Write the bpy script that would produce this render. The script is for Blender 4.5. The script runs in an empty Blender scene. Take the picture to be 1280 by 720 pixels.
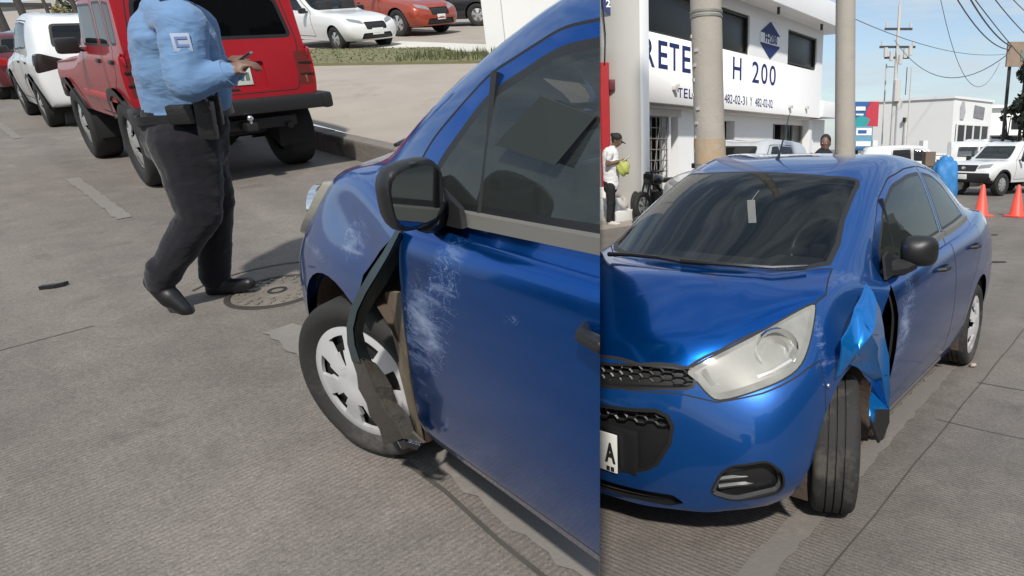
import bpy, bmesh, math, random
from mathutils import Vector, Matrix
from mathutils.geometry import tessellate_polygon
random.seed(7)
SC = bpy.context.scene
COL = SC.collection
R = math.radians

# ------------------------------------------------------------------ camera
CAM_H = 1.485
PITCH = math.atan(175 / 850)
cd = bpy.data.cameras.new('camera')
cd.sensor_fit = 'HORIZONTAL'; cd.sensor_width = 36.0
cd.lens = 850 / 1280 * 36.0
cd.shift_x = -(850 - 640) / 1280
cd.clip_start = 0.05; cd.clip_end = 4000
cam = bpy.data.objects.new('camera', cd); COL.objects.link(cam)
cam.location = (0, 0, CAM_H); cam.rotation_euler = (R(90) - PITCH, 0, 0)
SC.camera = cam

# ------------------------------------------------------------------ light, sky, exposure
SUN_AZ = (0.125, -0.992)          # horizontal direction the sunlight comes from
SUN_EL = R(43)
sl = bpy.data.lights.new('sun', 'SUN'); sl.energy = 3.4; sl.angle = R(2.5); sl.color = (1.0, 0.955, 0.88)
sun = bpy.data.objects.new('sun', sl); COL.objects.link(sun)
_s = Vector((SUN_AZ[0], SUN_AZ[1], 0)).normalized() * math.cos(SUN_EL) + Vector((0, 0, math.sin(SUN_EL)))
sun.rotation_euler = (-_s).to_track_quat('-Z', 'Y').to_euler(); sun.location = _s * 60
W = bpy.data.worlds.new('World'); SC.world = W; W.use_nodes = True
def build_world():
    nt = W.node_tree; n = nt.nodes; l = nt.links; n.clear()
    out = n.new('ShaderNodeOutputWorld'); bg = n.new('ShaderNodeBackground'); bg.inputs['Strength'].default_value = 0.108
    sky = n.new('ShaderNodeTexSky'); sky.sky_type = 'NISHITA'; sky.sun_disc = False
    sky.sun_elevation = SUN_EL; sky.sun_rotation = math.atan2(SUN_AZ[0], SUN_AZ[1]); sky.dust_density = 1.0; sky.air_density = 1.0; sky.ozone_density = 2.0
    tc = n.new('ShaderNodeTexCoord'); mp = n.new('ShaderNodeMapping'); mp.inputs['Scale'].default_value = (1.6, 1.6, 8.0)
    mp.inputs['Rotation'].default_value = (0.12, 0.05, 0.3)
    nz = n.new('ShaderNodeTexNoise'); nz.inputs['Scale'].default_value = 2.6; nz.inputs['Detail'].default_value = 7; nz.inputs['Roughness'].default_value = 0.62
    cr = n.new('ShaderNodeValToRGB'); cr.color_ramp.elements[0].position = 0.42; cr.color_ramp.elements[1].position = 0.60
    cr.color_ramp.elements[0].color = (0.22, 0.22, 0.22, 1); cr.color_ramp.elements[1].color = (0.95, 0.95, 0.95, 1)
    mx = n.new('ShaderNodeMix'); mx.data_type = 'RGBA'; mx.inputs[7].default_value = (4.5, 5.2, 5.7, 1)
    l.new(tc.outputs['Generated'], mp.inputs['Vector']); l.new(mp.outputs[0], nz.inputs['Vector']); l.new(nz.outputs['Fac'], cr.inputs[0])
    l.new(cr.outputs[0], mx.inputs[0]); l.new(sky.outputs[0], mx.inputs[6]); l.new(mx.outputs[2], bg.inputs['Color']); l.new(bg.outputs[0], out.inputs[0])
build_world()
SC.view_settings.view_transform = 'Standard'; SC.view_settings.look = 'None'; SC.view_settings.gamma = 1.0
SC.view_settings.exposure = 0.36

# ------------------------------------------------------------------ the two street scenes and the plane where they meet
ML = Matrix(((0.99973, -0.00881, -0.02164, 0.0294), (0.00471, 0.98320, -0.18249, 0.2479), (0.02289, 0.18233, 0.98297, 0.1493), (0, 0, 0, 1)))
MR = Matrix.Identity(4)
_f = Vector((0, math.cos(PITCH), -math.sin(PITCH))); _u = Vector((0, math.sin(PITCH), math.cos(PITCH)))
SEAM_CO = Vector((0, 0, CAM_H)); SEAM_NO = (Vector((1, 0, 0)) + _f * (100 / 850)).normalized()   # points to the right-hand street
def _ray(px, py): return Vector((1, 0, 0)) * ((px - 850) / 850) + _u * ((360 - py) / 850) + _f
def RP(px, py, z=0.0):
    d = _ray(px, py); t = (z - CAM_H) / d.z
    return Vector((d.x * t, d.y * t, z))
_MLi = ML.inverted()
def LP(px, py, z=0.0):
    d = _MLi.to_3x3() @ _ray(px, py); o = _MLi @ SEAM_CO; t = (z - o.z) / d.z
    return o + d * t
def RD(px, py, y):      # the right-street point seen at a pixel, at depth y
    d = _ray(px, py); t = y / d.y
    return Vector((d.x * t, y, CAM_H + d.z * t))
def LD(px, py, y):
    d = _MLi.to_3x3() @ _ray(px, py); o = _MLi @ SEAM_CO; t = (y - o.y) / d.y
    return o + d * t

# ------------------------------------------------------------------ materials
def _nodes(name):
    m = bpy.data.materials.new(name); m.use_nodes = True
    nt = m.node_tree; return m, nt, nt.nodes['Principled BSDF']
def mat(name, col, rough=0.5, metal=0.0, var=0.12, scale=6.0, bump=0.0, bscale=60.0, coat=0.0, spec=0.5, emit=None, dirt=None):
    m, nt, b = _nodes(name); n = nt.nodes; l = nt.links
    tc = n.new('ShaderNodeTexCoord')
    nz = n.new('ShaderNodeTexNoise'); nz.inputs['Scale'].default_value = scale; nz.inputs['Detail'].default_value = 6
    l.new(tc.outputs['Object'], nz.inputs['Vector'])
    mx = n.new('ShaderNodeMix'); mx.data_type = 'RGBA'
    c = Vector(col)
    mx.inputs[6].default_value = (*(c * (1 - var)), 1); mx.inputs[7].default_value = (*[min(1, v) for v in c * (1 + var)], 1)
    l.new(nz.outputs['Fac'], mx.inputs[0]); last = mx.outputs[2]
    if dirt:
        dn = n.new('ShaderNodeTexNoise'); dn.inputs['Scale'].default_value = dirt[1]; dn.inputs['Detail'].default_value = 8; dn.inputs['Roughness'].default_value = .7
        l.new(tc.outputs['Object'], dn.inputs['Vector'])
        cr = n.new('ShaderNodeValToRGB'); cr.color_ramp.elements[0].position = dirt[2]; cr.color_ramp.elements[1].position = min(1, dirt[2] + .22)
        l.new(dn.outputs['Fac'], cr.inputs[0])
        m2 = n.new('ShaderNodeMix'); m2.data_type = 'RGBA'; m2.inputs[7].default_value = (*dirt[0], 1)
        l.new(cr.outputs[0], m2.inputs[0]); l.new(last, m2.inputs[6]); last = m2.outputs[2]
    l.new(last, b.inputs['Base Color'])
    b.inputs['Roughness'].default_value = rough; b.inputs['Metallic'].default_value = metal
    b.inputs['Coat Weight'].default_value = coat; b.inputs['Coat Roughness'].default_value = 0.04
    b.inputs['Specular IOR Level'].default_value = spec
    if bump:
        bn = n.new('ShaderNodeTexNoise'); bn.inputs['Scale'].default_value = bscale; bn.inputs['Detail'].default_value = 5
        l.new(tc.outputs['Object'], bn.inputs['Vector'])
        bp = n.new('ShaderNodeBump'); bp.inputs['Strength'].default_value = bump; bp.inputs['Distance'].default_value = 0.02
        l.new(bn.outputs['Fac'], bp.inputs['Height']); l.new(bp.outputs[0], b.inputs['Normal'])
    if emit:
        b.inputs['Emission Color'].default_value = (*emit[0], 1); b.inputs['Emission Strength'].default_value = emit[1]
    return m
def paint(name, col, rough=0.32, metal=0.35, coat=1.0, var=0.05, dust=0.10, scuff=None, ior=1.5):
    """car paint: base coat, clear coat, a film of road dust, optional scuffed patches (x, z, rx, rz in the car's own metres)"""
    m, nt, b = _nodes(name); n = nt.nodes; l = nt.links
    tc = n.new('ShaderNodeTexCoord')
    nz = n.new('ShaderNodeTexNoise'); nz.inputs['Scale'].default_value = 2.2; nz.inputs['Detail'].default_value = 8; nz.inputs['Roughness'].default_value = .65
    l.new(tc.outputs['Object'], nz.inputs['Vector'])
    mx = n.new('ShaderNodeMix'); mx.data_type = 'RGBA'; mx.inputs[6].default_value = (*col, 1)
    mx.inputs[7].default_value = (*[v * (1 - dust * 1.2) + .16 * dust for v in col], 1)
    l.new(nz.outputs['Fac'], mx.inputs[0]); last = mx.outputs[2]
    rr = n.new('ShaderNodeMapRange'); rr.inputs[3].default_value = rough * .85; rr.inputs[4].default_value = rough * 1.25
    l.new(nz.outputs['Fac'], rr.inputs[0]); rlast = rr.outputs[0]
    b.inputs['Metallic'].default_value = metal; b.inputs['Coat Weight'].default_value = coat; b.inputs['Coat Roughness'].default_value = 0.05; b.inputs['Specular IOR Level'].default_value = .25; b.inputs['Coat IOR'].default_value = ior
    if scuff:
        sp = n.new('ShaderNodeSeparateXYZ'); l.new(tc.outputs['Object'], sp.inputs[0])
        acc = None
        def mth(op, a, bb=None, clamp=False):
            q = n.new('ShaderNodeMath'); q.operation = op; q.use_clamp = clamp
            for i, v in enumerate((a, bb)):
                if v is None: continue
                if isinstance(v, (int, float)): q.inputs[i].default_value = v
                else: l.new(v, q.inputs[i])
            return q.outputs[0]
        for (cx, cz, rx, rz, amt, shear) in scuff:
            dz = mth('SUBTRACT', sp.outputs[2], cz)
            dx = mth('ADD', mth('SUBTRACT', sp.outputs[0], cx), mth('MULTIPLY', dz, shear))
            e = mth('ADD', mth('POWER', mth('ABSOLUTE', mth('DIVIDE', dx, rx)), 2.0), mth('POWER', mth('ABSOLUTE', mth('DIVIDE', dz, rz)), 2.0))
            e = mth('MULTIPLY', mth('SUBTRACT', 1.0, e, True), amt)
            acc = e if acc is None else mth('MAXIMUM', acc, e)
        def nz_(sc, rot, det, dist, rg):
            mp = n.new('ShaderNodeMapping'); mp.inputs['Rotation'].default_value = (0, R(rot), 0); mp.inputs['Scale'].default_value = sc; l.new(tc.outputs['Object'], mp.inputs[0])
            q = n.new('ShaderNodeTexNoise'); q.inputs['Scale'].default_value = 1.0; q.inputs['Detail'].default_value = det; q.inputs['Roughness'].default_value = rg; q.inputs['Distortion'].default_value = dist; l.new(mp.outputs[0], q.inputs['Vector']); return q.outputs['Fac']
        # rubbed film in blotches, fine scratches running with the blow, a few deep gouges
        film = mth('MULTIPLY', mth('SUBTRACT', mth('ADD', nz_((5, 5, 20), -42, 7, .6, .72), mth('MULTIPLY', acc, .32)), .65, True), 3.0, True)
        l1 = mth('ABSOLUTE', mth('SUBTRACT', nz_((5, 5, 16), -38, 5, 2.2, .62), .5)); l2 = mth('ABSOLUTE', mth('SUBTRACT', nz_((14, 14, 8), 28, 4, 1.6, .6), .5))
        ln = mth('MAXIMUM', mth('SUBTRACT', 1.0, mth('MULTIPLY', l1, 85.0), True), mth('SUBTRACT', .8, mth('MULTIPLY', l2, 130.0), True))
        gate = mth('MULTIPLY', mth('SUBTRACT', mth('ADD', nz_((4, 4, 4), 0, 3, .5, .5), mth('MULTIPLY', acc, .5)), .62, True), 6.0, True)
        k = mth('MAXIMUM', mth('MULTIPLY', film, .85), mth('MULTIPLY', ln, mth('MULTIPLY', gate, .60)))
        k = mth('MULTIPLY', k, mth('MULTIPLY', acc, 3.0, True))
        m2 = n.new('ShaderNodeMix'); m2.data_type = 'RGBA'; m2.inputs[7].default_value = (.50, .58, .68, 1)
        l.new(k, m2.inputs[0]); l.new(last, m2.inputs[6]); last = m2.outputs[2]
        r2 = n.new('ShaderNodeMix'); l.new(k, r2.inputs[0]); l.new(rlast, r2.inputs[2]); r2.inputs[3].default_value = .7; rlast = r2.outputs[0]
        mm = mth('MULTIPLY', mth('SUBTRACT', 1.0, k), metal); l.new(mm, b.inputs['Metallic'])
    l.new(last, b.inputs['Base Color']); l.new(rlast, b.inputs['Roughness'])
    return m
def glass(name, tint=(.02, .025, .025), clear=0.25, rough=0.02, haze=.25):
    """tinted car glass: lets some light through, reflects by Fresnel"""
    m = bpy.data.materials.new(name); m.use_nodes = True; nt = m.node_tree; n = nt.nodes; l = nt.links; n.clear()
    out = n.new('ShaderNodeOutputMaterial'); tr = n.new('ShaderNodeBsdfTransparent'); tr.inputs[0].default_value = (clear, clear * 1.03, clear * 1.02, 1)
    df = n.new('ShaderNodeBsdfDiffuse'); df.inputs[0].default_value = (*tint, 1)
    a1 = n.new('ShaderNodeMixShader'); a1.inputs[0].default_value = haze
    gl = n.new('ShaderNodeBsdfGlossy'); gl.inputs['Roughness'].default_value = rough
    fr = n.new('ShaderNodeFresnel'); fr.inputs[0].default_value = 1.6
    tc = n.new('ShaderNodeTexCoord'); nz = n.new('ShaderNodeTexNoise'); nz.inputs['Scale'].default_value = 2.5; nz.inputs['Detail'].default_value = 2
    bp = n.new('ShaderNodeBump'); bp.inputs['Strength'].default_value = .04; bp.inputs['Distance'].default_value = .05
    l.new(tc.outputs['Object'], nz.inputs['Vector']); l.new(nz.outputs['Fac'], bp.inputs['Height']); l.new(bp.outputs[0], gl.inputs['Normal'])
    a2 = n.new('ShaderNodeMixShader')
    l.new(tr.outputs[0], a1.inputs[1]); l.new(df.outputs[0], a1.inputs[2]); l.new(fr.outputs[0], a2.inputs[0])
    l.new(a1.outputs[0], a2.inputs[1]); l.new(gl.outputs[0], a2.inputs[2]); l.new(a2.outputs[0], out.inputs[0])
    return m

# ------------------------------------------------------------------ object helpers
LEFT, RIGHT = [], []
def tag(o, label=None, cat=None, group=None, kind=None):
    if label: o['label'] = label
    if cat: o['category'] = cat
    if group: o['group'] = group
    if kind: o['kind'] = kind
    return o
def link(o, parent=None, M=None, side=None):
    COL.objects.link(o)
    if parent is not None: o.parent = parent
    if M is not None: o.matrix_world = M
    if side is not None: side.append(o)
    return o
def empty(name, M, label, cat, group=None, side=None):
    o = bpy.data.objects.new(name, None); o.empty_display_size = .2
    link(o, None, M, side); return tag(o, label, cat, group)
def mesh_from_bm(name, bm, mats, smooth=None):
    me = bpy.data.meshes.new(name); bm.normal_update(); bm.to_mesh(me); bm.free()
    for m in (mats if isinstance(mats, (list, tuple)) else [mats]): me.materials.append(m)
    if smooth is not None:
        me.polygons.foreach_set('use_smooth', [True] * len(me.polygons))
        me.set_sharp_from_angle(angle=R(smooth))
    return me
def obj(name, bm, mats, parent=None, M=None, smooth=None, side=None):
    return link(bpy.data.objects.new(name, mesh_from_bm(name, bm, mats, smooth)), parent, M, side)
def frame(x, y, yaw, z=0.0):
    """local x = forward, y = left, z = up; yaw measured from +Y towards +X"""
    F = Vector((math.sin(yaw), math.cos(yaw), 0)); L = Vector((-F.y, F.x, 0))
    return Matrix(((F.x, L.x, 0, x), (F.y, L.y, 0, y), (0, 0, 1, z), (0, 0, 0, 1)))
def bx(bm, c, s, rot=None, bev=0.0, mi=0):
    """box, centre c, full size s"""
    vs = []
    g = bmesh.ops.create_cube(bm, size=1.0); vs = g['verts']
    Mx = Matrix.Translation(c) @ (rot.to_4x4() if rot is not None else Matrix.Identity(4)) @ Matrix.Diagonal((*s, 1))
    bmesh.ops.transform(bm, matrix=Mx, verts=vs)
    fs = list({f for v in vs for f in v.link_faces})
    for f in fs: f.material_index = mi
    if bev:
        es = list({e for v in vs for e in v.link_edges})
        r = bmesh.ops.bevel(bm, geom=es, offset=bev, segments=2, affect='EDGES', profile=.6)
        for f in r['faces']: f.material_index = mi
    return vs
def tube(bm, pts, rad, n=8, mi=0, cap=True):
    """tube through points; rad a number or one per point"""
    pts = [Vector(p) for p in pts]; rings = []
    for i, p in enumerate(pts):
        t = (pts[min(i + 1, len(pts) - 1)] - pts[max(i - 1, 0)]).normalized()
        a = t.cross(Vector((0, 0, 1)) if abs(t.z) < .95 else Vector((1, 0, 0))).normalized(); b = t.cross(a)
        r = rad[i] if isinstance(rad, (list, tuple)) else rad
        rings.append([bm.verts.new(p + (a * math.cos(k * 2 * math.pi / n) + b * math.sin(k * 2 * math.pi / n)) * r) for k in range(n)])
    for i in range(len(rings) - 1):
        for k in range(n):
            f = bm.faces.new((rings[i][k], rings[i][(k + 1) % n], rings[i + 1][(k + 1) % n], rings[i + 1][k])); f.material_index = mi
    if cap:
        for r in (rings[0], rings[-1][::-1]):
            f = bm.faces.new(r[::-1]); f.material_index = mi
    return rings
def lathe(bm, prof, n=24, axis='Z', mi=0, close=False):
    """revolve (r, h) profile"""
    rings = []
    for r, h in prof:
        ring = []
        for k in range(n):
            a = 2 * math.pi * k / n; c, s = r * math.cos(a), r * math.sin(a)
            ring.append(bm.verts.new((c, s, h) if axis == 'Z' else ((h, c, s) if axis == 'X' else (c, h, s))))
        rings.append(ring)
    for i in range(len(rings) - 1):
        for k in range(n):
            try:
                f = bm.faces.new((rings[i][k], rings[i][(k + 1) % n], rings[i + 1][(k + 1) % n], rings[i + 1][k])); f.material_index = mi
            except ValueError: pass
    return rings
def prism(bm, poly, h0, h1, fn, mi=0):
    """extrude a closed 2D polygon between h0 and h1; fn(u, v, h) gives the 3D point"""
    a = [bm.verts.new(fn(u, v, h0)) for u, v in poly]; b = [bm.verts.new(fn(u, v, h1)) for u, v in poly]
    n = len(poly)
    for i in range(n):
        f = bm.faces.new((a[i], a[(i + 1) % n], b[(i + 1) % n], b[i])); f.material_index = mi
    tri = tessellate_polygon([[Vector((u, v, 0)) for u, v in poly]])
    for t in tri:
        for ring in (a, b):
            try:
                f = bm.faces.new([ring[i] for i in t]); f.material_index = mi
            except ValueError: pass
    bmesh.ops.recalc_face_normals(bm, faces=bm.faces[:])
def spline(pts, k=6, closed=False):
    """Catmull-Rom through 2D/3D points"""
    P = [Vector(p) for p in pts]; n = len(P); out = []
    rng = n if closed else n - 1
    for i in range(rng):
        p0 = P[(i - 1) % n] if closed or i > 0 else P[0] * 2 - P[1]
        p1 = P[i]; p2 = P[(i + 1) % n]
        p3 = P[(i + 2) % n] if closed or i + 2 < n else P[-1] * 2 - P[-2]
        for j in range(k):
            t = j / k
            out.append(.5 * ((2 * p1) + (p2 - p0) * t + (2 * p0 - 5 * p1 + 4 * p2 - p3) * t * t + (3 * p1 - p0 - 3 * p2 + p3) * t ** 3))
    if not closed: out.append(P[-1])
    return out
def rpoly(pts, r=.03, k=4):
    """closed polygon with rounded corners"""
    P = [Vector(p[:2]) for p in pts]; n = len(P); out = []
    for i in range(n):
        rr = pts[i][2] if len(pts[i]) > 2 else r
        a, b, c = P[i - 1], P[i], P[(i + 1) % n]
        d1 = (a - b); d2 = (c - b); q = min(rr, d1.length * .45, d2.length * .45)
        s, e = b + d1.normalized() * q, b + d2.normalized() * q
        for j in range(k + 1):
            t = j / k
            out.append(tuple(s * (1 - t) ** 2 + b * 2 * t * (1 - t) + e * t * t))
    return out
def inset(poly, d):
    """offset a closed polygon inwards by d (outwards when negative)"""
    P = [Vector(p) for p in poly]; n = len(P)
    A = sum(P[i].x * P[(i + 1) % n].y - P[(i + 1) % n].x * P[i].y for i in range(n)); s = 1 if A > 0 else -1
    out = []
    for i in range(n):
        e1 = (P[i] - P[i - 1]); e2 = (P[(i + 1) % n] - P[i])
        if e1.length < 1e-6: e1 = e2
        if e2.length < 1e-6: e2 = e1
        n1 = Vector((-e1.y, e1.x)).normalized() * s; n2 = Vector((-e2.y, e2.x)).normalized() * s
        m = (n1 + n2)
        if m.length < 1e-6: m = n1
        m.normalize(); out.append(tuple(P[i] + m * d / max(.4, m.dot(n1))))
    return out
def in_poly(p, poly):
    x, y = p; c = False; n = len(poly); j = n - 1
    for i in range(n):
        xi, yi = poly[i]; xj, yj = poly[j]
        if (yi > y) != (yj > y) and x < (xj - xi) * (y - yi) / (yj - yi) + xi: c = not c
        j = i
    return c
# ------------------------------------------------------------------ vehicle bodies: control cage -> smooth body -> panels cut out of it
def smooth_cage(V, F, crease=None, levels=3, fit=3, free=()):
    n = len(V); T = [Vector(v) for v in V]; P = [v.copy() for v in T]
    E = [set() for _ in range(n)]; D = [[] for _ in range(n)]
    quad_ok = [True] * n
    for f in F:
        m = len(f)
        for i, v in enumerate(f):
            E[v].add(f[(i + 1) % m]); E[v].add(f[i - 1])
            if m == 4: D[v].append(f[(i + 2) % 4])
            else: quad_ok[v] = False
    for _ in range(fit):
        L = []
        for i in range(n):
            k = len(E[i])
            if not quad_ok[i] or k < 3 or i in free: L.append(T[i]); continue
            s = P[i] * k * k
            for e in E[i]: s = s + P[e] * 4
            for d in D[i]: s = s + P[d]
            L.append(s / (k * k + 4 * len(E[i]) + len(D[i])))
        P = [P[i] + (T[i] - L[i]) * .8 for i in range(n)]
        for i in range(n):
            if abs(T[i].y) < 1e-6: P[i].y = 0
    me = bpy.data.meshes.new('cage'); me.from_pydata([tuple(p) for p in P], [], F)
    bm = bmesh.new(); bm.from_mesh(me); bmesh.ops.recalc_face_normals(bm, faces=bm.faces[:])
    if crease:
        cl = bm.edges.layers.float.new('crease_edge'); bm.verts.ensure_lookup_table()
        for e in bm.edges:
            c = crease.get(tuple(sorted((e.verts[0].index, e.verts[1].index))))
            if c: e[cl] = c
    bm.to_mesh(me); bm.free()
    o = bpy.data.objects.new('cage', me); COL.objects.link(o)
    s = o.modifiers.new('s', 'SUBSURF'); s.levels = levels; s.render_levels = levels
    bpy.context.view_layer.update(); dg = bpy.context.evaluated_depsgraph_get()
    em = o.evaluated_get(dg).to_mesh(); out = bmesh.new(); out.from_mesh(em)
    o.evaluated_get(dg).to_mesh_clear(); bpy.data.objects.remove(o); bpy.data.meshes.remove(me)
    cl = out.edges.layers.float.get('crease_edge')
    if cl: out.edges.layers.float.remove(cl)
    return out
def body_cage(ST, FC, RC, creases=(), levels=3, fit=3):
    """ST: stations front to rear, nine points each (bottom edge ... roof centre); FC/RC: five rows x three columns closing the ends"""
    V, F, ix = [], [], {}
    def vid(key, p):
        if key not in ix: ix[key] = len(V); V.append(p)
        return ix[key]
    ns = len(ST)
    def S(i, p, s):
        q = ST[i][p - 1]
        return vid(('s', i, p, 0 if p == 9 else s), (q[0], q[1] * s if p != 9 else 0, q[2]))
    def cap(k, C):
        i = 0 if k == 'f' else ns - 1
        def G(l, c, s):
            if c == 6: return S(i, l, s)
            if l == 6: return S(i, c, s)
            q = C[l - 1][c - 7]
            return vid((k, l, c, 0 if c == 9 else s), (q[0], q[1] * s if c != 9 else 0, q[2]))
        return G
    for i in range(ns - 1):
        for s in (1, -1):
            for p in range(1, 9): F.append((S(i, p, s), S(i + 1, p, s), S(i + 1, p + 1, s), S(i, p + 1, s)))
        if 0 < i < ns - 2: F.append((S(i, 1, 1), S(i + 1, 1, 1), S(i + 1, 1, -1), S(i, 1, -1)))
    for k, C in (('f', FC), ('r', RC)):
        G = cap(k, C)
        for s in (1, -1):
            for l in range(1, 6):
                for c in range(6, 9): F.append((G(l, c, s), G(l, c + 1, s), G(l + 1, c + 1, s), G(l + 1, c, s)))
        a, b = (0, 1) if k == 'f' else (ns - 1, ns - 2)
        F.append((S(a, 1, 1), G(1, 7, 1), G(1, 8, 1), G(1, 9, 1), G(1, 8, -1), G(1, 7, -1), S(a, 1, -1), S(b, 1, -1), S(b, 1, 1)))
    cr = {}
    for (kind, a, b, p, w) in creases:
        if kind == 'long':      # along stations a..b at point p
            for i in range(a, b):
                for s in (1, -1): cr[tuple(sorted((S(i, p, s), S(i + 1, p, s))))] = w
        else:                   # across station p, points a..b
            for q in range(a, b):
                for s in (1, -1): cr[tuple(sorted((S(p, q, s), S(p, q + 1, s))))] = w
    free = {v for k, v in ix.items() if (k[0] == 's' and k[2] == 1) or (k[0] in 'fr' and k[1] == 1)}
    for (a, b) in zip(range(ns - 1), range(1, ns)):
        for s in (1, -1): cr.setdefault(tuple(sorted((S(a, 1, s), S(b, 1, s)))), .9)
    for k, i in (('f', 0), ('r', ns - 1)):
        for s in (1, -1):
            q = [ix[('s', i, 1, s)], ix[(k, 1, 7, s)], ix[(k, 1, 8, s)], ix[(k, 1, 9, 0)]]
            for a, b in zip(q, q[1:]): cr[tuple(sorted((a, b)))] = .9
    return smooth_cage(V, F, cr, levels, fit, free)
class Proj:
    def __init__(s, O, U, V): s.O, s.U, s.V = Vector(O), Vector(U).normalized(), Vector(V).normalized(); s.W = s.U.cross(s.V)
    def uv(s, p): d = p - s.O; return (d.dot(s.U), d.dot(s.V))
    def p3(s, u, v): return s.O + s.U * u + s.V * v
SIDE = Proj((0, 0, 0), (1, 0, 0), (0, 0, 1)); FRONT = Proj((0, 0, 0), (0, 1, 0), (0, 0, 1)); TOP = Proj((0, 0, 0), (1, 0, 0), (0, 1, 0))
def cut(bm, poly, pr, sel):
    """cut the outline into the selected faces; returns the faces inside it"""
    us = [p[0] for p in poly]; vs = [p[1] for p in poly]; b = (min(us), max(us), min(vs), max(vs)); n = len(poly)
    def box(f):
        q = [pr.uv(v.co) for v in f.verts]; return (min(a for a, _ in q), max(a for a, _ in q), min(c for _, c in q), max(c for _, c in q))
    pool = []
    for f in bm.faces:
        c = f.calc_center_median()
        if not sel(c, f.normal): continue
        x = box(f)
        if x[1] < b[0] or x[0] > b[1] or x[3] < b[2] or x[2] > b[3]: continue
        pool.append(f)
    for i in range(n):
        p, q = Vector(poly[i]), Vector(poly[(i + 1) % n])
        if (q - p).length < 1e-5: continue
        d = (q - p).normalized(); no2 = Vector((-d.y, d.x))
        lo, hi = (min(p.x, q.x) - 1e-4, max(p.x, q.x) + 1e-4), (min(p.y, q.y) - 1e-4, max(p.y, q.y) + 1e-4)
        cand, rest = [], []
        for f in pool:
            if not f.is_valid: continue
            uv = [Vector(pr.uv(v.co)) for v in f.verts]
            ds = [(w - p).dot(no2) for w in uv]; ts = [(w - p).dot(d) for w in uv]
            if min(ds) < -1e-5 and max(ds) > 1e-5 and max(ts) > -1e-4 and min(ts) < (q - p).length + 1e-4: cand.append(f)
            else: rest.append(f)
        if not cand: pool = rest; continue
        g = set(cand)
        for f in cand: g.update(f.edges); g.update(f.verts)
        r = bmesh.ops.bisect_plane(bm, geom=list(g), dist=1e-5, plane_co=pr.p3(p.x, p.y), plane_no=(pr.U * no2.x + pr.V * no2.y))
        pool = rest + [x for x in r['geom'] if isinstance(x, bmesh.types.BMFace)]
    out = []
    for f in set(pool):
        if f.is_valid and in_poly(pr.uv(f.calc_center_median()), poly): out.append(f)
    return out
def take(bm, faces, keep=False):
    """move faces into a bmesh of their own"""
    nb = bmesh.new(); m = {}
    for f in faces:
        vs = []
        for v in f.verts:
            if v not in m: m[v] = nb.verts.new(v.co)
            vs.append(m[v])
        try:
            g = nb.faces.new(vs); g.material_index = f.material_index; g.smooth = True
        except ValueError: pass
    if not keep: bmesh.ops.delete(bm, geom=faces, context='FACES')
    nb.normal_update(); return nb
def sink(nb, vec, wall_mi=0, only_back=False):
    """push a taken patch along vec and close the step with walls"""
    bd = [e for e in nb.edges if e.is_boundary]
    old = {v: v.co.copy() for e in bd for v in e.verts}
    vec = Vector(vec)
    for v in nb.verts: v.co += vec
    nv = {v: nb.verts.new(c) for v, c in old.items()}
    for e in bd:
        a, b = e.verts
        f = nb.faces.new((a, b, nv[b], nv[a])); f.material_index = wall_mi
    bmesh.ops.recalc_face_normals(nb, faces=nb.faces[:])
    return nb
def ring(bm, poly, pr, sel, w, mi):
    """an outline of width w in material mi; returns the faces inside it"""
    outer = set(cut(bm, poly, pr, sel)); inner = set(cut(bm, inset(poly, w), pr, sel))
    outer = set(f for f in cut(bm, poly, pr, sel))
    for f in outer - inner: f.material_index = mi
    return [f for f in inner if f.is_valid]
def mirror(poly): return [(-u, v) for u, v in poly][::-1]
def flip_bm(bm):
    for v in bm.verts: v.co.y *= -1
    bmesh.ops.reverse_faces(bm, faces=bm.faces[:])
    return bm
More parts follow.
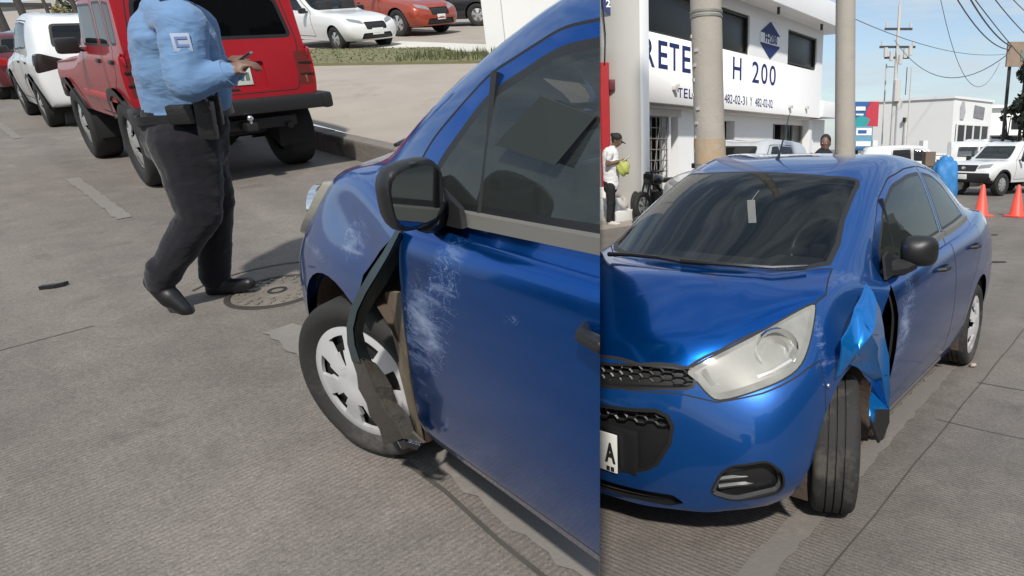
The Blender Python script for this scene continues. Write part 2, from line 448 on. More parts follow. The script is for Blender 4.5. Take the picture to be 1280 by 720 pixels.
# ------------------------------------------------------------------ the blue hatch-nosed saloon (built once, stands in both streets)
HERO_ST = [
 # p1 bottom        p2               p3               p4               p5 shoulder      p6               p7               p8               p9 centre
 [(.48,.645,.18),(.515,.69,.30),(.495,.702,.48),(.43,.69,.64),(.335,.637,.77),(.30,.575,.855),(.46,.44,.83),(.58,.22,.81),(.62,0,.805)],
 [(.19,.72,.185),(.20,.762,.30),(.18,.775,.50),(.16,.765,.71),(.13,.715,.865),(.11,.645,.925),(.19,.48,.935),(.28,.26,.945),(.31,0,.95)],
 [(-.15,.73,.20),(-.15,.765,.30),(-.15,.79,.50),(-.15,.785,.73),(-.15,.73,.905),(-.16,.665,.962),(-.10,.565,.99),(.08,.30,1.0),(.13,0,1.003)],
 [(-.42,.735,.21),(-.42,.765,.30),(-.42,.79,.50),(-.42,.79,.75),(-.42,.745,.885),(-.42,.69,.945),(-.42,.592,1.135),(-.26,.33,1.155),(-.21,0,1.16)],
 [(-.78,.735,.21),(-.78,.765,.30),(-.78,.795,.50),(-.78,.795,.76),(-.78,.75,.90),(-.78,.70,.965),(-.75,.556,1.285),(-.60,.31,1.33),(-.55,0,1.338)],
 [(-1.12,.735,.21),(-1.12,.765,.30),(-1.12,.80,.50),(-1.12,.80,.77),(-1.12,.755,.92),(-1.12,.705,.985),(-1.07,.535,1.372),(-.97,.30,1.43),(-.93,0,1.436)],
 [(-1.5,.735,.21),(-1.5,.765,.30),(-1.5,.80,.50),(-1.5,.80,.78),(-1.5,.757,.935),(-1.5,.705,1.0),(-1.5,.53,1.368),(-1.5,.28,1.440),(-1.5,0,1.455)],
 [(-1.95,.735,.21),(-1.95,.765,.30),(-1.95,.80,.50),(-1.95,.80,.79),(-1.95,.757,.955),(-1.95,.70,1.018),(-1.95,.525,1.328),(-1.95,.28,1.405),(-1.95,0,1.425)],
 [(-2.38,.73,.21),(-2.38,.76,.30),(-2.38,.80,.50),(-2.38,.80,.80),(-2.38,.75,.975),(-2.37,.685,1.035),(-2.33,.51,1.25),(-2.33,.28,1.33),(-2.33,0,1.34)],
 [(-2.74,.72,.22),(-2.74,.75,.30),(-2.74,.785,.50),(-2.74,.78,.80),(-2.74,.72,.985),(-2.74,.645,1.04),(-2.72,.49,1.10),(-2.72,.28,1.14),(-2.72,0,1.15)],
 [(-2.98,.69,.24),(-2.99,.72,.32),(-3.0,.75,.50),(-3.0,.74,.80),(-3.0,.67,.985),(-3.0,.59,1.03),(-2.98,.47,1.045),(-2.98,.26,1.06),(-2.98,0,1.065)],
 [(-3.10,.60,.26),(-3.14,.62,.34),(-3.15,.64,.52),(-3.13,.64,.80),(-3.11,.58,.96),(-3.10,.52,1.0),(-3.14,.40,1.02),(-3.18,.22,1.03),(-3.19,0,1.03)],
]
HERO_FC = [
 [(.62,.46,.165),(.69,.22,.155),(.71,0,.155)],
 [(.64,.475,.30),(.725,.24,.295),(.745,0,.295)],
 [(.635,.48,.47),(.74,.24,.46),(.76,0,.46)],
 [(.605,.47,.61),(.73,.24,.60),(.755,0,.60)],
 [(.56,.455,.735),(.68,.23,.715),(.71,0,.71)],
]
HERO_RC = [[(-3.18 - .02 * (l in (2, 3)), .40, z), (-3.22 - .02 * (l in (2, 3)), .2, z), (-3.23 - .02 * (l in (2, 3)), 0, z)] for l, z in enumerate((.27, .36, .54, .80, .95), 1)]
def hero_body():
    cr = [('across', 7, 9, 2, .55), ('long', 1, 9, 2, .5), ('long', 2, 8, 7, .25), ('long', 3, 9, 6, .45), ('across', 6, 9, 0, .5), ('long', 0, 2, 6, .2), ('across', 6, 7, 0, .3), ('across', 7, 9, 8, .3), ('across', 6, 9, 11, .5)]
    return body_cage(HERO_ST, HERO_FC, HERO_RC, cr, levels=3, fit=4)
M_BLUE = paint('blue metallic paint', (.0004, .085, .37), rough=.19, metal=.84, coat=.6, ior=1.40, dust=.004)
M_BLUE_SCUFF = paint('blue metallic paint, scuffed', (.0004, .085, .37), rough=.19, metal=.84, coat=.6, ior=1.40, dust=.004,
                     scuff=[(-.60, .68, .15, .26, .86, .55), (-.52, .50, .09, .16, .6, .3), (-.98, .79, .05, .03, .4, 0)])
M_BLUE_FENDER = paint('blue metallic paint, scraped wing', (.0008, .070, .29), rough=.32, metal=.55, dust=.08,
                      scuff=[(.10, .69, .18, .04, .6, .2), (-.18, .79, .14, .08, .55, .5), (.22, .76, .04, .14, .6, .4)])
M_GAP = mat('dark panel gap', (.008, .009, .012), .7)
M_BLACK = mat('black trim plastic', (.014, .014, .015), .42, bump=.08, bscale=220)
M_DARK = mat('dark cabin trim', (.020, .020, .022), .75, bump=.05)
M_SEAT = mat('charcoal seat cloth', (.045, .045, .05), .9, bump=.1, bscale=120)
M_GREYPL = mat('grey satin plastic', (.055, .057, .06), .35, var=.2)
M_LINER = mat('brown dusty wheel liner', (.075, .052, .038), .85, var=.4, bump=.3, bscale=30)
M_TYRE = mat('tyre rubber', (.022, .021, .020), .82, var=.25, bump=.15, bscale=90, dirt=((.10, .092, .08), 5, .52))
M_COVER = mat('silver wheel cover', (.66, .66, .67), .30, .35, var=.06, dirt=((.30, .27, .23), 9, .60))
M_STEELRIM = mat('dark steel rim', (.03, .03, .032), .6, .4)
M_CHROME = mat('bright reflector', (.80, .80, .80), .12, 1.0, var=.03)
M_TRIM = mat('grey belt trim', (.17, .165, .15), .45, .1)
M_GLASS = glass('tinted car glass', tint=(.10, .118, .112), clear=.56, haze=.22)  # diffuse grey-green stands in for sky reflected on the glass
M_SCREEN = glass('windscreen glass', tint=(.014, .020, .022), clear=.72, haze=.12)
M_MIRROR = mat('mirror glass', (.32, .35, .35), .05, 1.0, var=.02)
M_TORN = mat('torn plastic liner', (.07, .06, .048), .8, var=.35, bump=.25, bscale=40)
M_WHITE_PLATE = mat('white number plate', (.72, .72, .70), .45, var=.03)
M_INK = mat('black plate ink', (.012, .012, .014), .6)
def _lens():
    m = bpy.data.materials.new('hazed headlamp lens'); m.use_nodes = True; nt = m.node_tree; n = nt.nodes; l = nt.links; n.clear()
    out = n.new('ShaderNodeOutputMaterial'); tr = n.new('ShaderNodeBsdfTransparent'); tr.inputs[0].default_value = (.95, .95, .93, 1)
    df = n.new('ShaderNodeBsdfDiffuse'); df.inputs[0].default_value = (.64, .64, .60, 1)
    gl = n.new('ShaderNodeBsdfGlossy'); gl.inputs['Roughness'].default_value = .12; fr = n.new('ShaderNodeFresnel'); fr.inputs[0].default_value = 1.45
    tc = n.new('ShaderNodeTexCoord'); nz = n.new('ShaderNodeTexNoise'); nz.inputs['Scale'].default_value = 5; nz.inputs['Detail'].default_value = 5
    mr = n.new('ShaderNodeMapRange'); mr.inputs[1].default_value = .3; mr.inputs[2].default_value = .7; mr.inputs[3].default_value = .14; mr.inputs[4].default_value = .46
    a = n.new('ShaderNodeMixShader'); b = n.new('ShaderNodeMixShader')
    l.new(tc.outputs['Object'], nz.inputs['Vector']); l.new(nz.outputs['Fac'], mr.inputs[0]); l.new(mr.outputs[0], a.inputs[0])
    l.new(tr.outputs[0], a.inputs[1]); l.new(df.outputs[0], a.inputs[2]); l.new(fr.outputs[0], b.inputs[0]); l.new(a.outputs[0], b.inputs[1]); l.new(gl.outputs[0], b.inputs[2]); l.new(b.outputs[0], out.inputs[0])
    return m
M_LENS = _lens()

def text_bm(s, size, depth=.002, bold=0.0, sx=1.0, align='CENTER'):
    """lettering as real, slightly raised geometry in the XY plane"""
    cu = bpy.data.curves.new('lettering', 'FONT'); cu.body = s; cu.size = size; cu.extrude = depth; cu.offset = bold; cu.align_x = align; cu.align_y = 'CENTER'; cu.resolution_u = 3
    o = bpy.data.objects.new('lettering', cu); COL.objects.link(o); bpy.context.view_layer.update()
    me = bpy.data.meshes.new_from_object(o.evaluated_get(bpy.context.evaluated_depsgraph_get()))
    bpy.data.objects.remove(o); bpy.data.curves.remove(cu)
    bm = bmesh.new(); bm.from_mesh(me); bpy.data.meshes.remove(me)
    for v in bm.verts: v.co.x *= sx
    return bm
def wall_M(o, right, up):
    r = Vector(right).normalized(); u = Vector(up); u = (u - r * u.dot(r)).normalized(); n = r.cross(u)
    return Matrix(((r.x, u.x, n.x, o[0]), (r.y, u.y, n.y, o[1]), (r.z, u.z, n.z, o[2]), (0, 0, 0, 1)))
def xf(bm, M): bmesh.ops.transform(bm, matrix=M, verts=bm.verts[:]); return bm

def tyre_bm(r=.285, w=.175, rr=.185, n=56, grooves=True):
    bm = bmesh.new(); h = w / 2
    prof = [(rr - .012, -h * .80), (rr, -h * .92), (rr + .02, -h * .98), (r * .84, -h * 1.04), (r * .93, -h * .98), (r * .975, -h * .86)]
    if grooves:
        xs = [-.72, -.42, -.40, -.36, -.34, -.06, -.04, .0, .02, .30, .32, .36, .38, .70]; dp = [0, 0, 1, 1, 0, 0, 1, 1, 0, 0, 1, 1, 0, 0]
        prof += [(r - .002 * abs(x) - .010 * d, h * x) for x, d in zip(xs, dp)]
    else: prof += [(r, -h * .6), (r, h * .6)]
    prof += [(r * .975, h * .86), (r * .93, h * .98), (r * .84, h * 1.04), (rr + .02, h * .98), (rr, h * .92), (rr - .012, h * .80)]
    lathe(bm, prof, n, 'Y'); bmesh.ops.recalc_face_normals(bm, faces=bm.faces[:]); return bm
def cover_bm(r=.198, y0=.075, spokes=7, inner=.30, outer=.80, fill=.50, dome=.022, nr=9, na=84, thick=.012, swirl=0.0):
    """wheel cover / alloy: polar sheet with openings between the spokes, given thickness; outer side +Y"""
    bm = bmesh.new(); hub = bm.verts.new((0, y0 + dome, 0)); rings = []
    for i in range(1, nr + 1):
        q = i / nr; rad = r * q; y = y0 + dome * (1 - q * q) - (.012 if q > .97 else 0) + (.006 * math.sin(q * math.pi * 2.0))
        rings.append([bm.verts.new((rad * math.sin(2 * math.pi * k / na), y, rad * math.cos(2 * math.pi * k / na))) for k in range(na)])
    for k in range(na): bm.faces.new((hub, rings[0][k], rings[0][(k + 1) % na]))
    for i in range(nr - 1):
        q = (i + 1.5) / nr
        for k in range(na):
            ph = (((k + .5) / na * spokes + swirl * q) % 1.0); wdt = fill * min(1.0, .55 + .6 * (q - inner) / (outer - inner)) if q > inner else 0
            if inner < q < outer and abs(ph - .5) < wdt / 2: continue
            bm.faces.new((rings[i][k], rings[i + 1][k], rings[i + 1][(k + 1) % na], rings[i][(k + 1) % na]))
    ex = bmesh.ops.extrude_face_region(bm, geom=bm.faces[:])
    for v in [g for g in ex['geom'] if isinstance(g, bmesh.types.BMVert)]: v.co.y -= thick
    bmesh.ops.recalc_face_normals(bm, faces=bm.faces[:]); return bm
def disc_bm(r, y, n=40, depth=.05):
    bm = bmesh.new(); lathe(bm, [(0.001, y), (r * .5, y), (r, y - .004), (r, y - depth), (.001, y - depth)], n, 'Y'); bmesh.ops.recalc_face_normals(bm, faces=bm.faces[:]); return bm

SCENE_PARTS = {}
def hero_parts():
    bm = hero_body(); P = []
    for v in bm.verts:       # the wing has been pushed in by the collision
        for (cx, cz, amp, sx, sz) in ((-.02, .845, .036, .22, .12), (.22, .74, .012, .16, .12), (-.27, .80, .014, .14, .10)):
            if v.co.y > .4: v.co.y -= amp * math.exp(-((v.co.x - cx) / sx) ** 2 - ((v.co.z - cz) / sz) ** 2)           # (name, parent index or None, mesh, label)
    def add(name, b, mats, parent=None, smooth=35, label=None):
        P.append((name, parent, mesh_from_bm(name, b, mats, smooth) if not isinstance(b, bpy.types.Mesh) else b, label)); return len(P) - 1
    Lf = lambda c, n: c.y > .2; Rt = lambda c, n: c.y < -.2
    DG = {1: Proj((0, 0, 0), (-.66, .75, 0), (0, 0, 1)), -1: Proj((0, 0, 0), (.66, .75, 0), (0, 0, 1))}
    later = []
    # headlamps ---------------------------------------------------
    HL = spline([(-.132, .708), (-.007, .768), (.184, .834), (.322, .884), (.392, .899), (.386, .86), (.342, .771), (.293, .709), (.225, .672), (.100, .634), (-.018, .607), (-.062, .627), (-.098, .667)], 3, True)
    HL = [tuple(p) for p in HL]
    for s in (1, -1):
        pr = DG[s]; poly = HL if s == 1 else mirror(HL)
        sel = (lambda c, n, s=s: c.x > .05 and c.y * s > .2 and c.z > .5)
        fs = ring(bm, poly, pr, sel, .006, 1); lens = take(bm, fs)
        W = pr.W if s == 1 else -pr.W
        W = Vector((.75, .66 * s, 0))
        house = lens.copy(); sink(house, -W * .055 + Vector((0, 0, .004)), 0)
        rim = lens.copy(); rim2 = rim.copy(); sink(rim2, -W * .030, 0); rim.free(); inner_ = [f for f in rim2.faces if f.normal.dot(W) > .55 or f.normal.dot(W) < -.55]; bmesh.ops.delete(rim2, geom=inner_, context='FACES')
        later.append(('headlight', lens, M_LENS, [('lamp_housing', house, M_HOUSE), ('lens_edge', rim2, M_LENSEDGE)], s))
    # grilles, fog recess, slots ----------------------------------
    up = [(.385, .722), (.415, .70), (.413, .652), (.39, .642), (.236, .634), (.1, .62), (0, .617)]; up = up + [(-a, b) for a, b in up[::-1][1:]] + [(-.213, .722), (-.1, .708), (0, .704), (.1, .708), (.213, .722)]
    lo = [(0, .56), (.1, .562), (.302, .574), (.345, .555), (.366, .515), (.358, .445), (.31, .358), (.27, .33), (.2, .305), (0, .272)]; lo = lo + [(-a, b) for a, b in lo[::-1][1:-1]]
    nose = lambda c, n: c.x > .45
    gr = {}
    for k, poly, d in (('up', up, .03), ('lo', lo, .045)):
        fs = ring(bm, poly, FRONT, nose, .010 if k == 'up' else .014, 3); gr[k] = sink(take(bm, fs), (-d, 0, 0))
    sl1 = rpoly([(-.385, .205), (-.33, .183), (.33, .183), (.385, .205), (.35, .238), (-.35, .238)], .01)
    slot = sink(take(bm, cut(bm, sl1, FRONT, nose)), (-.03, 0, 0))
    FG = [tuple(p) for p in rpoly([(-.062, .262), (-.029, .352), (.009, .388), (.14, .412), (.205, .355), (.215, .29), (.195, .258), (.023, .234)], .03)]
    fog = {}
    for s in (1, -1):
        poly = FG if s == 1 else mirror(FG)
        fs = ring(bm, poly, DG[s], (lambda c, n, s=s: c.x > .3 and c.y * s > .3 and c.z < .55), .008, 3)
        fog[s] = sink(take(bm, fs), Vector((-.75, -.66 * s, 0)) * .045)
    # windscreen, side windows, rear window ------------------------
    ws = [(.115, 0), (.105, .2), (.03, .40), (-.150, .592), (-.40, .552), (-.60, .525), (-.705, .500), (-.66, .36), (-.63, .15), (-.622, 0)]
    ws = [tuple(p) for p in spline(ws + [(a, -b) for a, b in ws[::-1][1:-1]], 2, True)]
    ws = rpoly(ws, .002, 1)
    fs = ring(bm, ws, TOP, lambda c, n: c.z > .93 and c.x > -.9 and n.z > .1, .022, 2)
    windscreen = take(bm, fs)
    rw = [(-2.30, 0), (-2.30, .40), (-2.38, .47), (-2.70, .47), (-2.90, .42), (-2.93, 0)]; rw = rw + [(a, -b) for a, b in rw[::-1][1:-1]]
    rear_glass = take(bm, ring(bm, rw, TOP, lambda c, n: c.z > .98 and n.z > .1, .02, 2))
    WF = rpoly([(-.49, .928, .02), (-.535, 1.03), (-.72, 1.205), (-.94, 1.303), (-1.25, 1.345), (-1.505, 1.352, .02), (-1.525, 1.2), (-1.545, 1.002, .02), (-1.2, .985), (-.75, .948)], .05, 3)
    WR = rpoly([(-1.605, 1.006, .02), (-1.585, 1.2), (-1.565, 1.350, .02), (-1.8, 1.325), (-2.0, 1.255), (-2.18, 1.11), (-2.24, 1.045, .02), (-1.9, 1.02)], .05, 3)
    wins = {}
    for s in (1, -1):
        sel = (lambda c, n, s=s: c.y * s > .35 and c.z > .85 and n.y * s > .15)
        for k, poly in (('f', WF), ('r', WR)):
            wins[(k, s)] = take(bm, ring(bm, poly, SIDE, sel, .020, 2))
    # wheel openings -----------------------------------------------
    for cx, cz, r in ((0, .285, .362), (-2.375, .29, .350)):
        circ = [(cx + r * math.cos(a), cz + r * math.sin(a)) for a in [2 * math.pi * k / 40 for k in range(40)]]
        circ = [(x if abs(x - cx) < r * .2 or z > cz else cx + (x - cx) * 1.06, z if z > cz else cz + (z - cz) * 1.4) for x, z in circ]
        for s in (1, -1):
            fs = cut(bm, circ, SIDE, lambda c, n, s=s: c.y * s > .42); bmesh.ops.delete(bm, geom=fs, context='FACES')
    # torn-away wing between wheel opening and door (left side) -----
    torn = [(-.18, .55), (-.255, .712), (-.36, .80), (-.478, .876), (-.497, .74), (-.475, .57), (-.40, .31), (-.43, .12), (-.20, .12)]
    bmesh.ops.delete(bm, geom=cut(bm, torn, SIDE, lambda c, n: c.y > .5), context='FACES')
    # doors ---------------------------------------------------------
    DF = rpoly([(-.478, .872, .01), (-.505, .74), (-.475, .57), (-.395, .31), (-.45, .258), (-1.50, .270), (-1.575, .38), (-1.583, .95), (-1.555, 1.2), (-1.535, 1.385, .02), (-1.25, 1.378), (-.93, 1.338), (-.70, 1.243), (-.50, 1.085), (-.42, .99, .02)], .04, 3)
    DR = rpoly([(-1.588, .95), (-1.580, .38), (-1.515, .272, .02), (-1.90, .278), (-1.985, .40), (-2.02, .60), (-2.20, .74), (-2.33, .85), (-2.31, 1.04), (-2.22, 1.16), (-2.0, 1.305), (-1.8, 1.362), (-1.541, 1.388, .02), (-1.56, 1.2)], .04, 3)
    doors = {}
    for s in (1, -1):
        sel = (lambda c, n, s=s: c.y * s > .40 and n.y * s > .05)
        for k, poly in (('f', DF), ('r', DR)): doors[(k, s)] = take(bm, ring(bm, poly, SIDE, sel, .007, 1))
    # bonnet and bumpers -------------------------------------------
    hd = [(.142, 0), (.132, .2), (.05, .42), (-.145, .606), (-.068, .622), (.07, .668), (.150, .656), (.221, .624), (.355, .558), (.53, .457), (.627, .376), (.69, .213), (.715, 0)]
    hd = hd + [(a, -b) for a, b in hd[::-1][1:-1]]
    bonnet = take(bm, ring(bm, hd, TOP, lambda c, n: c.z > .66 and n.z > .25 and c.x > -.3, .006, 1))
    fbp = [(.262, .715), (.33, .70), (.5, .635), (.60, .606), (.66, .632), (.9, .632), (.9, .05), (.19, .05), (.25, .35), (.275, .55)]
    bumper = take(bm, ring(bm, fbp, SIDE, lambda c, n: True, .005, 1))
    rbp = [(-2.70, .66), (-3.4, .66), (-3.4, .05), (-2.6, .05), (-2.66, .4)]
    rbumper = take(bm, ring(bm, rbp, SIDE, lambda c, n: True, .005, 1))
    lid = [(-2.96, 0), (-2.96, .46), (-3.08, .44), (-3.3, .44), (-3.3, -.44), (-3.08, -.44), (-2.96, -.46)]
    lidb = take(bm, ring(bm, lid, TOP, lambda c, n: c.z > .66, .006, 1))
    tails = {}
    for s in (1, -1):
        tl = [(.44 * s, .72), (.70 * s, .74), (.66 * s, .95), (.50 * s, .97)]
        tl = tl if s == 1 else tl[::-1]
        tails[s] = take(bm, cut(bm, tl, FRONT, lambda c, n: c.x < -2.85))
    # inner lining from what is left -------------------------------
    lin = bmesh.new()
    for b in [bm] + list(doors.values()):
        b.normal_update(); vm = {v: lin.verts.new(v.co - v.normal * .03) for v in b.verts}
        for f in b.faces:
            if f.calc_center_median().z < .5: continue
            try: lin.faces.new([vm[v] for v in f.verts])
            except ValueError: pass
    mats = [M_BLUE_FENDER, M_GAP, M_BLACK, M_BLACK]
    ib = add('body', bm, mats); add('cabin_lining', lin, M_DARK)
    add('bonnet', bonnet, [M_BLUE, M_GAP]); fb = add('front_bumper', bumper, [M_BLUE_FENDER, M_GAP, M_BLACK, M_BLACK]); add('rear_bumper', rbumper, [M_BLUE, M_GAP]); add('boot_lid', lidb, [M_BLUE, M_GAP])
    for name, lens, m, kids, s in later:
        i = add(name, lens, m)
        for kn, kb, km in kids: add(kn, kb, km, i)
        b = bmesh.new(); lathe(b, [(.004, -.046), (.035, -.040), (.058, -.018), (.074, .008), (.080, .012), (.080, -.01)], 24)
        xf(b, wall_M((.364, .600 * s, .760), (-.66 * s, .75, 0), (0, 0, 1)))
        add('reflector', b, M_CHROME, i)
        b = bmesh.new(); pts = [(-.065, .70), (-.035, .645), (.03, .640), (.10, .652), (.19, .685), (.26, .725)]
        tube(b, [Vector((.36, .36 * s, 0)) * 0 + Vector(DG[s].p3(u * s, v)) + Vector((.75, .66 * s, 0))* .700 for u, v in pts], .010, 6)
        add('light_strip', b, M_CHROME, i)
    # grille meshes -------------------------------------------------
    def hexmesh(poly, xf_, cell, r):
        b = bmesh.new(); seen = set(); h = cell * math.sqrt(3) / 2
        for i in range(-14, 15):
            for j in range(-8, 30):
                cy, cz = i * cell * 1.5, .25 + j * h * 1.2 + (h * .6 if i % 2 else 0)
                for k in range(6):
                    a, c = [(cy + cell * math.cos(R(60 * q)), cz + h * 1.2 / 2 / .866 * math.sin(R(60 * q))) for q in (k, k + 1)]
                    key = tuple(sorted(((round(a[0], 3), round(a[1], 3)), (round(c[0], 3), round(c[1], 3)))))
                    if key in seen or not (in_poly(a, poly) and in_poly(c, poly)): continue
                    seen.add(key); tube(b, [(xf_(a[0]), a[0], a[1]), (xf_(c[0]), c[0], c[1])], r, 4, cap=False)
        return b
    g1 = add('upper_grille', gr['up'], M_BLACK, None)
    add('grille_mesh', hexmesh(up, lambda y: .712 - .62 * y * y, .026, .0045), M_BLACK, g1)
    g2 = add('lower_grille', gr['lo'], M_BLACK, None)
    lo2 = [p for p in lo if p[1] > .5] ; lo2 = [(-.34, .50), (.34, .50), (.34, .55), (.30, .566), (0, .554), (-.30, .566), (-.34, .55)]
    add('grille_mesh', hexmesh(lo2, lambda y: .742 - .54 * y * y, .026, .0045), M_BLACK, g2)
    b = bmesh.new(); bx(b, (.722, 0, .385), (.03, .46, .17), bev=.012); add('plate_carrier', b, M_BLACK, g2)
    b = bmesh.new()
    for z in (.198, .216): tube(b, [(.70 - .6 * y * y, y, z) for y in [-.34 + .068 * k for k in range(11)]], .005, 5)
    sl = add('lower_intake', slot, M_BLACK, None); add('intake_bar', b, M_BLACK, sl)
    for s in (1, -1):
        f_ = add('fog_light_recess', fog[s], M_BLACK, None); b = bmesh.new()
        for q, (z, a0, a1) in enumerate(((.285, -.02, .17), (.315, -.025, .18), (.345, .0, .16))):
            tube(b, [DG[s].p3(u * s, z + .012 * math.sin(u * 14)) + Vector((.75, .66 * s, 0))* (.792 - abs(u - .08) * .16) for u in [a0 + (a1 - a0) * t / 6 for t in range(7)]], .0105, 6)
        add('fog_slat', b, M_GREYPL, f_)
        b = bmesh.new(); fr_ = inset(FG, .012); fr_ = fr_ + fr_[:1]
        tube(b, [DG[s].p3(u * s, z) + Vector((.75, .66 * s, 0))* (.812 - abs(u - .085) * .14) for u, z in fr_], .008, 5, cap=False)
        add('fog_frame', b, M_GREYPL, f_)
    # number plate ---------------------------------------------------
    b = bmesh.new(); bx(b, (.748, 0, .372), (.006, .298, .152), bev=.002)
    pl = add('number_plate', b, M_WHITE_PLATE, g2)
    # glass, doors ----------------------------------------------------
    add('windscreen', windscreen, [M_SCREEN, M_GAP, M_BLACK]); add('rear_window', rear_glass, [M_GLASS, M_GAP, M_BLACK])
    for (k, s), d in doors.items():
        lab = 'scuffed blue front door' if (k, s) == ('f', 1) else None
        i = add('door', d, [M_BLUE_SCUFF if (k, s) == ('f', 1) else M_BLUE, M_GAP, M_BLACK], None, 35, lab)
        add('side_window', wins[(k, s)], [M_GLASS, M_GAP, M_BLACK], i)
        b = bmesh.new(); x0, z0 = ((-1.285, .842) if k == 'f' else (-2.10, .868)); pts = [(x0 - .085, .776, z0), (x0 - .06, .812, z0 + .002), (x0, .822, z0 + .004), (x0 + .06, .815, z0 + .003), (x0 + .09, .780, z0)]
        tube(b, [(p[0], p[1] * s, p[2]) for p in pts], [.010, .014, .015, .014, .010], 8); add('handle', b, M_BLACK, i)
        b = bmesh.new()
        wl = [(-.50, .705, .921), (-.75, .722, .940), (-1.2, .729, .975), (-1.545, .729, .993)] if k == 'f' else [(-1.60, .729, .996), (-1.9, .727, 1.012), (-2.22, .712, 1.034)]
        for q0, q1 in zip(wl, wl[1:]):
            vs = [(q0[0], q0[1] * s, q0[2] - .016), (q1[0], q1[1] * s, q1[2] - .016), (q1[0], (q1[1] - .006) * s, q1[2] + .014), (q0[0], (q0[1] - .006) * s, q0[2] + .014)]
            o = [b.verts.new(v) for v in vs]; n_ = [b.verts.new((v[0], v[1] - .03 * s, v[2])) for v in vs]
            b.faces.new(o)
            for e in range(4): b.faces.new((o[e], o[(e + 1) % 4], n_[(e + 1) % 4], n_[e]))
        bmesh.ops.recalc_face_normals(b, faces=b.faces[:]); add('belt_trim', b, M_TRIM, i)
        if k == 'f':
            b = bmesh.new(); tube(b, [(-.735, .602 * s, 1.245), (-.742, .642 * s, 1.10), (-.748, .692 * s, .945)], .012, 6); add('window_divider', b, M_BLACK, i)
    # mirrors -------------------------------------------------------
    for s in (1, -1):
        b = bmesh.new(); bmesh.ops.create_uvsphere(b, u_segments=28, v_segments=16, radius=1)
        for v in b.verts:
            x, y, z = v.co; n4 = (abs(y) ** 3.2 + abs(z) ** 3.2) ** (1 / 3.2) / max(1e-6, math.hypot(y, z)) if math.hypot(y, z) > 1e-6 else 1
            y, z = y / max(.8, n4), z / max(.8, n4)
            x = x * .075 if x > 0 else max(x * .075, -.028)
            v.co = (x - .10 * y * .25, y * .080, z * .073)
        xf(b, Matrix.Translation((-.69, .814, 1.012)))
        i_b = bmesh.new(); bmesh.ops.create_circle(i_b, cap_ends=True, segments=28, radius=1)
        for v in i_b.verts:
            a = math.atan2(v.co.y, v.co.x); c_, s_ = math.cos(a), math.sin(a); k_ = (abs(c_) ** 3.2 + abs(s_) ** 3.2) ** (-1 / 3.2)
            v.co = (-.0295 - .10 * c_ * k_ * .068 / .080 * .25, c_ * k_ * .068, s_ * k_ * .060)
        xf(i_b, Matrix.Translation((-.69, .814, 1.012)))
        arm = bmesh.new(); tube(arm, [(-.675, .79, .958), (-.635, .755, .938), (-.57, .705, .932)], [.038, .040, .042], 10)
        tri = [(-.44, .905), (-.74, .925), (-.72, .965), (-.56, 1.02), (-.48, 1.0)]
        prism(arm, tri, 0, .012, lambda u, v, h: (u, .735 - (v - .90) * .30 + h, v))
        if s == -1: flip_bm(b); flip_bm(i_b); flip_bm(arm)
        i = add('wing_mirror', b, M_BLACK, None, 50); add('mirror_arm', arm, M_BLACK, i); add('mirror_glass', i_b, M_MIRROR, i)
    for s in (1, -1): add('tail_light', tails[s], mat('red tail lens', (.25, .01, .01), .15) if s == 1 else bpy.data.materials['red tail lens'])
    # wheels -----------------------------------------------------------
    ty, cv, rm = tyre_bm(rr=.209), cover_bm(r=.222, fill=.48), disc_bm(.207, .055)
    tym, cvm, rmm = mesh_from_bm('tyre', ty, M_TYRE, 40), mesh_from_bm('wheel_cover', cv, M_COVER, 30), mesh_from_bm('steel_rim', rm, M_STEELRIM, 40)
    for cx in (0, -2.375):
        for s in (1, -1):
            P.append(('wheel', None, ('W', cx, s), None)); i = len(P) - 1
            P.append(('wheel_cover', i, cvm, None)); P.append(('steel_rim', i, rmm, None))
    SCENE_PARTS['tyre'] = tym
    # wheel wells --------------------------------------------------------
    for cx in (0, -2.375):
        for s in (1, -1):
            b = bmesh.new(); prev = None; n_ = 20
            for k in range(n_ + 1):
                a = math.pi * (-.10 + 1.2 * k / n_); r = .352
                q = [b.verts.new((cx + r * math.cos(a), y * s, .285 + r * math.sin(a))) for y in (.76 if cx else .735, .60, .45)] + [b.verts.new((cx + .02 * math.cos(a), .44 * s, .285 + .02 * math.sin(a)))]
                if prev:
                    for j in range(3): b.faces.new((prev[j], q[j], q[j + 1], prev[j + 1]))
                prev = q
            add('wheel_well', b, M_LINER)
    b = bmesh.new()        # inner wing behind the torn panel
    for q0, q1 in zip([(-.20, .66, .16), (-.30, .685, .40), (-.36, .69, .62), (-.40, .70, .80), (-.46, .71, .88)], [(-.30, .685, .40), (-.36, .69, .62), (-.40, .70, .80), (-.46, .71, .88)]):
        b.faces.new([b.verts.new(v) for v in (q0, q1, (q1[0] - .16, q1[1] - .05, q1[2]), (q0[0] - .22, q0[1] - .05, q0[2]))])
    add('inner_wing', b, M_LINER)
    # cabin -----------------------------------------------------------
    b = bmesh.new(); bx(b, (-.30, 0, .86), (.55, 1.26, .14), bev=.05); bx(b, (-.18, 0, .915), (.36, 1.1, .06), bev=.03); bx(b, (-.42, .33, .93), (.22, .34, .07), bev=.03); bx(b, (-.5, 0, .62), (.3, .24, .5), bev=.04); add('dashboard', b, M_DARK)
    b = bmesh.new(); bx(b, (-1.3, 0, .33), (3.2, 1.3, .10)); bx(b, (-1.3, 0, .40), (2.2, 1.36, .04)); add('floor_pan', b, M_DARK)
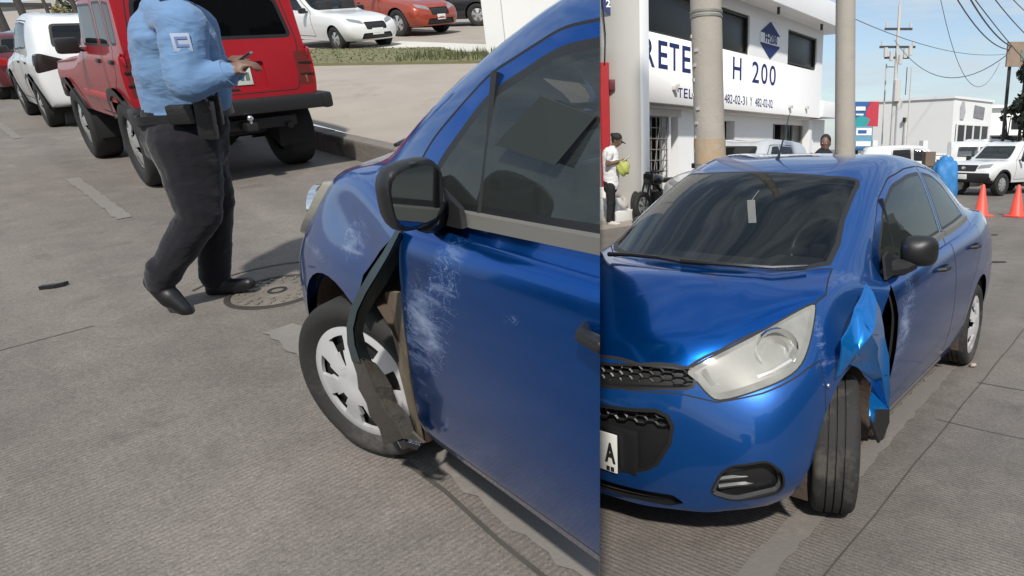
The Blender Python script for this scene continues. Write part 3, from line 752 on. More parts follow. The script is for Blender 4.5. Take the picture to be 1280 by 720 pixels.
    for s in (1, -1):
        b = bmesh.new(); bx(b, (-1.05, .34 * s, .60), (.50, .48, .18), bev=.06); bx(b, (-1.36, .34 * s, .89), (.15, .47, .58), Matrix.Rotation(R(-16), 3, 'Y'), bev=.06); i = add('front_seat', b, M_SEAT, None, 60)
        b = bmesh.new(); bx(b, (-1.47, .34 * s, 1.245), (.09, .25, .17), Matrix.Rotation(R(-12), 3, 'Y'), bev=.04); add('headrest', b, M_SEAT, i, 60)
    b = bmesh.new(); bx(b, (-2.1, 0, .62), (.5, 1.2, .18), bev=.06); bx(b, (-2.38, 0, .86), (.16, 1.2, .5), Matrix.Rotation(R(-18), 3, 'Y'), bev=.06); add('rear_seat', b, M_SEAT, None, 60)
    b = bmesh.new(); ring_ = []
    for k in range(25):
        a = 2 * math.pi * k / 24; ring_.append(Vector((-.72 - .06 * math.sin(a) * 1.2, .33 + .18 * math.cos(a), .96 + .17 * math.sin(a))))
    tube(b, ring_, .015, 8, cap=False); bx(b, (-.70, .33, .955), (.05, .13, .10), bev=.02); bx(b, (-.705, .33, .96), (.02, .34, .03)); add('steering_wheel', b, M_BLACK, None, 50)
    b = bmesh.new(); bx(b, (-.66, 0, 1.255), (.02, .22, .06), bev=.015); tube(b, [(-.66, 0, 1.28), (-.63, 0, 1.34)], .008); add('rear_view_mirror', b, M_BLACK, None, 50)
    for s in (1, -1):
        b = bmesh.new(); y = s
        pts = [(.10, .10 + .0 * s, 1.005), (.075, .32 * s if s > 0 else -.02, 1.00), (.0, .52 * s if s > 0 else -.36, .998)]
        pts = [(.135, .02, 1.003), (.125, .20, 1.006), (.055, .42, 1.002), (-.05, .53, 1.005)] if s == 1 else [(.12, -.50 + .1, .995), (.135, -.25, 1.006), (.14, -.10, 1.008), (.14, .02, 1.0)]
        tube(b, pts, [.012, .009, .008, .006], 6); add('wiper', b, M_BLACK)
    b = bmesh.new(); tube(b, [(-.92, -.02, 1.43), (-1.08, -.02, 1.60)], [.006, .002], 6); lathe(b, [(.02, 0), (.016, .02), (.001, .022)], 10); xf(b, Matrix.Identity(4)); 
    bm2 = bmesh.new(); tube(bm2, [(-.86, -.02, 1.415), (-.89, -.02, 1.455), (-1.0, -.02, 1.67)], [.014, .006, .002], 6); b.free(); add('aerial', bm2, M_BLACK)
    return P
M_LENSEDGE = mat('yellowed lens edge', (.60, .58, .46), .35, coat=.4)
M_HOUSE = mat('lamp housing', (.17, .17, .165), .4, .3)
_HP = None
def hero_car(M, side, label, extra=None, steer=20, off=(0, 0, 0), wr=1.0):
    global _HP
    if _HP is None: _HP = hero_parts()
    root = empty('saloon_car', M, label, 'car', None, side); made = []
    for (name, par, me, lab) in _HP:
        if isinstance(me, tuple) or me is None: pass
        p = made[par] if par is not None else root
        if name == 'wheel': 
            _, cx, s = me if isinstance(me, tuple) else (None, 0, 1)
            o = bpy.data.objects.new('wheel', SCENE_PARTS['tyre'].copy()); COL.objects.link(o); o.parent = root
            hit = cx == 0 and s > 0
            o.matrix_local = Matrix.Translation(Vector((cx, .70 * s, .285 * (wr if hit else 1))) + Vector(off if hit else (0, 0, 0))) @ Matrix.Rotation(R(steer if cx == 0 else 0) + (0 if s > 0 else math.pi), 4, 'Z') @ Matrix.Scale(wr if hit else 1, 4)
        else:
            o = bpy.data.objects.new(name, me); COL.objects.link(o); o.parent = p
        if lab: o['label'] = lab
        made.append(o)
    return root, made
# ------------------------------------------------------------------ other vehicles: profile -> cage -> cut panels
M_RUBBER = mat('worn tyre', (.020, .020, .020), .85, var=.3, bump=.12, bscale=60)
M_ALLOY = mat('alloy wheel', (.50, .50, .50), .35, .6, var=.08)
M_WELL = mat('dark wheel arch', (.012, .012, .013), .9)
M_RED_LENS = mat('red lamp lens', (.30, .012, .010), .18, coat=.5)
M_WHITE_LENS = mat('clear lamp lens', (.28, .29, .30), .12, .3, coat=.6)
M_DARKGLASS = glass('dark privacy glass', tint=(.008, .009, .010), clear=.06)
def stations(rows):
    """rows: x, bottom, belt, top, half-widths (bottom, max, belt, top), shift of the top"""
    out = []
    for (x, zb, zl, zt, wb, wm, wl, wt, dx) in rows:
        d = zl - zb
        out.append([(x, wb * .98, zb), (x, wb, zb + .12 * d), (x, wm, zb + .42 * d), (x, wm, zb + .74 * d), (x, (wm * .55 + wl * .45), zb + .93 * d), (x, wl, zl),
                    (x + dx, wt, zt - .035 * min(1, (zt - zl) * 3)), (x + dx * 1.06, wt * .5, zt), (x + dx * 1.08, 0, zt + .006)])
    return out
def caps(st, bulge, sgn):
    C = []
    for l in range(5):
        x, y, z = st[l]; b = bulge[l]
        C.append([(x + sgn * b * .62, y * .70, z), (x + sgn * b * .92, y * .36, z), (x + sgn * b, 0, z)])
    return C
def wheel_obj(parent, x, y, r, w, me_t, me_c, side, steer=0):
    o = bpy.data.objects.new('wheel', me_t); COL.objects.link(o); o.parent = parent
    o.matrix_local = Matrix.Translation((x, y, r)) @ Matrix.Rotation(R(steer) + (0 if side > 0 else math.pi), 4, 'Z')
    c = bpy.data.objects.new('rim', me_c); COL.objects.link(c); c.parent = o
    return o
def child(name, bm, m, parent, smooth=35):
    o = bpy.data.objects.new(name, mesh_from_bm(name, bm, m, smooth)); COL.objects.link(o); o.parent = parent; return o
_WM = {}
def wheel_meshes(r, w, rim=.62, spokes=5, style=.5, m=None):
    k = (r, w, rim, spokes, style, m.name if m else '')
    if k not in _WM:
        t = tyre_bm(r, w, r * rim, 32, False); c = cover_bm(r * (rim + .02), w * .40, spokes, .28, .86, style, .02, 7, spokes * 10, .01)
        lathe(c, [(.001, w * .1), (r * rim * .97, w * .1), (r * rim * .97, -w * .3)], 24, 'Y')
        _WM[k] = (mesh_from_bm('tyre', t, M_RUBBER, 40), mesh_from_bm('rim', c, m or M_ALLOY, 35))
    return _WM[k]
def gen_car(name, cat, M, side, label, rows, mpaint, axles, wheel, windows, fcap=(.10, .16, .16, .14, .10), rcap=(.05, .08, .08, .06, .04), arch=1.16,
            doors=(), front=None, rear=None, group=None, creases=(), lev=2, gl=None, archtrim=None, wheelm=None, spokes=5, wstyle=.5, nx=.12, sill=None):
    gl = gl or M_GLASS
    root = empty(name, M, label, cat, group, side); st = stations(rows); n = len(st)
    cr = [('long', 0, n - 1, 6, .3), ('across', 6, 9, 0, .3)] + list(creases)
    bm = body_cage(st, caps(st[0], fcap, 1), caps(st[-1], rcap, -1), cr, lev, 3)
    wm = max(r[5] for r in rows); r_, w_ = wheel
    for (ax, kind) in axles:
        c = [(ax + r_ * arch * math.cos(2 * math.pi * k / 28), r_ + r_ * arch * math.sin(2 * math.pi * k / 28) * (1 if k <= 14 else 1.6)) for k in range(28)]
        for s in (1, -1):
            ff = lambda q, nn, s=s: q.y * s > wm * .55
            if archtrim:
                big = [(ax + r_ * (arch + .17) * math.cos(2 * math.pi * k / 28), r_ + r_ * (arch + .17) * math.sin(2 * math.pi * k / 28) * (1 if k <= 14 else 1.6)) for k in range(28)]
                fl = cut(bm, big, SIDE, ff); inner = set(cut(bm, c, SIDE, ff)); fl = [f for f in cut(bm, big, SIDE, ff) if f.is_valid and f not in inner]
                nb = take(bm, fl); nb.normal_update()
                for v in nb.verts: v.co.y += .028 * s
                child('wheel_flare', sink(nb, (0, 0, 0)), archtrim, root)
                fs = cut(bm, c, SIDE, ff)
            else: fs = cut(bm, c, SIDE, ff)
            bmesh.ops.delete(bm, geom=fs, context='FACES')
            b = bmesh.new(); prev = None
            for k in range(13):
                a = math.pi * (-.1 + 1.2 * k / 12); rr = r_ * arch * .985
                q = [b.verts.new((ax + rr * math.cos(a), y * s, r_ + rr * math.sin(a))) for y in (wm * .95, wm * .5)] + [b.verts.new((ax, wm * .5 * s, r_))]
                if prev:
                    b.faces.new((prev[0], q[0], q[1], prev[1])); b.faces.new((prev[1], q[1], q[2], prev[2]))
                prev = q
            child('wheel_arch', b, M_WELL, root)
    parts = []
    for (kind, poly) in windows:
        if kind == 'side':
            for s in (1, -1): parts.append(('side_window', take(bm, ring(bm, poly, SIDE, lambda q, nn, s=s: q.y * s > .2 and nn.y * s > .3, .022, 1)), [gl, M_BLACK]))
        elif kind == 'front': parts.append(('windscreen', take(bm, ring(bm, poly, FRONT, lambda q, nn: nn.x > nx and q.x > rows[-1][0] * .75, .03, 1)), [gl, M_BLACK]))
        elif kind == 'rear': parts.append(('rear_window', take(bm, ring(bm, poly, FRONT, lambda q, nn: nn.x < -nx and q.x < rows[0][0] * .0 - .2, .03, 1)), [gl, M_BLACK]))
    for p in doors:
        for s in (1, -1): parts.append(('door', take(bm, ring(bm, p, SIDE, lambda q, nn, s=s: q.y * s > .3 and nn.y * s > .15, .014, 2)), [mpaint, M_BLACK, M_GAP]))
    if front: parts += front(bm)
    if rear: parts += rear(bm)
    body = child('body', bm, [mpaint, M_BLACK, M_GAP], root)
    for nme, b, mm in parts:
        if b.faces: child(nme, b, mm, root)
    b = bmesh.new(); xs = [r[0] for r in rows]; zs = min(r[1] for r in rows); bx(b, ((axles[0][0] + axles[-1][0]) / 2, 0, zs + .12), (abs(axles[0][0] - axles[-1][0]) + .9, wm * 1.1, .16)); child('underbody', b, M_WELL, root)
    b = bmesh.new(); belt = sum(r[2] for r in rows) / n; cx = (axles[0][0] + axles[-1][0]) / 2
    bx(b, (cx + .2, wm * .45, belt - .12), (.16, wm * .5, .75), bev=.05); bx(b, (cx + .2, -wm * .45, belt - .12), (.16, wm * .5, .75), bev=.05); bx(b, (cx - .65, 0, belt - .2), (.16, wm * 1.4, .6), bev=.05); bx(b, (cx + 1.0, 0, belt - .16), (.35, wm * 1.6, .2), bev=.04)
    child('seats', b, M_DARK, root)
    mt, mc = wheel_meshes(r_, w_, .62, spokes, wstyle, wheelm)
    for (ax, steer) in axles:
        for s in (1, -1): wheel_obj(root, ax, (wm - w_ * .52) * s, r_, w_, mt, mc, s, steer)
    return root
def rect(u0, v0, u1, v1, r=.03): return rpoly([(u0, v0), (u1, v0), (u1, v1), (u0, v1)], r, 2)
def endpatch(bm, poly, front, m, name, d=.0, mi=0, mirrored=True, x0=0):
    """cut a lamp, grille or plate area into the front or rear end"""
    out = []
    for pl in ([poly, mirror(poly)] if mirrored else [poly]):
        b = take(bm, cut(bm, pl, FRONT, (lambda q, nn: nn.x > .12 and q.x > x0) if front else (lambda q, nn: nn.x < -.12 and q.x < x0)))
        if d: sink(b, (-d if front else d, 0, 0))
        out.append((name, b, m))
    return out

# ------------------------------------------------------------------ people: limbs and trunk fused into one skin
M_SKIN = mat('brown skin', (.15, .082, .056), .55, var=.12, scale=9)
M_HAIR = mat('black hair', (.012, .010, .009), .7, bump=.3, bscale=80)
def figure(name, segs, balls, mats, M, side, label, voxel=.012, cat='person', wrinkle=(), smooth=2, parent=None, cutfaces=None):
    """segs: (p0, p1, r0, r1, material index, flatten); balls: (centre, radii, material index)"""
    bm = bmesh.new()
    for (a, b, r0, r1, mi, fl) in segs:
        a, b = Vector(a), Vector(b); k = 7; rings = []
        t = (b - a).normalized(); u = t.cross(Vector(fl[0]) if fl else Vector((0, 1, 0)))
        if u.length < 1e-3: u = t.cross(Vector((1, 0, 0)))
        u.normalize(); v = t.cross(u).normalized(); q = fl[1] if fl else 1.0
        n = 14; prof = []
        for i in range(-3, k + 4):
            if i < 0: s = math.sin((i + 3) / 3 * math.pi / 2); p = a - t * r0 * math.cos((i + 3) / 3 * math.pi / 2) * .9; r = r0 * max(.05, s)
            elif i > k: s = math.cos((i - k) / 3 * math.pi / 2); p = b + t * r1 * math.sin((i - k) / 3 * math.pi / 2) * .9; r = r1 * max(.05, s)
            else: f = i / k; p = a.lerp(b, f); r = r0 + (r1 - r0) * f
            rings.append([bm.verts.new(p + (u * math.cos(2 * math.pi * j / n) + v * math.sin(2 * math.pi * j / n) * q) * r) for j in range(n)])
        for i in range(len(rings) - 1):
            for j in range(n): bm.faces.new((rings[i][j], rings[i][(j + 1) % n], rings[i + 1][(j + 1) % n], rings[i + 1][j]))
        bm.faces.new(rings[0][::-1]); bm.faces.new(rings[-1])
    for (c, rad, mi, rot) in balls:
        g = bmesh.ops.create_uvsphere(bm, u_segments=16, v_segments=10, radius=1)
        bmesh.ops.transform(bm, matrix=Matrix.Translation(c) @ (rot.to_4x4() if rot else Matrix.Identity(4)) @ Matrix.Diagonal((*rad, 1)), verts=g['verts'])
    bmesh.ops.recalc_face_normals(bm, faces=bm.faces[:])
    me = bpy.data.meshes.new('skin'); bm.to_mesh(me); bm.free()
    o = bpy.data.objects.new('skin', me); COL.objects.link(o)
    rm = o.modifiers.new('r', 'REMESH'); rm.mode = 'VOXEL'; rm.voxel_size = voxel
    sm = o.modifiers.new('s', 'SMOOTH'); sm.factor = .5; sm.iterations = smooth
    bpy.context.view_layer.update(); em = o.evaluated_get(bpy.context.evaluated_depsgraph_get()).to_mesh()
    bm = bmesh.new(); bm.from_mesh(em); o.evaluated_get(bpy.context.evaluated_depsgraph_get()).to_mesh_clear(); bpy.data.objects.remove(o); bpy.data.meshes.remove(me)
    bm.normal_update()
    from mathutils import noise
    def near(p):
        best = (9, 0)
        for (a, b, r0, r1, mi, fl) in segs:
            a, b = Vector(a), Vector(b); d = b - a; t = max(0, min(1, (p - a).dot(d) / d.dot(d))); dd = ((p - a - d * t).length) / (r0 + (r1 - r0) * t)
            if dd < best[0]: best = (dd, mi)
        for (c, rad, mi, rot) in balls:
            q = (rot.transposed() @ (p - Vector(c))) if rot else (p - Vector(c)); dd = math.sqrt(sum((q[i] / rad[i]) ** 2 for i in range(3)))
            if dd < best[0]: best = (dd, mi)
        return best[1]
    cl = {f.index: near(f.calc_center_median()) for f in bm.faces}
    for f in bm.faces: f.material_index = cl[f.index]; f.smooth = True
    if wrinkle:
        for v in bm.verts:
            mi = v.link_faces[0].material_index
            for (wmi, amp, fx, fz) in wrinkle:
                if mi == wmi:
                    q = Vector((v.co.x * fx + .6 * v.co.z * fx, v.co.y * fx, v.co.z * fz - .5 * v.co.x * fz)); w = .6 - 2.2 * abs(noise.noise(q)) + .4 * noise.noise(q * 2.3)
                    v.co += v.normal * amp * w
    me = bpy.data.meshes.new(name); bm.to_mesh(me); bm.free()
    for m in mats: me.materials.append(m)
    o = bpy.data.objects.new(name, me); link(o, parent, M, side)
    if label: tag(o, label, cat)
    return o
def hand(segs, wrist, direction, palm_n, mi, size=1.0, curl=.5, thumb=1):
    """palm, four unequal bent fingers and a thumb, as limb segments"""
    d = Vector(direction).normalized(); pn = Vector(palm_n); pn = (pn - d * pn.dot(d)).normalized(); s = d.cross(pn).normalized()
    w = Vector(wrist); S = size
    segs.append((w, w + d * .055 * S, .026 * S, .030 * S, mi, None)); segs.append((w + d * .05 * S - s * .018 * S, w + d * .05 * S + s * .018 * S, .020 * S, .020 * S, mi, None))
    for i, ln in enumerate((.068, .078, .072, .056)):
        o = w + d * .075 * S + s * (.028 - .019 * i) * S; a = o + (d * math.cos(curl * .6) + pn * math.sin(curl * .6)) * ln * .5 * S
        b = a + (d * math.cos(curl * 1.6) + pn * math.sin(curl * 1.6)) * ln * .5 * S
        segs.append((o, a, .0092 * S, .0085 * S, mi, None)); segs.append((a, b, .0085 * S, .007 * S, mi, None))
    t0 = w + d * .025 * S + s * .026 * S * thumb; t1 = t0 + (d * .6 + s * .7 * thumb + pn * .35).normalized() * .035 * S; t2 = t1 + (d * .85 + s * .2 * thumb + pn * .5).normalized() * .03 * S
    segs.append((t0, t1, .012 * S, .010 * S, mi, None)); segs.append((t1, t2, .010 * S, .008 * S, mi, None))
def head(balls, segs, c, fwd, mi_skin, mi_hair, S=1.0, cap=None):
    """skull, jaw, nose, brow, ears, eyes left to children; fwd is the way the face looks"""
    f = Vector(fwd).normalized(); l = Vector((0, 0, 1)).cross(f).normalized(); u = f.cross(l).normalized(); c = Vector(c)
    Rm = Matrix((f, l, u)).transposed()
    P = lambda a, b, d: tuple(c + (f * a + l * b + u * d) * S)
    balls += [(P(0, 0, .02), (.098 * S, .075 * S, .105 * S), mi_skin, Rm), (P(.025, 0, -.055), (.068 * S, .056 * S, .068 * S), mi_skin, Rm), (P(.100, 0, -.012), (.020 * S, .014 * S, .026 * S), mi_skin, Rm), (P(.085, 0, -.058), (.014 * S, .026 * S, .009 * S), mi_skin, Rm), (P(.082, 0, .028), (.018 * S, .050 * S, .012 * S), mi_skin, Rm)]
    for s in (1, -1): balls.append((P(-.01, .078 * s, -.01), (.020 * S, .010 * S, .032 * S), mi_skin, Rm))
    if mi_hair is not None: balls += [(P(-.020, 0, .050), (.100 * S, .085 * S, .098 * S), mi_hair, Rm), (P(-.045, 0, .0), (.072 * S, .080 * S, .075 * S), mi_hair, Rm)]
    return Rm, P
# ================================================================== LEFT-HAND STREET (its ground is a slope of about ten degrees)
def road_mat(name, col, ang, groove=15.0, depth=.5, polish=True):
    m, nt, b = _nodes(name); n = nt.nodes; l = nt.links
    tc = n.new('ShaderNodeTexCoord'); mp = n.new('ShaderNodeMapping'); mp.inputs['Rotation'].default_value = (0, 0, ang); l.new(tc.outputs['Object'], mp.inputs[0])
    def noise(s, d=6, r=.6, src=None):
        q = n.new('ShaderNodeTexNoise'); q.inputs['Scale'].default_value = s; q.inputs['Detail'].default_value = d; q.inputs['Roughness'].default_value = r; l.new(src or tc.outputs['Object'], q.inputs['Vector']); return q.outputs['Fac']
    def ramp(f, a, c, lo, hi):
        q = n.new('ShaderNodeMapRange'); q.inputs[1].default_value = a; q.inputs[2].default_value = c; q.inputs[3].default_value = lo; q.inputs[4].default_value = hi; l.new(f, q.inputs[0]); return q.outputs[0]
    def mul(a, c, op='MULTIPLY'):
        q = n.new('ShaderNodeMath'); q.operation = op
        for i, v in enumerate((a, c)):
            if isinstance(v, (int, float)): q.inputs[i].default_value = v
            else: l.new(v, q.inputs[i])
        return q.outputs[0]
    big = ramp(noise(.55, 6, .65), .3, .7, .78, 1.18); mid = ramp(noise(5.0, 6, .7), .3, .7, .86, 1.12); fine = ramp(noise(150, 3, .7), .25, .75, .55, 1.4); grit = ramp(noise(45, 4, .7), .3, .7, .80, 1.2)
    # long tyre-worn bands along the street
    st = n.new('ShaderNodeMapping'); st.inputs['Scale'].default_value = (.12, 1.6, 1); l.new(mp.outputs[0], st.inputs[0]); band = ramp(noise(1.0, 4, .55, st.outputs[0]), .3, .7, .84, 1.12)
    wv = n.new('ShaderNodeTexWave'); wv.bands_direction = 'X'; wv.inputs['Scale'].default_value = groove; wv.inputs['Distortion'].default_value = .9; wv.inputs['Detail'].default_value = 2; wv.inputs['Detail Scale'].default_value = 1.4; l.new(mp.outputs[0], wv.inputs[0])
    gm = ramp(noise(1.1, 4, .6), .35, .6, .25, 1.0)
    f = mul(mul(mul(big, mid), mul(fine, grit)), band)
    gv = ramp(wv.outputs['Fac'], 0, .5, .91, 1.0); f = mul(f, gv)
    # oil drips, tyre smears and pale patches of cement dust
    spots = ramp(noise(3.3, 4, .6), .60, .76, 1.0, .72); pale = ramp(noise(1.9, 7, .75), .56, .70, 1.0, 1.22); grains = ramp(noise(420, 2, .6), .62, .70, 1.0, 1.6); dk = ramp(noise(300, 2, .6), .64, .72, 1.0, .45)
    f = mul(mul(f, mul(spots, pale)), mul(grains, dk))
    mx = n.new('ShaderNodeMix'); mx.data_type = 'RGBA'; mx.blend_type = 'MULTIPLY'; mx.inputs[0].default_value = 1; mx.inputs[6].default_value = (*col, 1); l.new(f, mx.inputs[7]); l.new(mx.outputs[2], b.inputs['Base Color'])
    b.inputs['Roughness'].default_value = .88; b.inputs['Specular IOR Level'].default_value = .3
    h = mul(mul(wv.outputs['Fac'], gm), .9); h = mul(h, mul(noise(90, 4, .7), .7), 'ADD')
    bp = n.new('ShaderNodeBump'); bp.inputs['Strength'].default_value = depth * .75; bp.inputs['Distance'].default_value = .008; l.new(h, bp.inputs['Height']); l.new(bp.outputs[0], b.inputs['Normal'])
    return m
def faded_paint(name, col, road, keep=.5):
    """road paint worn through to the concrete in patches"""
    m, nt, b = _nodes(name); n = nt.nodes; l = nt.links
    tc = n.new('ShaderNodeTexCoord'); nz = n.new('ShaderNodeTexNoise'); nz.inputs['Scale'].default_value = 22; nz.inputs['Detail'].default_value = 9; nz.inputs['Roughness'].default_value = .75
    n2 = n.new('ShaderNodeTexNoise'); n2.inputs['Scale'].default_value = 2.2; n2.inputs['Detail'].default_value = 3
    l.new(tc.outputs['Object'], nz.inputs['Vector']); l.new(tc.outputs['Object'], n2.inputs['Vector'])
    ad = n.new('ShaderNodeMath'); ad.operation = 'ADD'; l.new(nz.outputs['Fac'], ad.inputs[0]); l.new(n2.outputs['Fac'], ad.inputs[1])
    mr = n.new('ShaderNodeMapRange'); mr.inputs[1].default_value = 1.15 - keep * .35; mr.inputs[2].default_value = 1.40 - keep * .25; mr.inputs[3].default_value = 0.10; mr.inputs[4].default_value = .75; l.new(ad.outputs[0], mr.inputs[0])
    mx = n.new('ShaderNodeMix'); mx.data_type = 'RGBA'; mx.inputs[6].default_value = (*road, 1); mx.inputs[7].default_value = (*col, 1); l.new(mr.outputs[0], mx.inputs[0]); l.new(mx.outputs[2], b.inputs['Base Color'])
    b.inputs['Roughness'].default_value = .85
    fn = n.new('ShaderNodeTexNoise'); fn.inputs['Scale'].default_value = 110; l.new(tc.outputs['Object'], fn.inputs['Vector']); bp = n.new('ShaderNodeBump'); bp.inputs['Strength'].default_value = .35; bp.inputs['Distance'].default_value = .006; l.new(fn.outputs['Fac'], bp.inputs['Height']); l.new(bp.outputs[0], b.inputs['Normal'])
    return m
YA = R(-47.524)
FA = Vector((math.sin(YA), math.cos(YA), 0)); RA_ = Vector((FA.y, -FA.x, 0))      # along the street, towards its kerb
def S(s, r, z=0.0): return FA * s + RA_ * r + Vector((0, 0, z))
ROAD_COL = (.178, .158, .140)
M_ROADL = road_mat('tined concrete road', ROAD_COL, -math.atan2(FA.y, FA.x), 15.0)
M_APRON = mat('pale concrete apron', (.315, .275, .235), .88, var=.18, scale=1.6, bump=.25, bscale=50, dirt=((.22, .19, .16), 1.3, .55))
M_KERB = mat('weathered kerb concrete', (.17, .15, .13), .9, var=.3, scale=3, bump=.4, bscale=25, dirt=((.05, .045, .04), 3, .5))
M_PAINTL = faded_paint('worn white road paint', (.24, .225, .20), (.170, .154, .139), .32)
M_JOINT = mat('dirt-filled road joint', (.065, .058, .050), .95, var=.3)
M_IRON = mat('worn cast iron', (.18, .158, .135), .7, .25, var=.35, scale=14, bump=.35, bscale=60)
def ribbon(bm, pts, w0, w1, z, ragged=False):
    """a thin slab along pts (2D, street axes s, r)"""
    n = len(pts); P = [Vector((p[0], p[1])) for p in pts]; rows = []
    if ragged:
        Q = []; rg = random.Random(len(pts))
        for a, c in zip(P, P[1:]): Q += [a.lerp(c, k / 8) for k in range(8)]
        P = Q + [P[-1]]; n = len(P)
    for i in range(n):
        t = (P[min(i + 1, n - 1)] - P[max(i - 1, 0)]).normalized(); m = Vector((-t.y, t.x))
        j0, j1 = ((rg.uniform(-1, 1) * .011, rg.uniform(-1, 1) * .011) if ragged else (0, 0)); rows.append([S(*(P[i] + m * (w0 + j0))), S(*(P[i] + m * (w1 + j1)))])
    vs = [[bm.verts.new(q + Vector((0, 0, z))) for q in r] for r in rows]
    for i in range(n - 1): bm.faces.new((vs[i][0], vs[i][1], vs[i + 1][1], vs[i + 1][0]))
    bmesh.ops.recalc_face_normals(bm, faces=bm.faces[:])
    for f in bm.faces:
        if f.normal.z < 0: f.normal_flip()
b = bmesh.new()
prism(b, [(-9, -16), (120, -16), (120, 3.0), (-9, 3.0)], -1.4, 0, lambda u, v, h: S(u, v, h))
tag(obj('road', b, M_ROADL, None, ML, None, LEFT), kind='structure')
b = bmesh.new()
prism(b, [(-9, -70), (300, -70), (300, -16), (-9, -16)], -1.4, .02, lambda u, v, h: S(u, v, h))
tag(obj('ground', b, M_APRON, None, ML, None, LEFT), kind='structure')
# joints and paint
for k, (pts, w) in enumerate([([(-4 + .3 * i, .74 + .012 * math.sin(i * 1.7) + .02 * math.sin(i * .45)) for i in range(21)], .007), ([(4.15, r) for r in (-3.2, -2, -1, .3)], .003)]):
    b = bmesh.new(); ribbon(b, pts, -w, w, .004); tag(obj('road_joint', b, M_JOINT, None, ML, None, LEFT), kind='structure')
b = bmesh.new(); ribbon(b, [(-3 + .4 * i, .885 + .01 * math.sin(i)) for i in range(17)], -.07, .07, .0055, True); tag(obj('lane_line', b, M_PAINTL, None, ML, None, LEFT), kind='structure')
for s0, s1 in ((6.45, 8.65), (12.5, 14.8), (18.6, 20.9)):
    b = bmesh.new(); ribbon(b, [(s0 + (s1 - s0) * i / 6, .865) for i in range(7)], -.05, .05, .005, True); tag(obj('lane_line', b, M_PAINTL, None, ML, None, LEFT), kind='structure')
# kerb: cast lengths side by side
kb = bmesh.new(); bx(kb, (0, 0, .03), (1.985, .17, .40), bev=.02)
kme = mesh_from_bm('kerb_stone', kb, M_KERB)
kroot = empty('kerb', ML @ Matrix.Translation(S(0, 3.045)), 'weathered concrete kerb along the far edge of the road behind the red four-by-four', 'kerb', None, LEFT)
for k in range(-2, 22):
    o = bpy.data.objects.new('kerb_stone', kme); COL.objects.link(o); o.parent = kroot
    p = FA * (2.0 * k + 1) + Vector((0, 0, -.018 + .006 * ((k * 7) % 3)))
    o.matrix_local = Matrix.Translation(p) @ Matrix.Rotation(math.atan2(FA.y, FA.x), 4, 'Z')
# apron and raised car park behind the kerb
def lot_z(y): 
    pts = [(3, .20), (8.0, .20), (13, .60), (22, 1.10), (60, 3.4), (120, 7)]
    for (a, za), (c, zc) in zip(pts, pts[1:]):
        if y <= c: return za + (zc - za) * max(0, y - a) / (c - a)
    return pts[-1][1]
b = bmesh.new(); ys = [3, 5, 7, 8.6, 10, 11, 12, 13, 15, 17, 19, 22, 30, 45, 60, 90]
rows = []
for y in ys:
    row = []
    for k in range(9):
        s_min = y * FA.y; 
        # left edge follows the kerb line r = 3.17
        x0 = (3.12 - y * RA_.y) / RA_.x; x = x0 + (24 - x0) * k / 8 if y < 20 else -50 + 80 * k / 8
        if y >= 20: x = max(x, x0)
        row.append(b.verts.new((x, y, lot_z(y) - (.0 if k else .0))))
    rows.append(row)
for i in range(len(rows) - 1):
    for k in range(8):
        try: b.faces.new((rows[i][k], rows[i][k + 1], rows[i + 1][k + 1], rows[i + 1][k]))
        except ValueError: pass
tag(obj('driveway', b, M_APRON, None, ML, None, LEFT), kind='structure')
# manhole
mp = LP(347, 364)
mh = empty('manhole_cover', ML @ Matrix.Translation((mp.x, mp.y, .003)), 'round cast iron manhole cover in the road beside the walking man', 'manhole cover', None, LEFT)
KM = .64
b = bmesh.new(); lathe(b, [(.345, 0), (.352, .006), (.385, .006), (.392, 0)], 48); xf(b, Matrix.Scale(KM, 4)); child('cover_frame', b, mat('dark iron rim', (.045, .038, .033), .75, .2, var=.3), mh)
b = bmesh.new(); lathe(b, [(.001, .003), (.10, .003), (.105, .008), (.135, .008), (.14, .003), (.325, .003), (.33, 0)], 48)
for ring_n, rad in ((10, .19), (16, .25), (20, .30)):
    for k in range(ring_n):
        a = 2 * math.pi * k / ring_n; bx(b, (rad * math.cos(a), rad * math.sin(a), .008), (.034, .026, .010), Matrix.Rotation(a, 3, 'Z'), bev=.003)
xf(b, Matrix.Scale(KM, 4)); child('cover_plate', b, M_IRON, mh)
b = bmesh.new(); lathe(b, [(.048, .004), (.05, .010), (.075, .010), (.077, .004)], 32); xf(b, Matrix.Scale(KM, 4)); child('lifting_ring', b, mat('dark iron', (.03, .027, .025), .7, .3), mh)
b = bmesh.new()
c0 = Vector((mp.x, mp.y, .005)); arc = [c0 + Vector((.48 * math.cos(a), .48 * math.sin(a), 0)) for a in [R(60 + 9 * k) for k in range(14)]]
for p, q in zip(arc, arc[1:]):
    t = (q - p).normalized(); nn = Vector((-t.y, t.x, 0)) * .007; b.faces.new([b.verts.new(v) for v in (p - nn, p + nn, q + nn, q - nn)])
bmesh.ops.recalc_face_normals(b, faces=b.faces[:])
tag(obj('road_joint', b, M_JOINT, None, ML, None, LEFT), kind='structure')
# debris
dp = LP(67, 360)
b = bmesh.new(); prism(b, [(-.06, -.014), (.01, -.02), (.05, .0), (.065, .03), (.03, .022), (-.05, .016)], .003, .022, lambda u, v, h: Vector((u, v * .8, h + .10 * max(0, u - .03))))
tag(obj('plastic_fragment', b, M_BLACK, None, ML @ Matrix.Translation((dp.x, dp.y, 0)) @ Matrix.Rotation(R(20), 4, 'Z'), None, LEFT), 'small black plastic fragment lying alone on the open grey road', 'debris')
sp_ = LP(352, 460); 

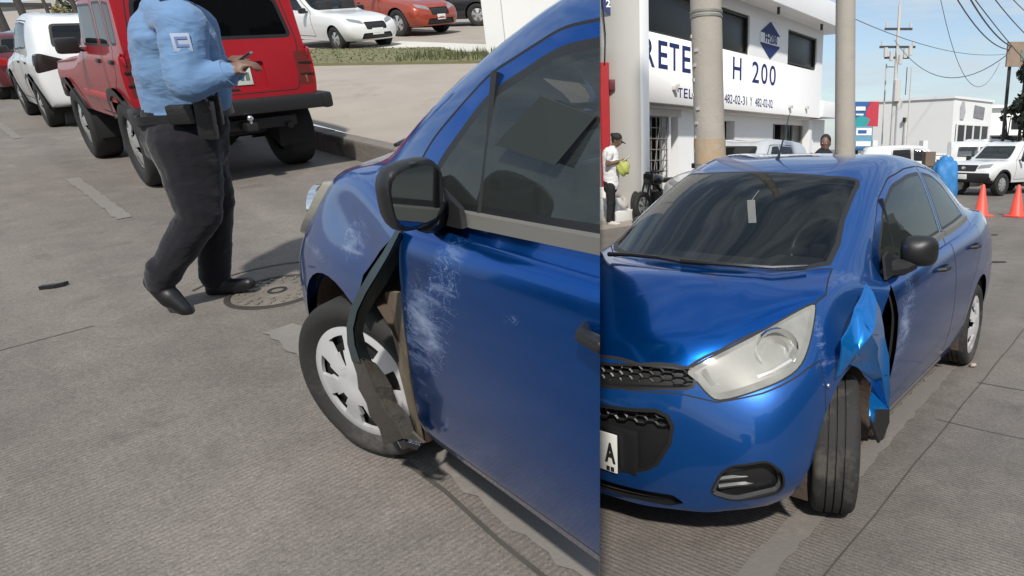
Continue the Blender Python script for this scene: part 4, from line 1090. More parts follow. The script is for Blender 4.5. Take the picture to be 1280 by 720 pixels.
# ------------------------------------------------------------------ red four-by-four
M_RED = paint('sun-worn red paint', (.34, .008, .016), rough=.40, metal=.10, coat=.6, dust=.05, ior=1.4)
MJ = ML @ frame(-4.42, 6.68, R(-47.84))
def jeep():
    rows = [(2.60, .64, .97, 1.02, .60, .655, .62, .44, 0), (2.42, .58, 1.01, 1.06, .66, .70, .66, .5, 0), (1.60, .56, 1.05, 1.095, .68, .705, .67, .5, 0), (1.20, .56, 1.08, 1.125, .68, .71, .68, .58, 0),
            (.98, .56, 1.12, 1.30, .68, .71, .685, .60, -.10), (.62, .56, 1.15, 1.57, .68, .71, .69, .605, -.06), (.40, .56, 1.155, 1.62, .68, .71, .69, .605, 0), (-.15, .56, 1.165, 1.645, .68, .71, .69, .605, 0), (-.52, .57, 1.17, 1.635, .675, .705, .688, .60, 0), (-.68, .58, 1.17, 1.60, .67, .70, .682, .595, .02), (-.72, .60, 1.16, 1.54, .66, .69, .67, .585, .03)]
    wins = [('side', rect(.02, 1.19, .66, 1.53, .05)), ('side', rpoly([(-.40, 1.19), (-.06, 1.19), (-.06, 1.54), (-.36, 1.54)], .04, 2)), ('side', rpoly([(-.62, 1.20), (-.46, 1.20), (-.42, 1.54), (-.60, 1.52)], .03, 2)),
            ('rear', rpoly([(-.60, 1.215), (.60, 1.215), (.53, 1.565), (-.53, 1.565)], .06, 3)), ('front', rpoly([(-.56, 1.17), (.56, 1.17), (.50, 1.52), (-.50, 1.52)], .05, 2))]
    drs = [rpoly([(.02, .60), (.80, .60), (.82, 1.12), (.62, 1.57), (.0, 1.58), (-.02, .9)], .05, 3), rpoly([(-.06, .60), (-.06, 1.58), (-.40, 1.58), (-.45, 1.15), (-.40, .95), (-.10, .75)], .04, 3)]
    M_LENSJ = mat('weathered red lamp lens', (.13, .020, .016), .3)
    def rear(bm):
        out = endpatch(bm, rect(.575, .80, .70, 1.10, .01), False, [M_LENSJ], 'tail_light', 0, x0=-.5)
        out += endpatch(bm, rect(-.30, .79, .30, 1.03, .02), False, [M_RED], 'plate_recess', .025, mirrored=False, x0=-.5)
        out += [('tailgate', take(bm, ring(bm, rpoly([(-.565, .76), (.565, .76), (.63, 1.18), (.56, 1.60), (-.56, 1.60), (-.63, 1.18)], .05, 3), FRONT, lambda q, nn: nn.x < -.12 and q.x < -.5, .010, 2)), [M_RED, M_BLACK, M_GAP])]
        return out
    def front(bm):
        out = endpatch(bm, rect(-.42, .74, .42, .95, .02), True, [M_BLACK], 'grille', .02, mirrored=False, x0=2)
        out += endpatch(bm, rect(.46, .76, .60, .92, .02), True, [M_WHITE_LENS], 'headlight', 0, x0=2)
        return out
    root = gen_car('off_road_car', 'car', MJ, LEFT, 'lifted red four-by-four with black bumper and muddy tyres parked at the kerb', rows, M_RED, [(2.05, 0), (-.14, 0)], (.375, .25), wins, fcap=(.02, .04, .05, .04, .02), rcap=(.02, .03, .03, .02, .01),
                   arch=1.12, doors=drs, rear=rear, front=front, creases=[('long', 0, 10, 6, .7), ('long', 4, 10, 7, .55), ('across', 1, 9, 10, .7), ('long', 0, 10, 5, .4)], lev=3, gl=M_DARKGLASS, archtrim=M_BLACK, spokes=5, wstyle=.42)
    b = bmesh.new(); bx(b, (-.83, 0, .665), (.16, 1.40, .13), bev=.03)
    for s in (1, -1): bx(b, (-.80, .72 * s, .665), (.24, .10, .145), bev=.035)
    child('rear_bumper', b, M_BLACK, root)
    b = bmesh.new(); bx(b, (-.85, -.03, .50), (.20, .09, .07), bev=.01); bx(b, (-.70, 0, .50), (.10, .95, .10), bev=.02); child('tow_bar', b, M_BLACK, root)
    b = bmesh.new(); g = bmesh.ops.create_uvsphere(b, u_segments=16, v_segments=10, radius=.028); xf(b, Matrix.Translation((-.93, -.03, .575))); tube(b, [(-.93, -.03, .52), (-.93, -.03, .56)], .014); child('tow_ball', b, M_CHROME, root)
    b = bmesh.new(); tube(b, [(-.14, -.62, .375), (-.14, -.1, .375), (-.14, .1, .375), (-.14, .62, .375)], [.045, .05, .05, .045], 10); g = bmesh.ops.create_uvsphere(b, u_segments=14, v_segments=10, radius=.13); bmesh.ops.translate(b, vec=(-.14, .02, .375), verts=g['verts']); child('rear_axle', b, M_WELL, root, 60)
    b = bmesh.new(); tube(b, [(-.3, -.35, .48), (-.55, -.38, .47), (-.78, -.40, .46)], .03, 8); child('exhaust', b, M_STEELRIM, root)
    b = bmesh.new(); bx(b, (-.50, .15, .50), (.42, .75, .17), bev=.04); child('fuel_tank', b, M_WELL, root)
    b = bmesh.new(); bx(b, (-.728, -.02, .915), (.008, .335, .155), bev=.002)
    p = child('number_plate', b, mat('pale plate', (.58, .62, .56), .5, var=.05), root)
    b = bmesh.new()
    for k, wd in enumerate((.03, .034, .03, .012, .032, .03, .03)): bx(b, (-.734, .12 - .045 * k, .91), (.004, wd, .065), bev=.0)
    child('plate_figures', b, mat('green plate ink', (.12, .17, .13), .6), p)
    for s in (1, -1):
        for z in (.90, 1.0):
            b = bmesh.new(); bx(b, (-.70, .655 * s, z), (.07, .115, .010)); child('lamp_divider', b, M_BLACK, root)
        b = bmesh.new(); bx(b, (-.722, .625 * s, .855), (.012, .06, .07), bev=.004); child('reverse_lamp', b, mat('amber lamp', (.25, .10, .05), .3) if s == 1 else bpy.data.materials['amber lamp'], root)
    b = bmesh.new(); bx(b, (-.735, -.02, .800), (.03, .09, .03), bev=.008); child('tailgate_handle', b, M_BLACK, root)
    for s in (1, -1):
        b = bmesh.new(); bx(b, (.74, .80 * s, 1.19), (.09, .17, .14), bev=.03); tube(b, [(.74, .68 * s, 1.15), (.74, .78 * s, 1.17)], .02); child('wing_mirror', b, M_BLACK, root)
        for x in (.12, -.36): 
            b = bmesh.new(); bx(b, (x, .712 * s, 1.07), (.11, .02, .035), bev=.008); child('door_handle', b, M_BLACK, root)
        b = bmesh.new(); bx(b, (.55, .708 * s, .76), (1.35, .016, .06), bev=.006); child('side_moulding', b, mat('faded red moulding', (.42, .05, .05), .5) if s == 1 else bpy.data.materials['faded red moulding'], root)
        b = bmesh.new(); tube(b, [(.45, .56 * s, 1.655), (.2, .55 * s, 1.69), (-.45, .55 * s, 1.69), (-.62, .56 * s, 1.645)], .014, 6); child('roof_rail', b, M_BLACK, root)
    b = bmesh.new(); bx(b, (2.70, 0, .68), (.14, 1.36, .13), bev=.03); child('front_bumper', b, M_BLACK, root)
    return root
jeep()

# ------------------------------------------------------------------ cars parked farther up the same kerb
M_WHITE_CAR = paint('white car paint', (.68, .68, .68), rough=.3, metal=0, coat=.8, dust=.08)
M_MAROON = paint('dark red car paint', (.11, .012, .022), rough=.3, metal=.3, dust=.08)
M_ORANGE = paint('burnt orange car paint', (.36, .055, .025), rough=.3, metal=.3, dust=.08)
M_CHARC = paint('charcoal car paint', (.025, .028, .032), rough=.3, metal=.4, dust=.08)
def suv_rows(L=3.4, H=1.38, W=.72, nose=.62, tail=-.62, wb=2.15):
    k = H / 1.38
    f = wb + nose
    return [(f, .24 * k, .66 * k, .72 * k, W * .80, W * .90, W * .78, W * .5, 0), (f - .22, .22 * k, .76 * k, .83 * k, W * .93, W, W * .90, W * .66, 0), (f - .75, .22 * k, .83 * k, .90 * k, W * .95, W, W * .92, W * .72, 0), (f - 1.05, .22 * k, .86 * k, .94 * k, W * .95, W, W * .93, W * .80, -.05),
            (f - 1.35, .22 * k, .88 * k, 1.14 * k, W * .95, W, W * .93, W * .80, -.10), (f - 1.70, .22 * k, .90 * k, 1.345 * k, W * .95, W, W * .94, W * .79, -.05), (f - 2.3, .22 * k, .92 * k, 1.385 * k, W * .95, W, W * .94, W * .79, 0), (tail + .55, .23 * k, .94 * k, 1.36 * k, W * .95, W, W * .93, W * .78, 0),
            (tail + .18, .26 * k, .96 * k, 1.30 * k, W * .92, W * .97, W * .90, W * .74, .02), (tail, .30 * k, .93 * k, 1.08 * k, W * .86, W * .92, W * .84, W * .72, .06)]
def suv_wins(H=1.38, f=2.77, tail=-.62):
    k = H / 1.38
    a = rpoly([(f - 1.50, .935 * k), (f - 2.12, .955 * k), (f - 2.14, 1.29 * k), (f - 1.86, 1.28 * k)], .04, 2); c = rpoly([(f - 2.20, .955 * k), (f - 2.80, .975 * k), (f - 2.78, 1.27 * k), (f - 2.21, 1.295 * k)], .04, 2)
    return [('side', a), ('side', c), ('front', rpoly([(-.52, .955 * k), (.52, .955 * k), (.46, 1.29 * k), (-.46, 1.29 * k)], .06, 2)), ('rear', rpoly([(-.50, .985 * k), (.50, .985 * k), (.44, 1.26 * k), (-.44, 1.26 * k)], .05, 2))]
def suv_doors(H=1.38, f=2.77):
    k = H / 1.38
    return [rpoly([(f - 1.20, .32 * k), (f - 2.14, .32 * k), (f - 2.17, 1.315 * k), (f - 1.80, 1.31 * k), (f - 1.28, .92 * k)], .04, 2), rpoly([(f - 2.18, .32 * k), (f - 2.60, .34 * k), (f - 2.86, .72 * k), (f - 2.82, 1.30 * k), (f - 2.19, 1.32 * k)], .04, 2)]
def simple_ends(H, W, f, tail, gridm=None, tl=None, hl=None, plate=True):
    k = H / 1.38
    def front(bm):
        o = endpatch(bm, rpoly([(W * .40, .62 * k), (W * .82, .70 * k), (W * .80, .78 * k), (W * .46, .72 * k)], .03, 2), True, [M_WHITE_LENS], 'headlight', 0, x0=f - .6)
        o += endpatch(bm, rpoly([(-W * .38, .50 * k), (W * .38, .50 * k), (W * .40, .68 * k), (-W * .40, .68 * k)], .03, 2), True, [gridm or M_BLACK], 'grille', .02, mirrored=False, x0=f - .5)
        o += endpatch(bm, rpoly([(-W * .60, .28 * k), (W * .60, .28 * k), (W * .52, .42 * k), (-W * .52, .42 * k)], .03, 2), True, [M_BLACK], 'lower_intake', .02, mirrored=False, x0=f - .5)
        return o
    def rear(bm):
        o = endpatch(bm, tl[0] if tl else rpoly([(W * .52, .72 * k), (W * .92, .72 * k), (W * .90, .90 * k), (W * .60, .86 * k)], .03, 2), False, [tl[1] if tl else M_RED_LENS], 'tail_light', 0, x0=tail + .4)
        o += endpatch(bm, rpoly([(-W * .66, .27 * k), (W * .66, .27 * k), (W * .62, .44 * k), (-W * .62, .44 * k)], .02, 2), False, [M_BLACK], 'rear_bumper', 0, mirrored=False, x0=tail + .4)
        return o
    return front, rear
def car_extras(root, f, W, tail, H, dark=True, mirror_x=None, mir=None, plate=True):
    k = H / 1.38; mx = mirror_x if mirror_x is not None else f - 1.38
    for s in (1, -1):
        b = bmesh.new(); bx(b, (mx, (W + .07) * s, .95 * k), (.09, .15, .11), bev=.03); tube(b, [(mx, W * .92 * s, .92 * k), (mx, (W + .03) * s, .93 * k)], .018); child('wing_mirror', b, mir or M_BLACK, root)
        for xx in (f - 2.02, f - 2.72):
            b = bmesh.new(); bx(b, (xx, (W - .005) * s, .80 * k), (.12, .02, .03), bev=.008); child('door_handle', b, M_BLACK, root)
    if plate:
        b = bmesh.new(); bx(b, (f + .15, 0, .45 * k), (.012, .26, .13), bev=.002); child('number_plate', b, M_WHITE_PLATE, root)
def place_suv(name, M, side, label, m, H=1.38, W=.72, wb=2.15, nose=.62, tail=-.62, r=.29, group=None, gl=None, archtrim=None, tl=None, mir=None, steer=0, cat='car'):
    f = wb + nose; fr, re_ = simple_ends(H, W, f, tail, tl=tl)
    root = gen_car(name, cat, M, side, label, suv_rows(H=H, W=W, nose=nose, tail=tail, wb=wb), m, [(wb, steer), (0, 0)], (r, .19), suv_wins(H, f, tail), doors=suv_doors(H, f), front=fr, rear=re_, lev=2, gl=gl or M_DARKGLASS, archtrim=archtrim, group=group)
    car_extras(root, f, W, tail, H, mir=mir); return root
KERB_G = 'cars parked along the kerb'
p = Vector((-9.07, 10.16, 0)) + RA_ * .70
place_suv('sport_utility_car', ML @ frame(p.x, p.y, YA), LEFT, 'white sport utility car with dark tail lamps parked ahead of the red four-by-four', M_WHITE_CAR, H=1.52, W=.77, r=.32, group=KERB_G, archtrim=M_BLACK, tl=(rpoly([(.40, .84), (.74, .76), (.77, .98), (.66, 1.02), (.42, .93)], .02, 2), mat('smoked tail lens', (.02, .012, .012), .2)))
p = Vector((-13.64, 14.36, 0)) + RA_ * .66
place_suv('hatchback_car', ML @ frame(p.x, p.y, YA), LEFT, 'dark red hatchback parked ahead of the white sport utility car', M_MAROON, H=1.28, W=.74, r=.27, group=KERB_G)
p = S(25.0, 1.9)
place_suv('hatchback_car', ML @ frame(p.x, p.y, YA), LEFT, 'black hatchback farthest up the kerb, ahead of the dark red one', M_CHARC, H=1.2, W=.70, r=.27, group=KERB_G)
# car park behind the kerb
def lotM(x, y, yaw): 
    return ML @ Matrix.Translation((0, 0, lot_z(y))) @ Matrix.Translation((x, y, 0)) @ Matrix.Rotation(math.atan(.055), 4, 'X') @ Matrix.Translation((-x, -y, 0)) @ frame(x, y, R(yaw))
LOT_G = 'cars standing in the raised car park'
place_suv('hatchback_car', lotM(-8.35, 16.9, 124), LEFT, 'small white hatchback facing the road from the raised car park', M_WHITE_CAR, H=1.14, W=.62, wb=1.85, nose=.50, tail=-.45, r=.24, group=LOT_G, steer=0)
place_suv('pickup_car', lotM(-8.5, 20.3, 120), LEFT, 'burnt orange sport utility car with broad black grille in the raised car park', M_ORANGE, H=1.36, W=.74, wb=2.15, nose=.66, tail=-.5, r=.32, group=LOT_G)
place_suv('hatchback_car', lotM(-5.85, 22.3, 262), LEFT, 'charcoal car with its wheel showing beside the white wall of the car park', M_CHARC, H=1.25, W=.72, wb=2.2, nose=.62, tail=-.6, r=.31, group=LOT_G)

# ------------------------------------------------------------------ white wall, grass verge, far background
M_WHITEWALL = mat('white painted render', (.74, .74, .73), .85, var=.05, scale=1.2, bump=.10, bscale=30, dirt=((.55, .54, .52), .9, .62))
b = bmesh.new(); bx(b, (1.9, .2, 1.9), (4.0, .4, 4.4), bev=.015); bx(b, (-.02, .13, 1.95), (.36, .54, 4.5), bev=.015)
o = obj('white_wall', b, M_WHITEWALL, None, ML @ Matrix.Translation((-3.42, 14.0, lot_z(14.0) - .3)) @ Matrix.Rotation(R(6), 4, 'Z'), None, LEFT)
tag(o, 'tall blank white wall standing at the edge of the car park', 'wall')
M_GRASS = mat('dry green grass', (.085, .10, .04), .9, var=.5, scale=20)
M_SOIL = mat('bare verge soil', (.155, .145, .075), .95, var=.35, scale=6, bump=.4, bscale=30)
b = bmesh.new()
poly = [(-7.2, 12.9), (-3.0, 12.7), (-1.0, 12.7), (-1.0, 13.6), (-4.3, 14.2), (-4.9, 15.2), (-7.9, 15.4), (-8.2, 14.0)]
prism(b, poly, .0, .05, lambda u, v, h: Vector((u, v, lot_z(v) + .0 + h)))
tag(obj('verge', b, M_SOIL, None, ML, None, LEFT), kind='structure')
gb = bmesh.new(); rng = random.Random(3)
for _ in range(4200):
    x, y = rng.uniform(-8.2, -1.0), rng.uniform(12.7, 15.4)
    if not in_poly((x, y), poly): continue
    tall = .15 if (x > -5.0 and y < 13.7) else (.035 if rng.random() < .6 else 0)
    if not tall: continue
    hgt = tall * rng.uniform(.5, 1.3); a = rng.uniform(0, 6.28); w = .014; z = lot_z(y) + .045
    dx, dy = math.cos(a), math.sin(a); lx, ly = rng.uniform(-.05, .05), rng.uniform(-.05, .05)
    gb.faces.new([gb.verts.new(v) for v in ((x - dx * w, y - dy * w, z), (x + dx * w, y + dy * w, z), (x + lx, y + ly, z + hgt))])
tag(obj('grass', gb, M_GRASS, None, ML, None, LEFT), kind='stuff')
b = bmesh.new(); prism(b, [(-7.0, 15.6), (-3.6, 14.4), (-3.5, 15.4), (-6.4, 17.0)], .0, .03, lambda u, v, h: Vector((u, v, lot_z(v) + h)))
tag(obj('pavement', b, mat('whitish paving', (.55, .53, .48), .9, var=.12, scale=4, bump=.2), None, ML, None, LEFT), kind='structure')  # the paving's own pale colour

# far end of the street: poles, trees, low roofs
M_POLEW = mat('dark utility pole', (.045, .04, .036), .8, var=.2)
M_LEAF = mat('dusty dark leaves', (.045, .065, .030), .8, var=.5, scale=3)
M_LEAF2 = mat('yellow green leaves', (.16, .14, .05), .8, var=.4, scale=3)
M_BARK = mat('grey bark', (.10, .08, .06), .9, var=.3, bump=.3, bscale=20)
def tree(M, side, label, h, crown_r, n=900, leafm=None, leaf=.16, seed=1, group=None, lean=0, clumps=11, cz=.68):
    root = empty('tree', M, label, 'tree', group, side); rg = random.Random(seed)
    b = bmesh.new(); top = Vector((lean, 0, h * .62)); tube(b, [(0, 0, -.3), (lean * .3, .05, h * .3), top], [h * .035, h * .026, h * .016], 8)
    cl = []
    for i in range(clumps):
        a = rg.uniform(0, 6.28); q = rg.uniform(.25, .95) * crown_r; c = Vector((lean + q * math.cos(a), q * math.sin(a), h * cz + rg.uniform(-.28, .30) * h)); r = crown_r * rg.uniform(.30, .55); cl.append((c, r))
        tube(b, [top * rg.uniform(.6, 1), (top + c) / 2 + Vector((0, 0, .1)), c], [h * .012, h * .008, h * .003], 5)
    child('trunk', b, M_BARK, root)
    b = bmesh.new()
    for i in range(n):
        c, r = cl[rg.randrange(len(cl))]; v = Vector((rg.gauss(0, 1), rg.gauss(0, 1), rg.gauss(0, .8))).normalized() * r * rg.uniform(.45, 1.08) ** .6; p = c + v
        u = Vector((rg.gauss(0, 1), rg.gauss(0, 1), rg.gauss(0, 1))).normalized(); w = u.cross(Vector((rg.gauss(0, 1), rg.gauss(0, 1), rg.gauss(0, 1)))).normalized(); s_ = leaf * rg.uniform(.6, 1.3)
        b.faces.new([b.verts.new(q) for q in (p - u * s_, p + w * s_ * .45, p + u * s_, p - w * s_ * .45)])
    child('crown', b, leafm or M_LEAF, root); return root
def lz(p): return p
for k, (px, bot, y, rad, lean) in enumerate(((4, 50, 22, .10, -.35), (34, 50, 24, .10, -.40), (66, 40, 30, .06, -.3), (101, 40, 34, .10, -.5))):
    g0 = LD(px + 8, 48, y)
    b = bmesh.new(); tube(b, [(0, 0, -3), (0, 0, 6.5)], [rad * 1.2, rad * .8], 8); r_ = obj('utility_pole', b, M_POLEW, None, ML @ Matrix.Translation(g0) @ Matrix.Rotation(R(-5), 4, 'Y'), 40, LEFT)
    tag(r_, ['thick dark utility pole at the far left end of the street', 'tall dark utility pole second along the far end of the street', 'thin dark pole far up the street above the white car', 'slim dark utility pole above the white sport utility car roof'][k], 'pole', 'utility poles far up the street')
g0 = LD(112, 30, 36); tree(ML @ Matrix.Translation((g0.x, g0.y, g0.z - 1.4)), LEFT, 'dark leafy tree far up the street behind the red four-by-four', 4.6, 1.6, 1500, M_LEAF, .16, 5, None, .1)
g0 = LD(88, 28, 33); tree(ML @ Matrix.Translation((g0.x, g0.y, g0.z - .9)), LEFT, 'small yellow green tree above the white sport utility car', 1.5, .55, 500, M_LEAF2, .08, 6)
M_FARW = mat('distant pale building', (.42, .42, .42), .9, var=.1); M_FARD = mat('distant dark roof', (.10, .09, .09), .9, var=.2)
for k, (px, w, hgt, y, lab) in enumerate(((18, 5.0, 1.6, 48, 'low dark roofed shed at the far left end of the street'), (60, 4.5, 1.3, 56, 'low pale building far up the street between two poles'), (-40, 7, 2.4, 40, 'grey shop block beyond the far left parked cars'))):
    g0 = LD(px, 40, y); root = empty('far_building', ML @ Matrix.Translation((g0.x, g0.y, g0.z - 1.2)), lab, 'building', None, LEFT)
    b = bmesh.new(); bx(b, (0, 0, hgt / 2), (w, 3, hgt)); child('wall', b, M_FARD if k == 0 else M_FARW, root)
    b = bmesh.new(); bx(b, (0, 0, hgt + .1), (w + .3, 3.3, .2)); child('roof', b, M_FARD, root)
    for q in range(4):
        b = bmesh.new(); bx(b, (-w * .36 + q * w * .24, -1.5, hgt * .6), (w * .1, .06, hgt * .3)); child('window', b, M_BLACK, root)

# unseen building rows added behind the viewer to shape reflections in paint and glass
def reflection_row(fn, M, side, seed, n, u0, depth, hs):
    rg = random.Random(seed); b = bmesh.new(); u = u0
    mats_ = [mat('reflected front ochre %d' % seed, (.30, .24, .17), .9, var=.1), mat('reflected front grey %d' % seed, (.20, .19, .18), .9, var=.1), mat('reflected front white %d' % seed, (.5, .49, .46), .9, var=.1), M_BLACK, mat('reflected tree mass %d' % seed, (.03, .045, .02), .9, var=.5, scale=2)]
    for k in range(n):
        w = rg.uniform(5, 9); h = rg.choice(hs); mi = rg.randrange(3); c = fn(u + w / 2, depth)
        bx(b, c + Vector((0, 0, h / 2)), (w - rg.choice((.05, .1, 1.5)), 5, h), fn.rot, mi=mi)
        for q in range(int(w // 1.8)):
            p_ = fn(u + .9 + q * 1.8, depth - 2.52)
            for z in ((1.2,) if h < 4 else (1.2, 4.0)): bx(b, p_ + Vector((0, 0, z)), (1.0, .08, 1.5 if z < 2 else 1.1), fn.rot, mi=3)
        if rg.random() < .5:
            p_ = fn(u + w * .5, depth - 4.2)
            for q in range(7): 
                g = bmesh.ops.create_icosphere(b, subdivisions=2, radius=rg.uniform(.6, 1.1)); bmesh.ops.translate(b, vec=p_ + Vector((rg.uniform(-1, 1), rg.uniform(-1, 1), 3.0 + rg.uniform(-.8, 1.2))), verts=g['verts'])
                for f in {f for v in g['verts'] for f in v.link_faces}: f.material_index = 4
            tube(b, [p_, p_ + Vector((0, 0, 3))], .15, 6, mi=4)
        u += w
    return tag(obj('reflection_front', b, mats_, None, M, None, side), kind='structure')
def _fl(u, d): return S(u, -d)
_fl.rot = Matrix.Rotation(math.atan2(FA.y, FA.x), 3, 'Z')
reflection_row(_fl, ML, LEFT, 21, 9, -34, 17.0, (2.8, 3.0, 3.4))
# ------------------------------------------------------------------ torn wing strip and the walking officer (left street)
M_FLAPBACK = mat('grey-green primed panel back', (.028, .050, .056), .42, .3, var=.25, scale=8)
M_BLUE_FLAP = paint('brightened blue paint', (.003, .17, .54), rough=.20, metal=.6, dust=.01)  # brighter copy of the body blue, the flap's highlights put into the colour
def sheet(name, rows, m, parent, thick=.006, smooth=30):
    """a bent sheet through rows of points"""
    b = bmesh.new(); V = [[b.verts.new(p) for p in r] for r in rows]
    for i in range(len(V) - 1):
        for j in range(len(V[i]) - 1): b.faces.new((V[i][j], V[i][j + 1], V[i + 1][j + 1], V[i + 1][j]))
    b.normal_update(); ex = bmesh.ops.extrude_face_region(b, geom=b.faces[:])
    vs = [g for g in ex['geom'] if isinstance(g, bmesh.types.BMVert)]
    for v in vs: v.co.y -= thick
    bmesh.ops.recalc_face_normals(b, faces=b.faces[:])
    return child(name, b, m, parent, smooth)
MA = ML @ frame(-.5236, 2.4858, YA)
carA, madeA = hero_car(MA, LEFT, 'blue car seen from its driver side, torn wing strip hanging over the front wheel', steer=19, off=(-.012, .0, .014), wr=.965)
for o_ in madeA:
    if o_.name.startswith('headlight'): o_.location = (-.02, .034, .006); o_['label'] = 'headlamp knocked outwards'; break
def loc(M, px, py, y):
    inv = M.inverted(); o = inv @ SEAM_CO; d = inv.to_3x3() @ _ray(px, py); t = (y - o.y) / d.y; return o + d * t
L_ = lambda px, py, y: loc(MA, px, py, y)
strip = [((494, 288, .765), (499, 291, .772), (503, 297, .75)), ((478, 316, .79), (484, 321, .80), (493, 332, .775)), ((463, 338, .81), (471, 343, .825), (480, 356, .79)), ((449, 362, .825), (457, 366, .845), (466, 377, .80)), ((438, 385, .84), (446, 389, .86), (455, 396, .815)),
         ((433, 408, .85), (441, 411, .868), (451, 416, .82)), ((434, 430, .85), (443, 431, .87), (455, 434, .825)), ((440, 452, .85), (450, 453, .87), (464, 456, .83))]
sheet('torn_wing_strip', [[L_(*q) for q in r] for r in strip], M_FLAPBACK, carA)
strip2 = [((440, 450, .85), (452, 449, .868), (466, 455, .83)), ((446, 468, .85), (459, 463, .872), (478, 470, .825)), ((448, 486, .845), (466, 482, .866), (486, 484, .83)), ((458, 504, .85), (474, 498, .862), (494, 506, .815)), ((462, 520, .835), (482, 516, .855), (508, 521, .815)), ((474, 536, .83), (496, 531, .846), (514, 540, .80)), ((480, 557, .81), (504, 548, .826), (529, 554, .79))]
sheet('torn_liner_flap', [[L_(*q) for q in r] for r in strip2], M_TORN, carA, .008)
strip3 = [((481, 365, .70), (492, 365, .72), (503, 368, .745)), ((482, 410, .70), (494, 410, .725), (505, 412, .745)), ((488, 455, .70), (500, 455, .72), (510, 458, .74)), ((498, 505, .69), (508, 505, .71), (517, 508, .73)), ((508, 545, .68), (518, 548, .70), (526, 552, .72))]
sheet('inner_wing_edge', [[L_(*q) for q in r] for r in strip3], mat('dusty tan inner panel', (.20, .155, .105), .8, var=.4, scale=14, dirt=((.05, .04, .03), 8, .5)), carA, .01)
b = bmesh.new(); rg = random.Random(2)
for k in range(7):
    c = L_(rg.uniform(496, 524), rg.uniform(515, 556), rg.uniform(.74, .82)); bx(b, c, (rg.uniform(.02, .05), .01, rg.uniform(.02, .05)), Matrix.Rotation(rg.uniform(0, 3), 3, 'Y') @ Matrix.Rotation(rg.uniform(-.8, .8), 3, 'X'))
child('broken_clip', b, M_BLACK, carA)
# flat dark panel set against the side window glass
b = bmesh.new(); q = [L_(676, 120, .642), L_(744, 146, .642), L_(694, 206, .686), L_(618, 181, .682)]
vs = [b.verts.new(p) for p in q]; b.faces.new(vs); ex = bmesh.ops.extrude_face_region(b, geom=b.faces[:])
for v in [g for g in ex['geom'] if isinstance(g, bmesh.types.BMVert)]: v.co.y -= .005
bmesh.ops.recalc_face_normals(b, faces=b.faces[:])
sh = obj('dark_window_panel', b, mat('matt black panel', (.018, .024, .024), .9), None, MA, None, LEFT); tag(sh, 'flat black panel lying across the side window of the blue car', 'sunshade')

def cloth(name, col, k):
    """woven cloth: crumple folds and weave as relief"""
    m, nt, b = _nodes(name); n = nt.nodes; l = nt.links; tc = n.new('ShaderNodeTexCoord'); last = None
    b.inputs['Base Color'].default_value = (*col, 1); b.inputs['Roughness'].default_value = .9; b.inputs['Specular IOR Level'].default_value = .15; b.inputs['Sheen Weight'].default_value = .15
    for (sc, rot, st, dist, det, ridge) in (((5, 5, 14), (.35, .5, 0), .13 * k, .03, 2, True), ((9, 9, 20), (-.5, -.7, 0), .06 * k, .02, 3, True), ((260, 260, 260), (0, 0, 0), .16, .004, 2, False)):
        mp = n.new('ShaderNodeMapping'); mp.inputs['Scale'].default_value = sc; mp.inputs['Rotation'].default_value = rot; l.new(tc.outputs['Object'], mp.inputs[0])
        z = n.new('ShaderNodeTexNoise'); z.inputs['Scale'].default_value = 1; z.inputs['Detail'].default_value = det; z.inputs['Distortion'].default_value = .8 if ridge else 0; l.new(mp.outputs[0], z.inputs['Vector']); h = z.outputs['Fac']
        if ridge:
            a = n.new('ShaderNodeMath'); a.operation = 'SUBTRACT'; l.new(h, a.inputs[0]); a.inputs[1].default_value = .5; c = n.new('ShaderNodeMath'); c.operation = 'ABSOLUTE'; l.new(a.outputs[0], c.inputs[0])
            d = n.new('ShaderNodeMapRange'); d.inputs[1].default_value = 0; d.inputs[2].default_value = .14; d.inputs[3].default_value = 1; d.inputs[4].default_value = 0; l.new(c.outputs[0], d.inputs[0]); h = d.outputs[0]
        bp = n.new('ShaderNodeBump'); bp.inputs['Strength'].default_value = st; bp.inputs['Distance'].default_value = dist; l.new(h, bp.inputs['Height'])
        if last: l.new(last, bp.inputs['Normal'])
        last = bp.outputs[0]
    l.new(last, b.inputs['Normal']); return m
M_SHIRT = cloth('pale blue uniform shirt', (.135, .235, .40), 1.0)
M_TROUSER = cloth('dark navy uniform trousers', (.013, .012, .016), .7)
M_SHOE = mat('black work shoe', (.008, .008, .009), .45, var=.2)
M_LEATHER = mat('black duty leather', (.010, .010, .011), .5, var=.2, bump=.15, bscale=70)
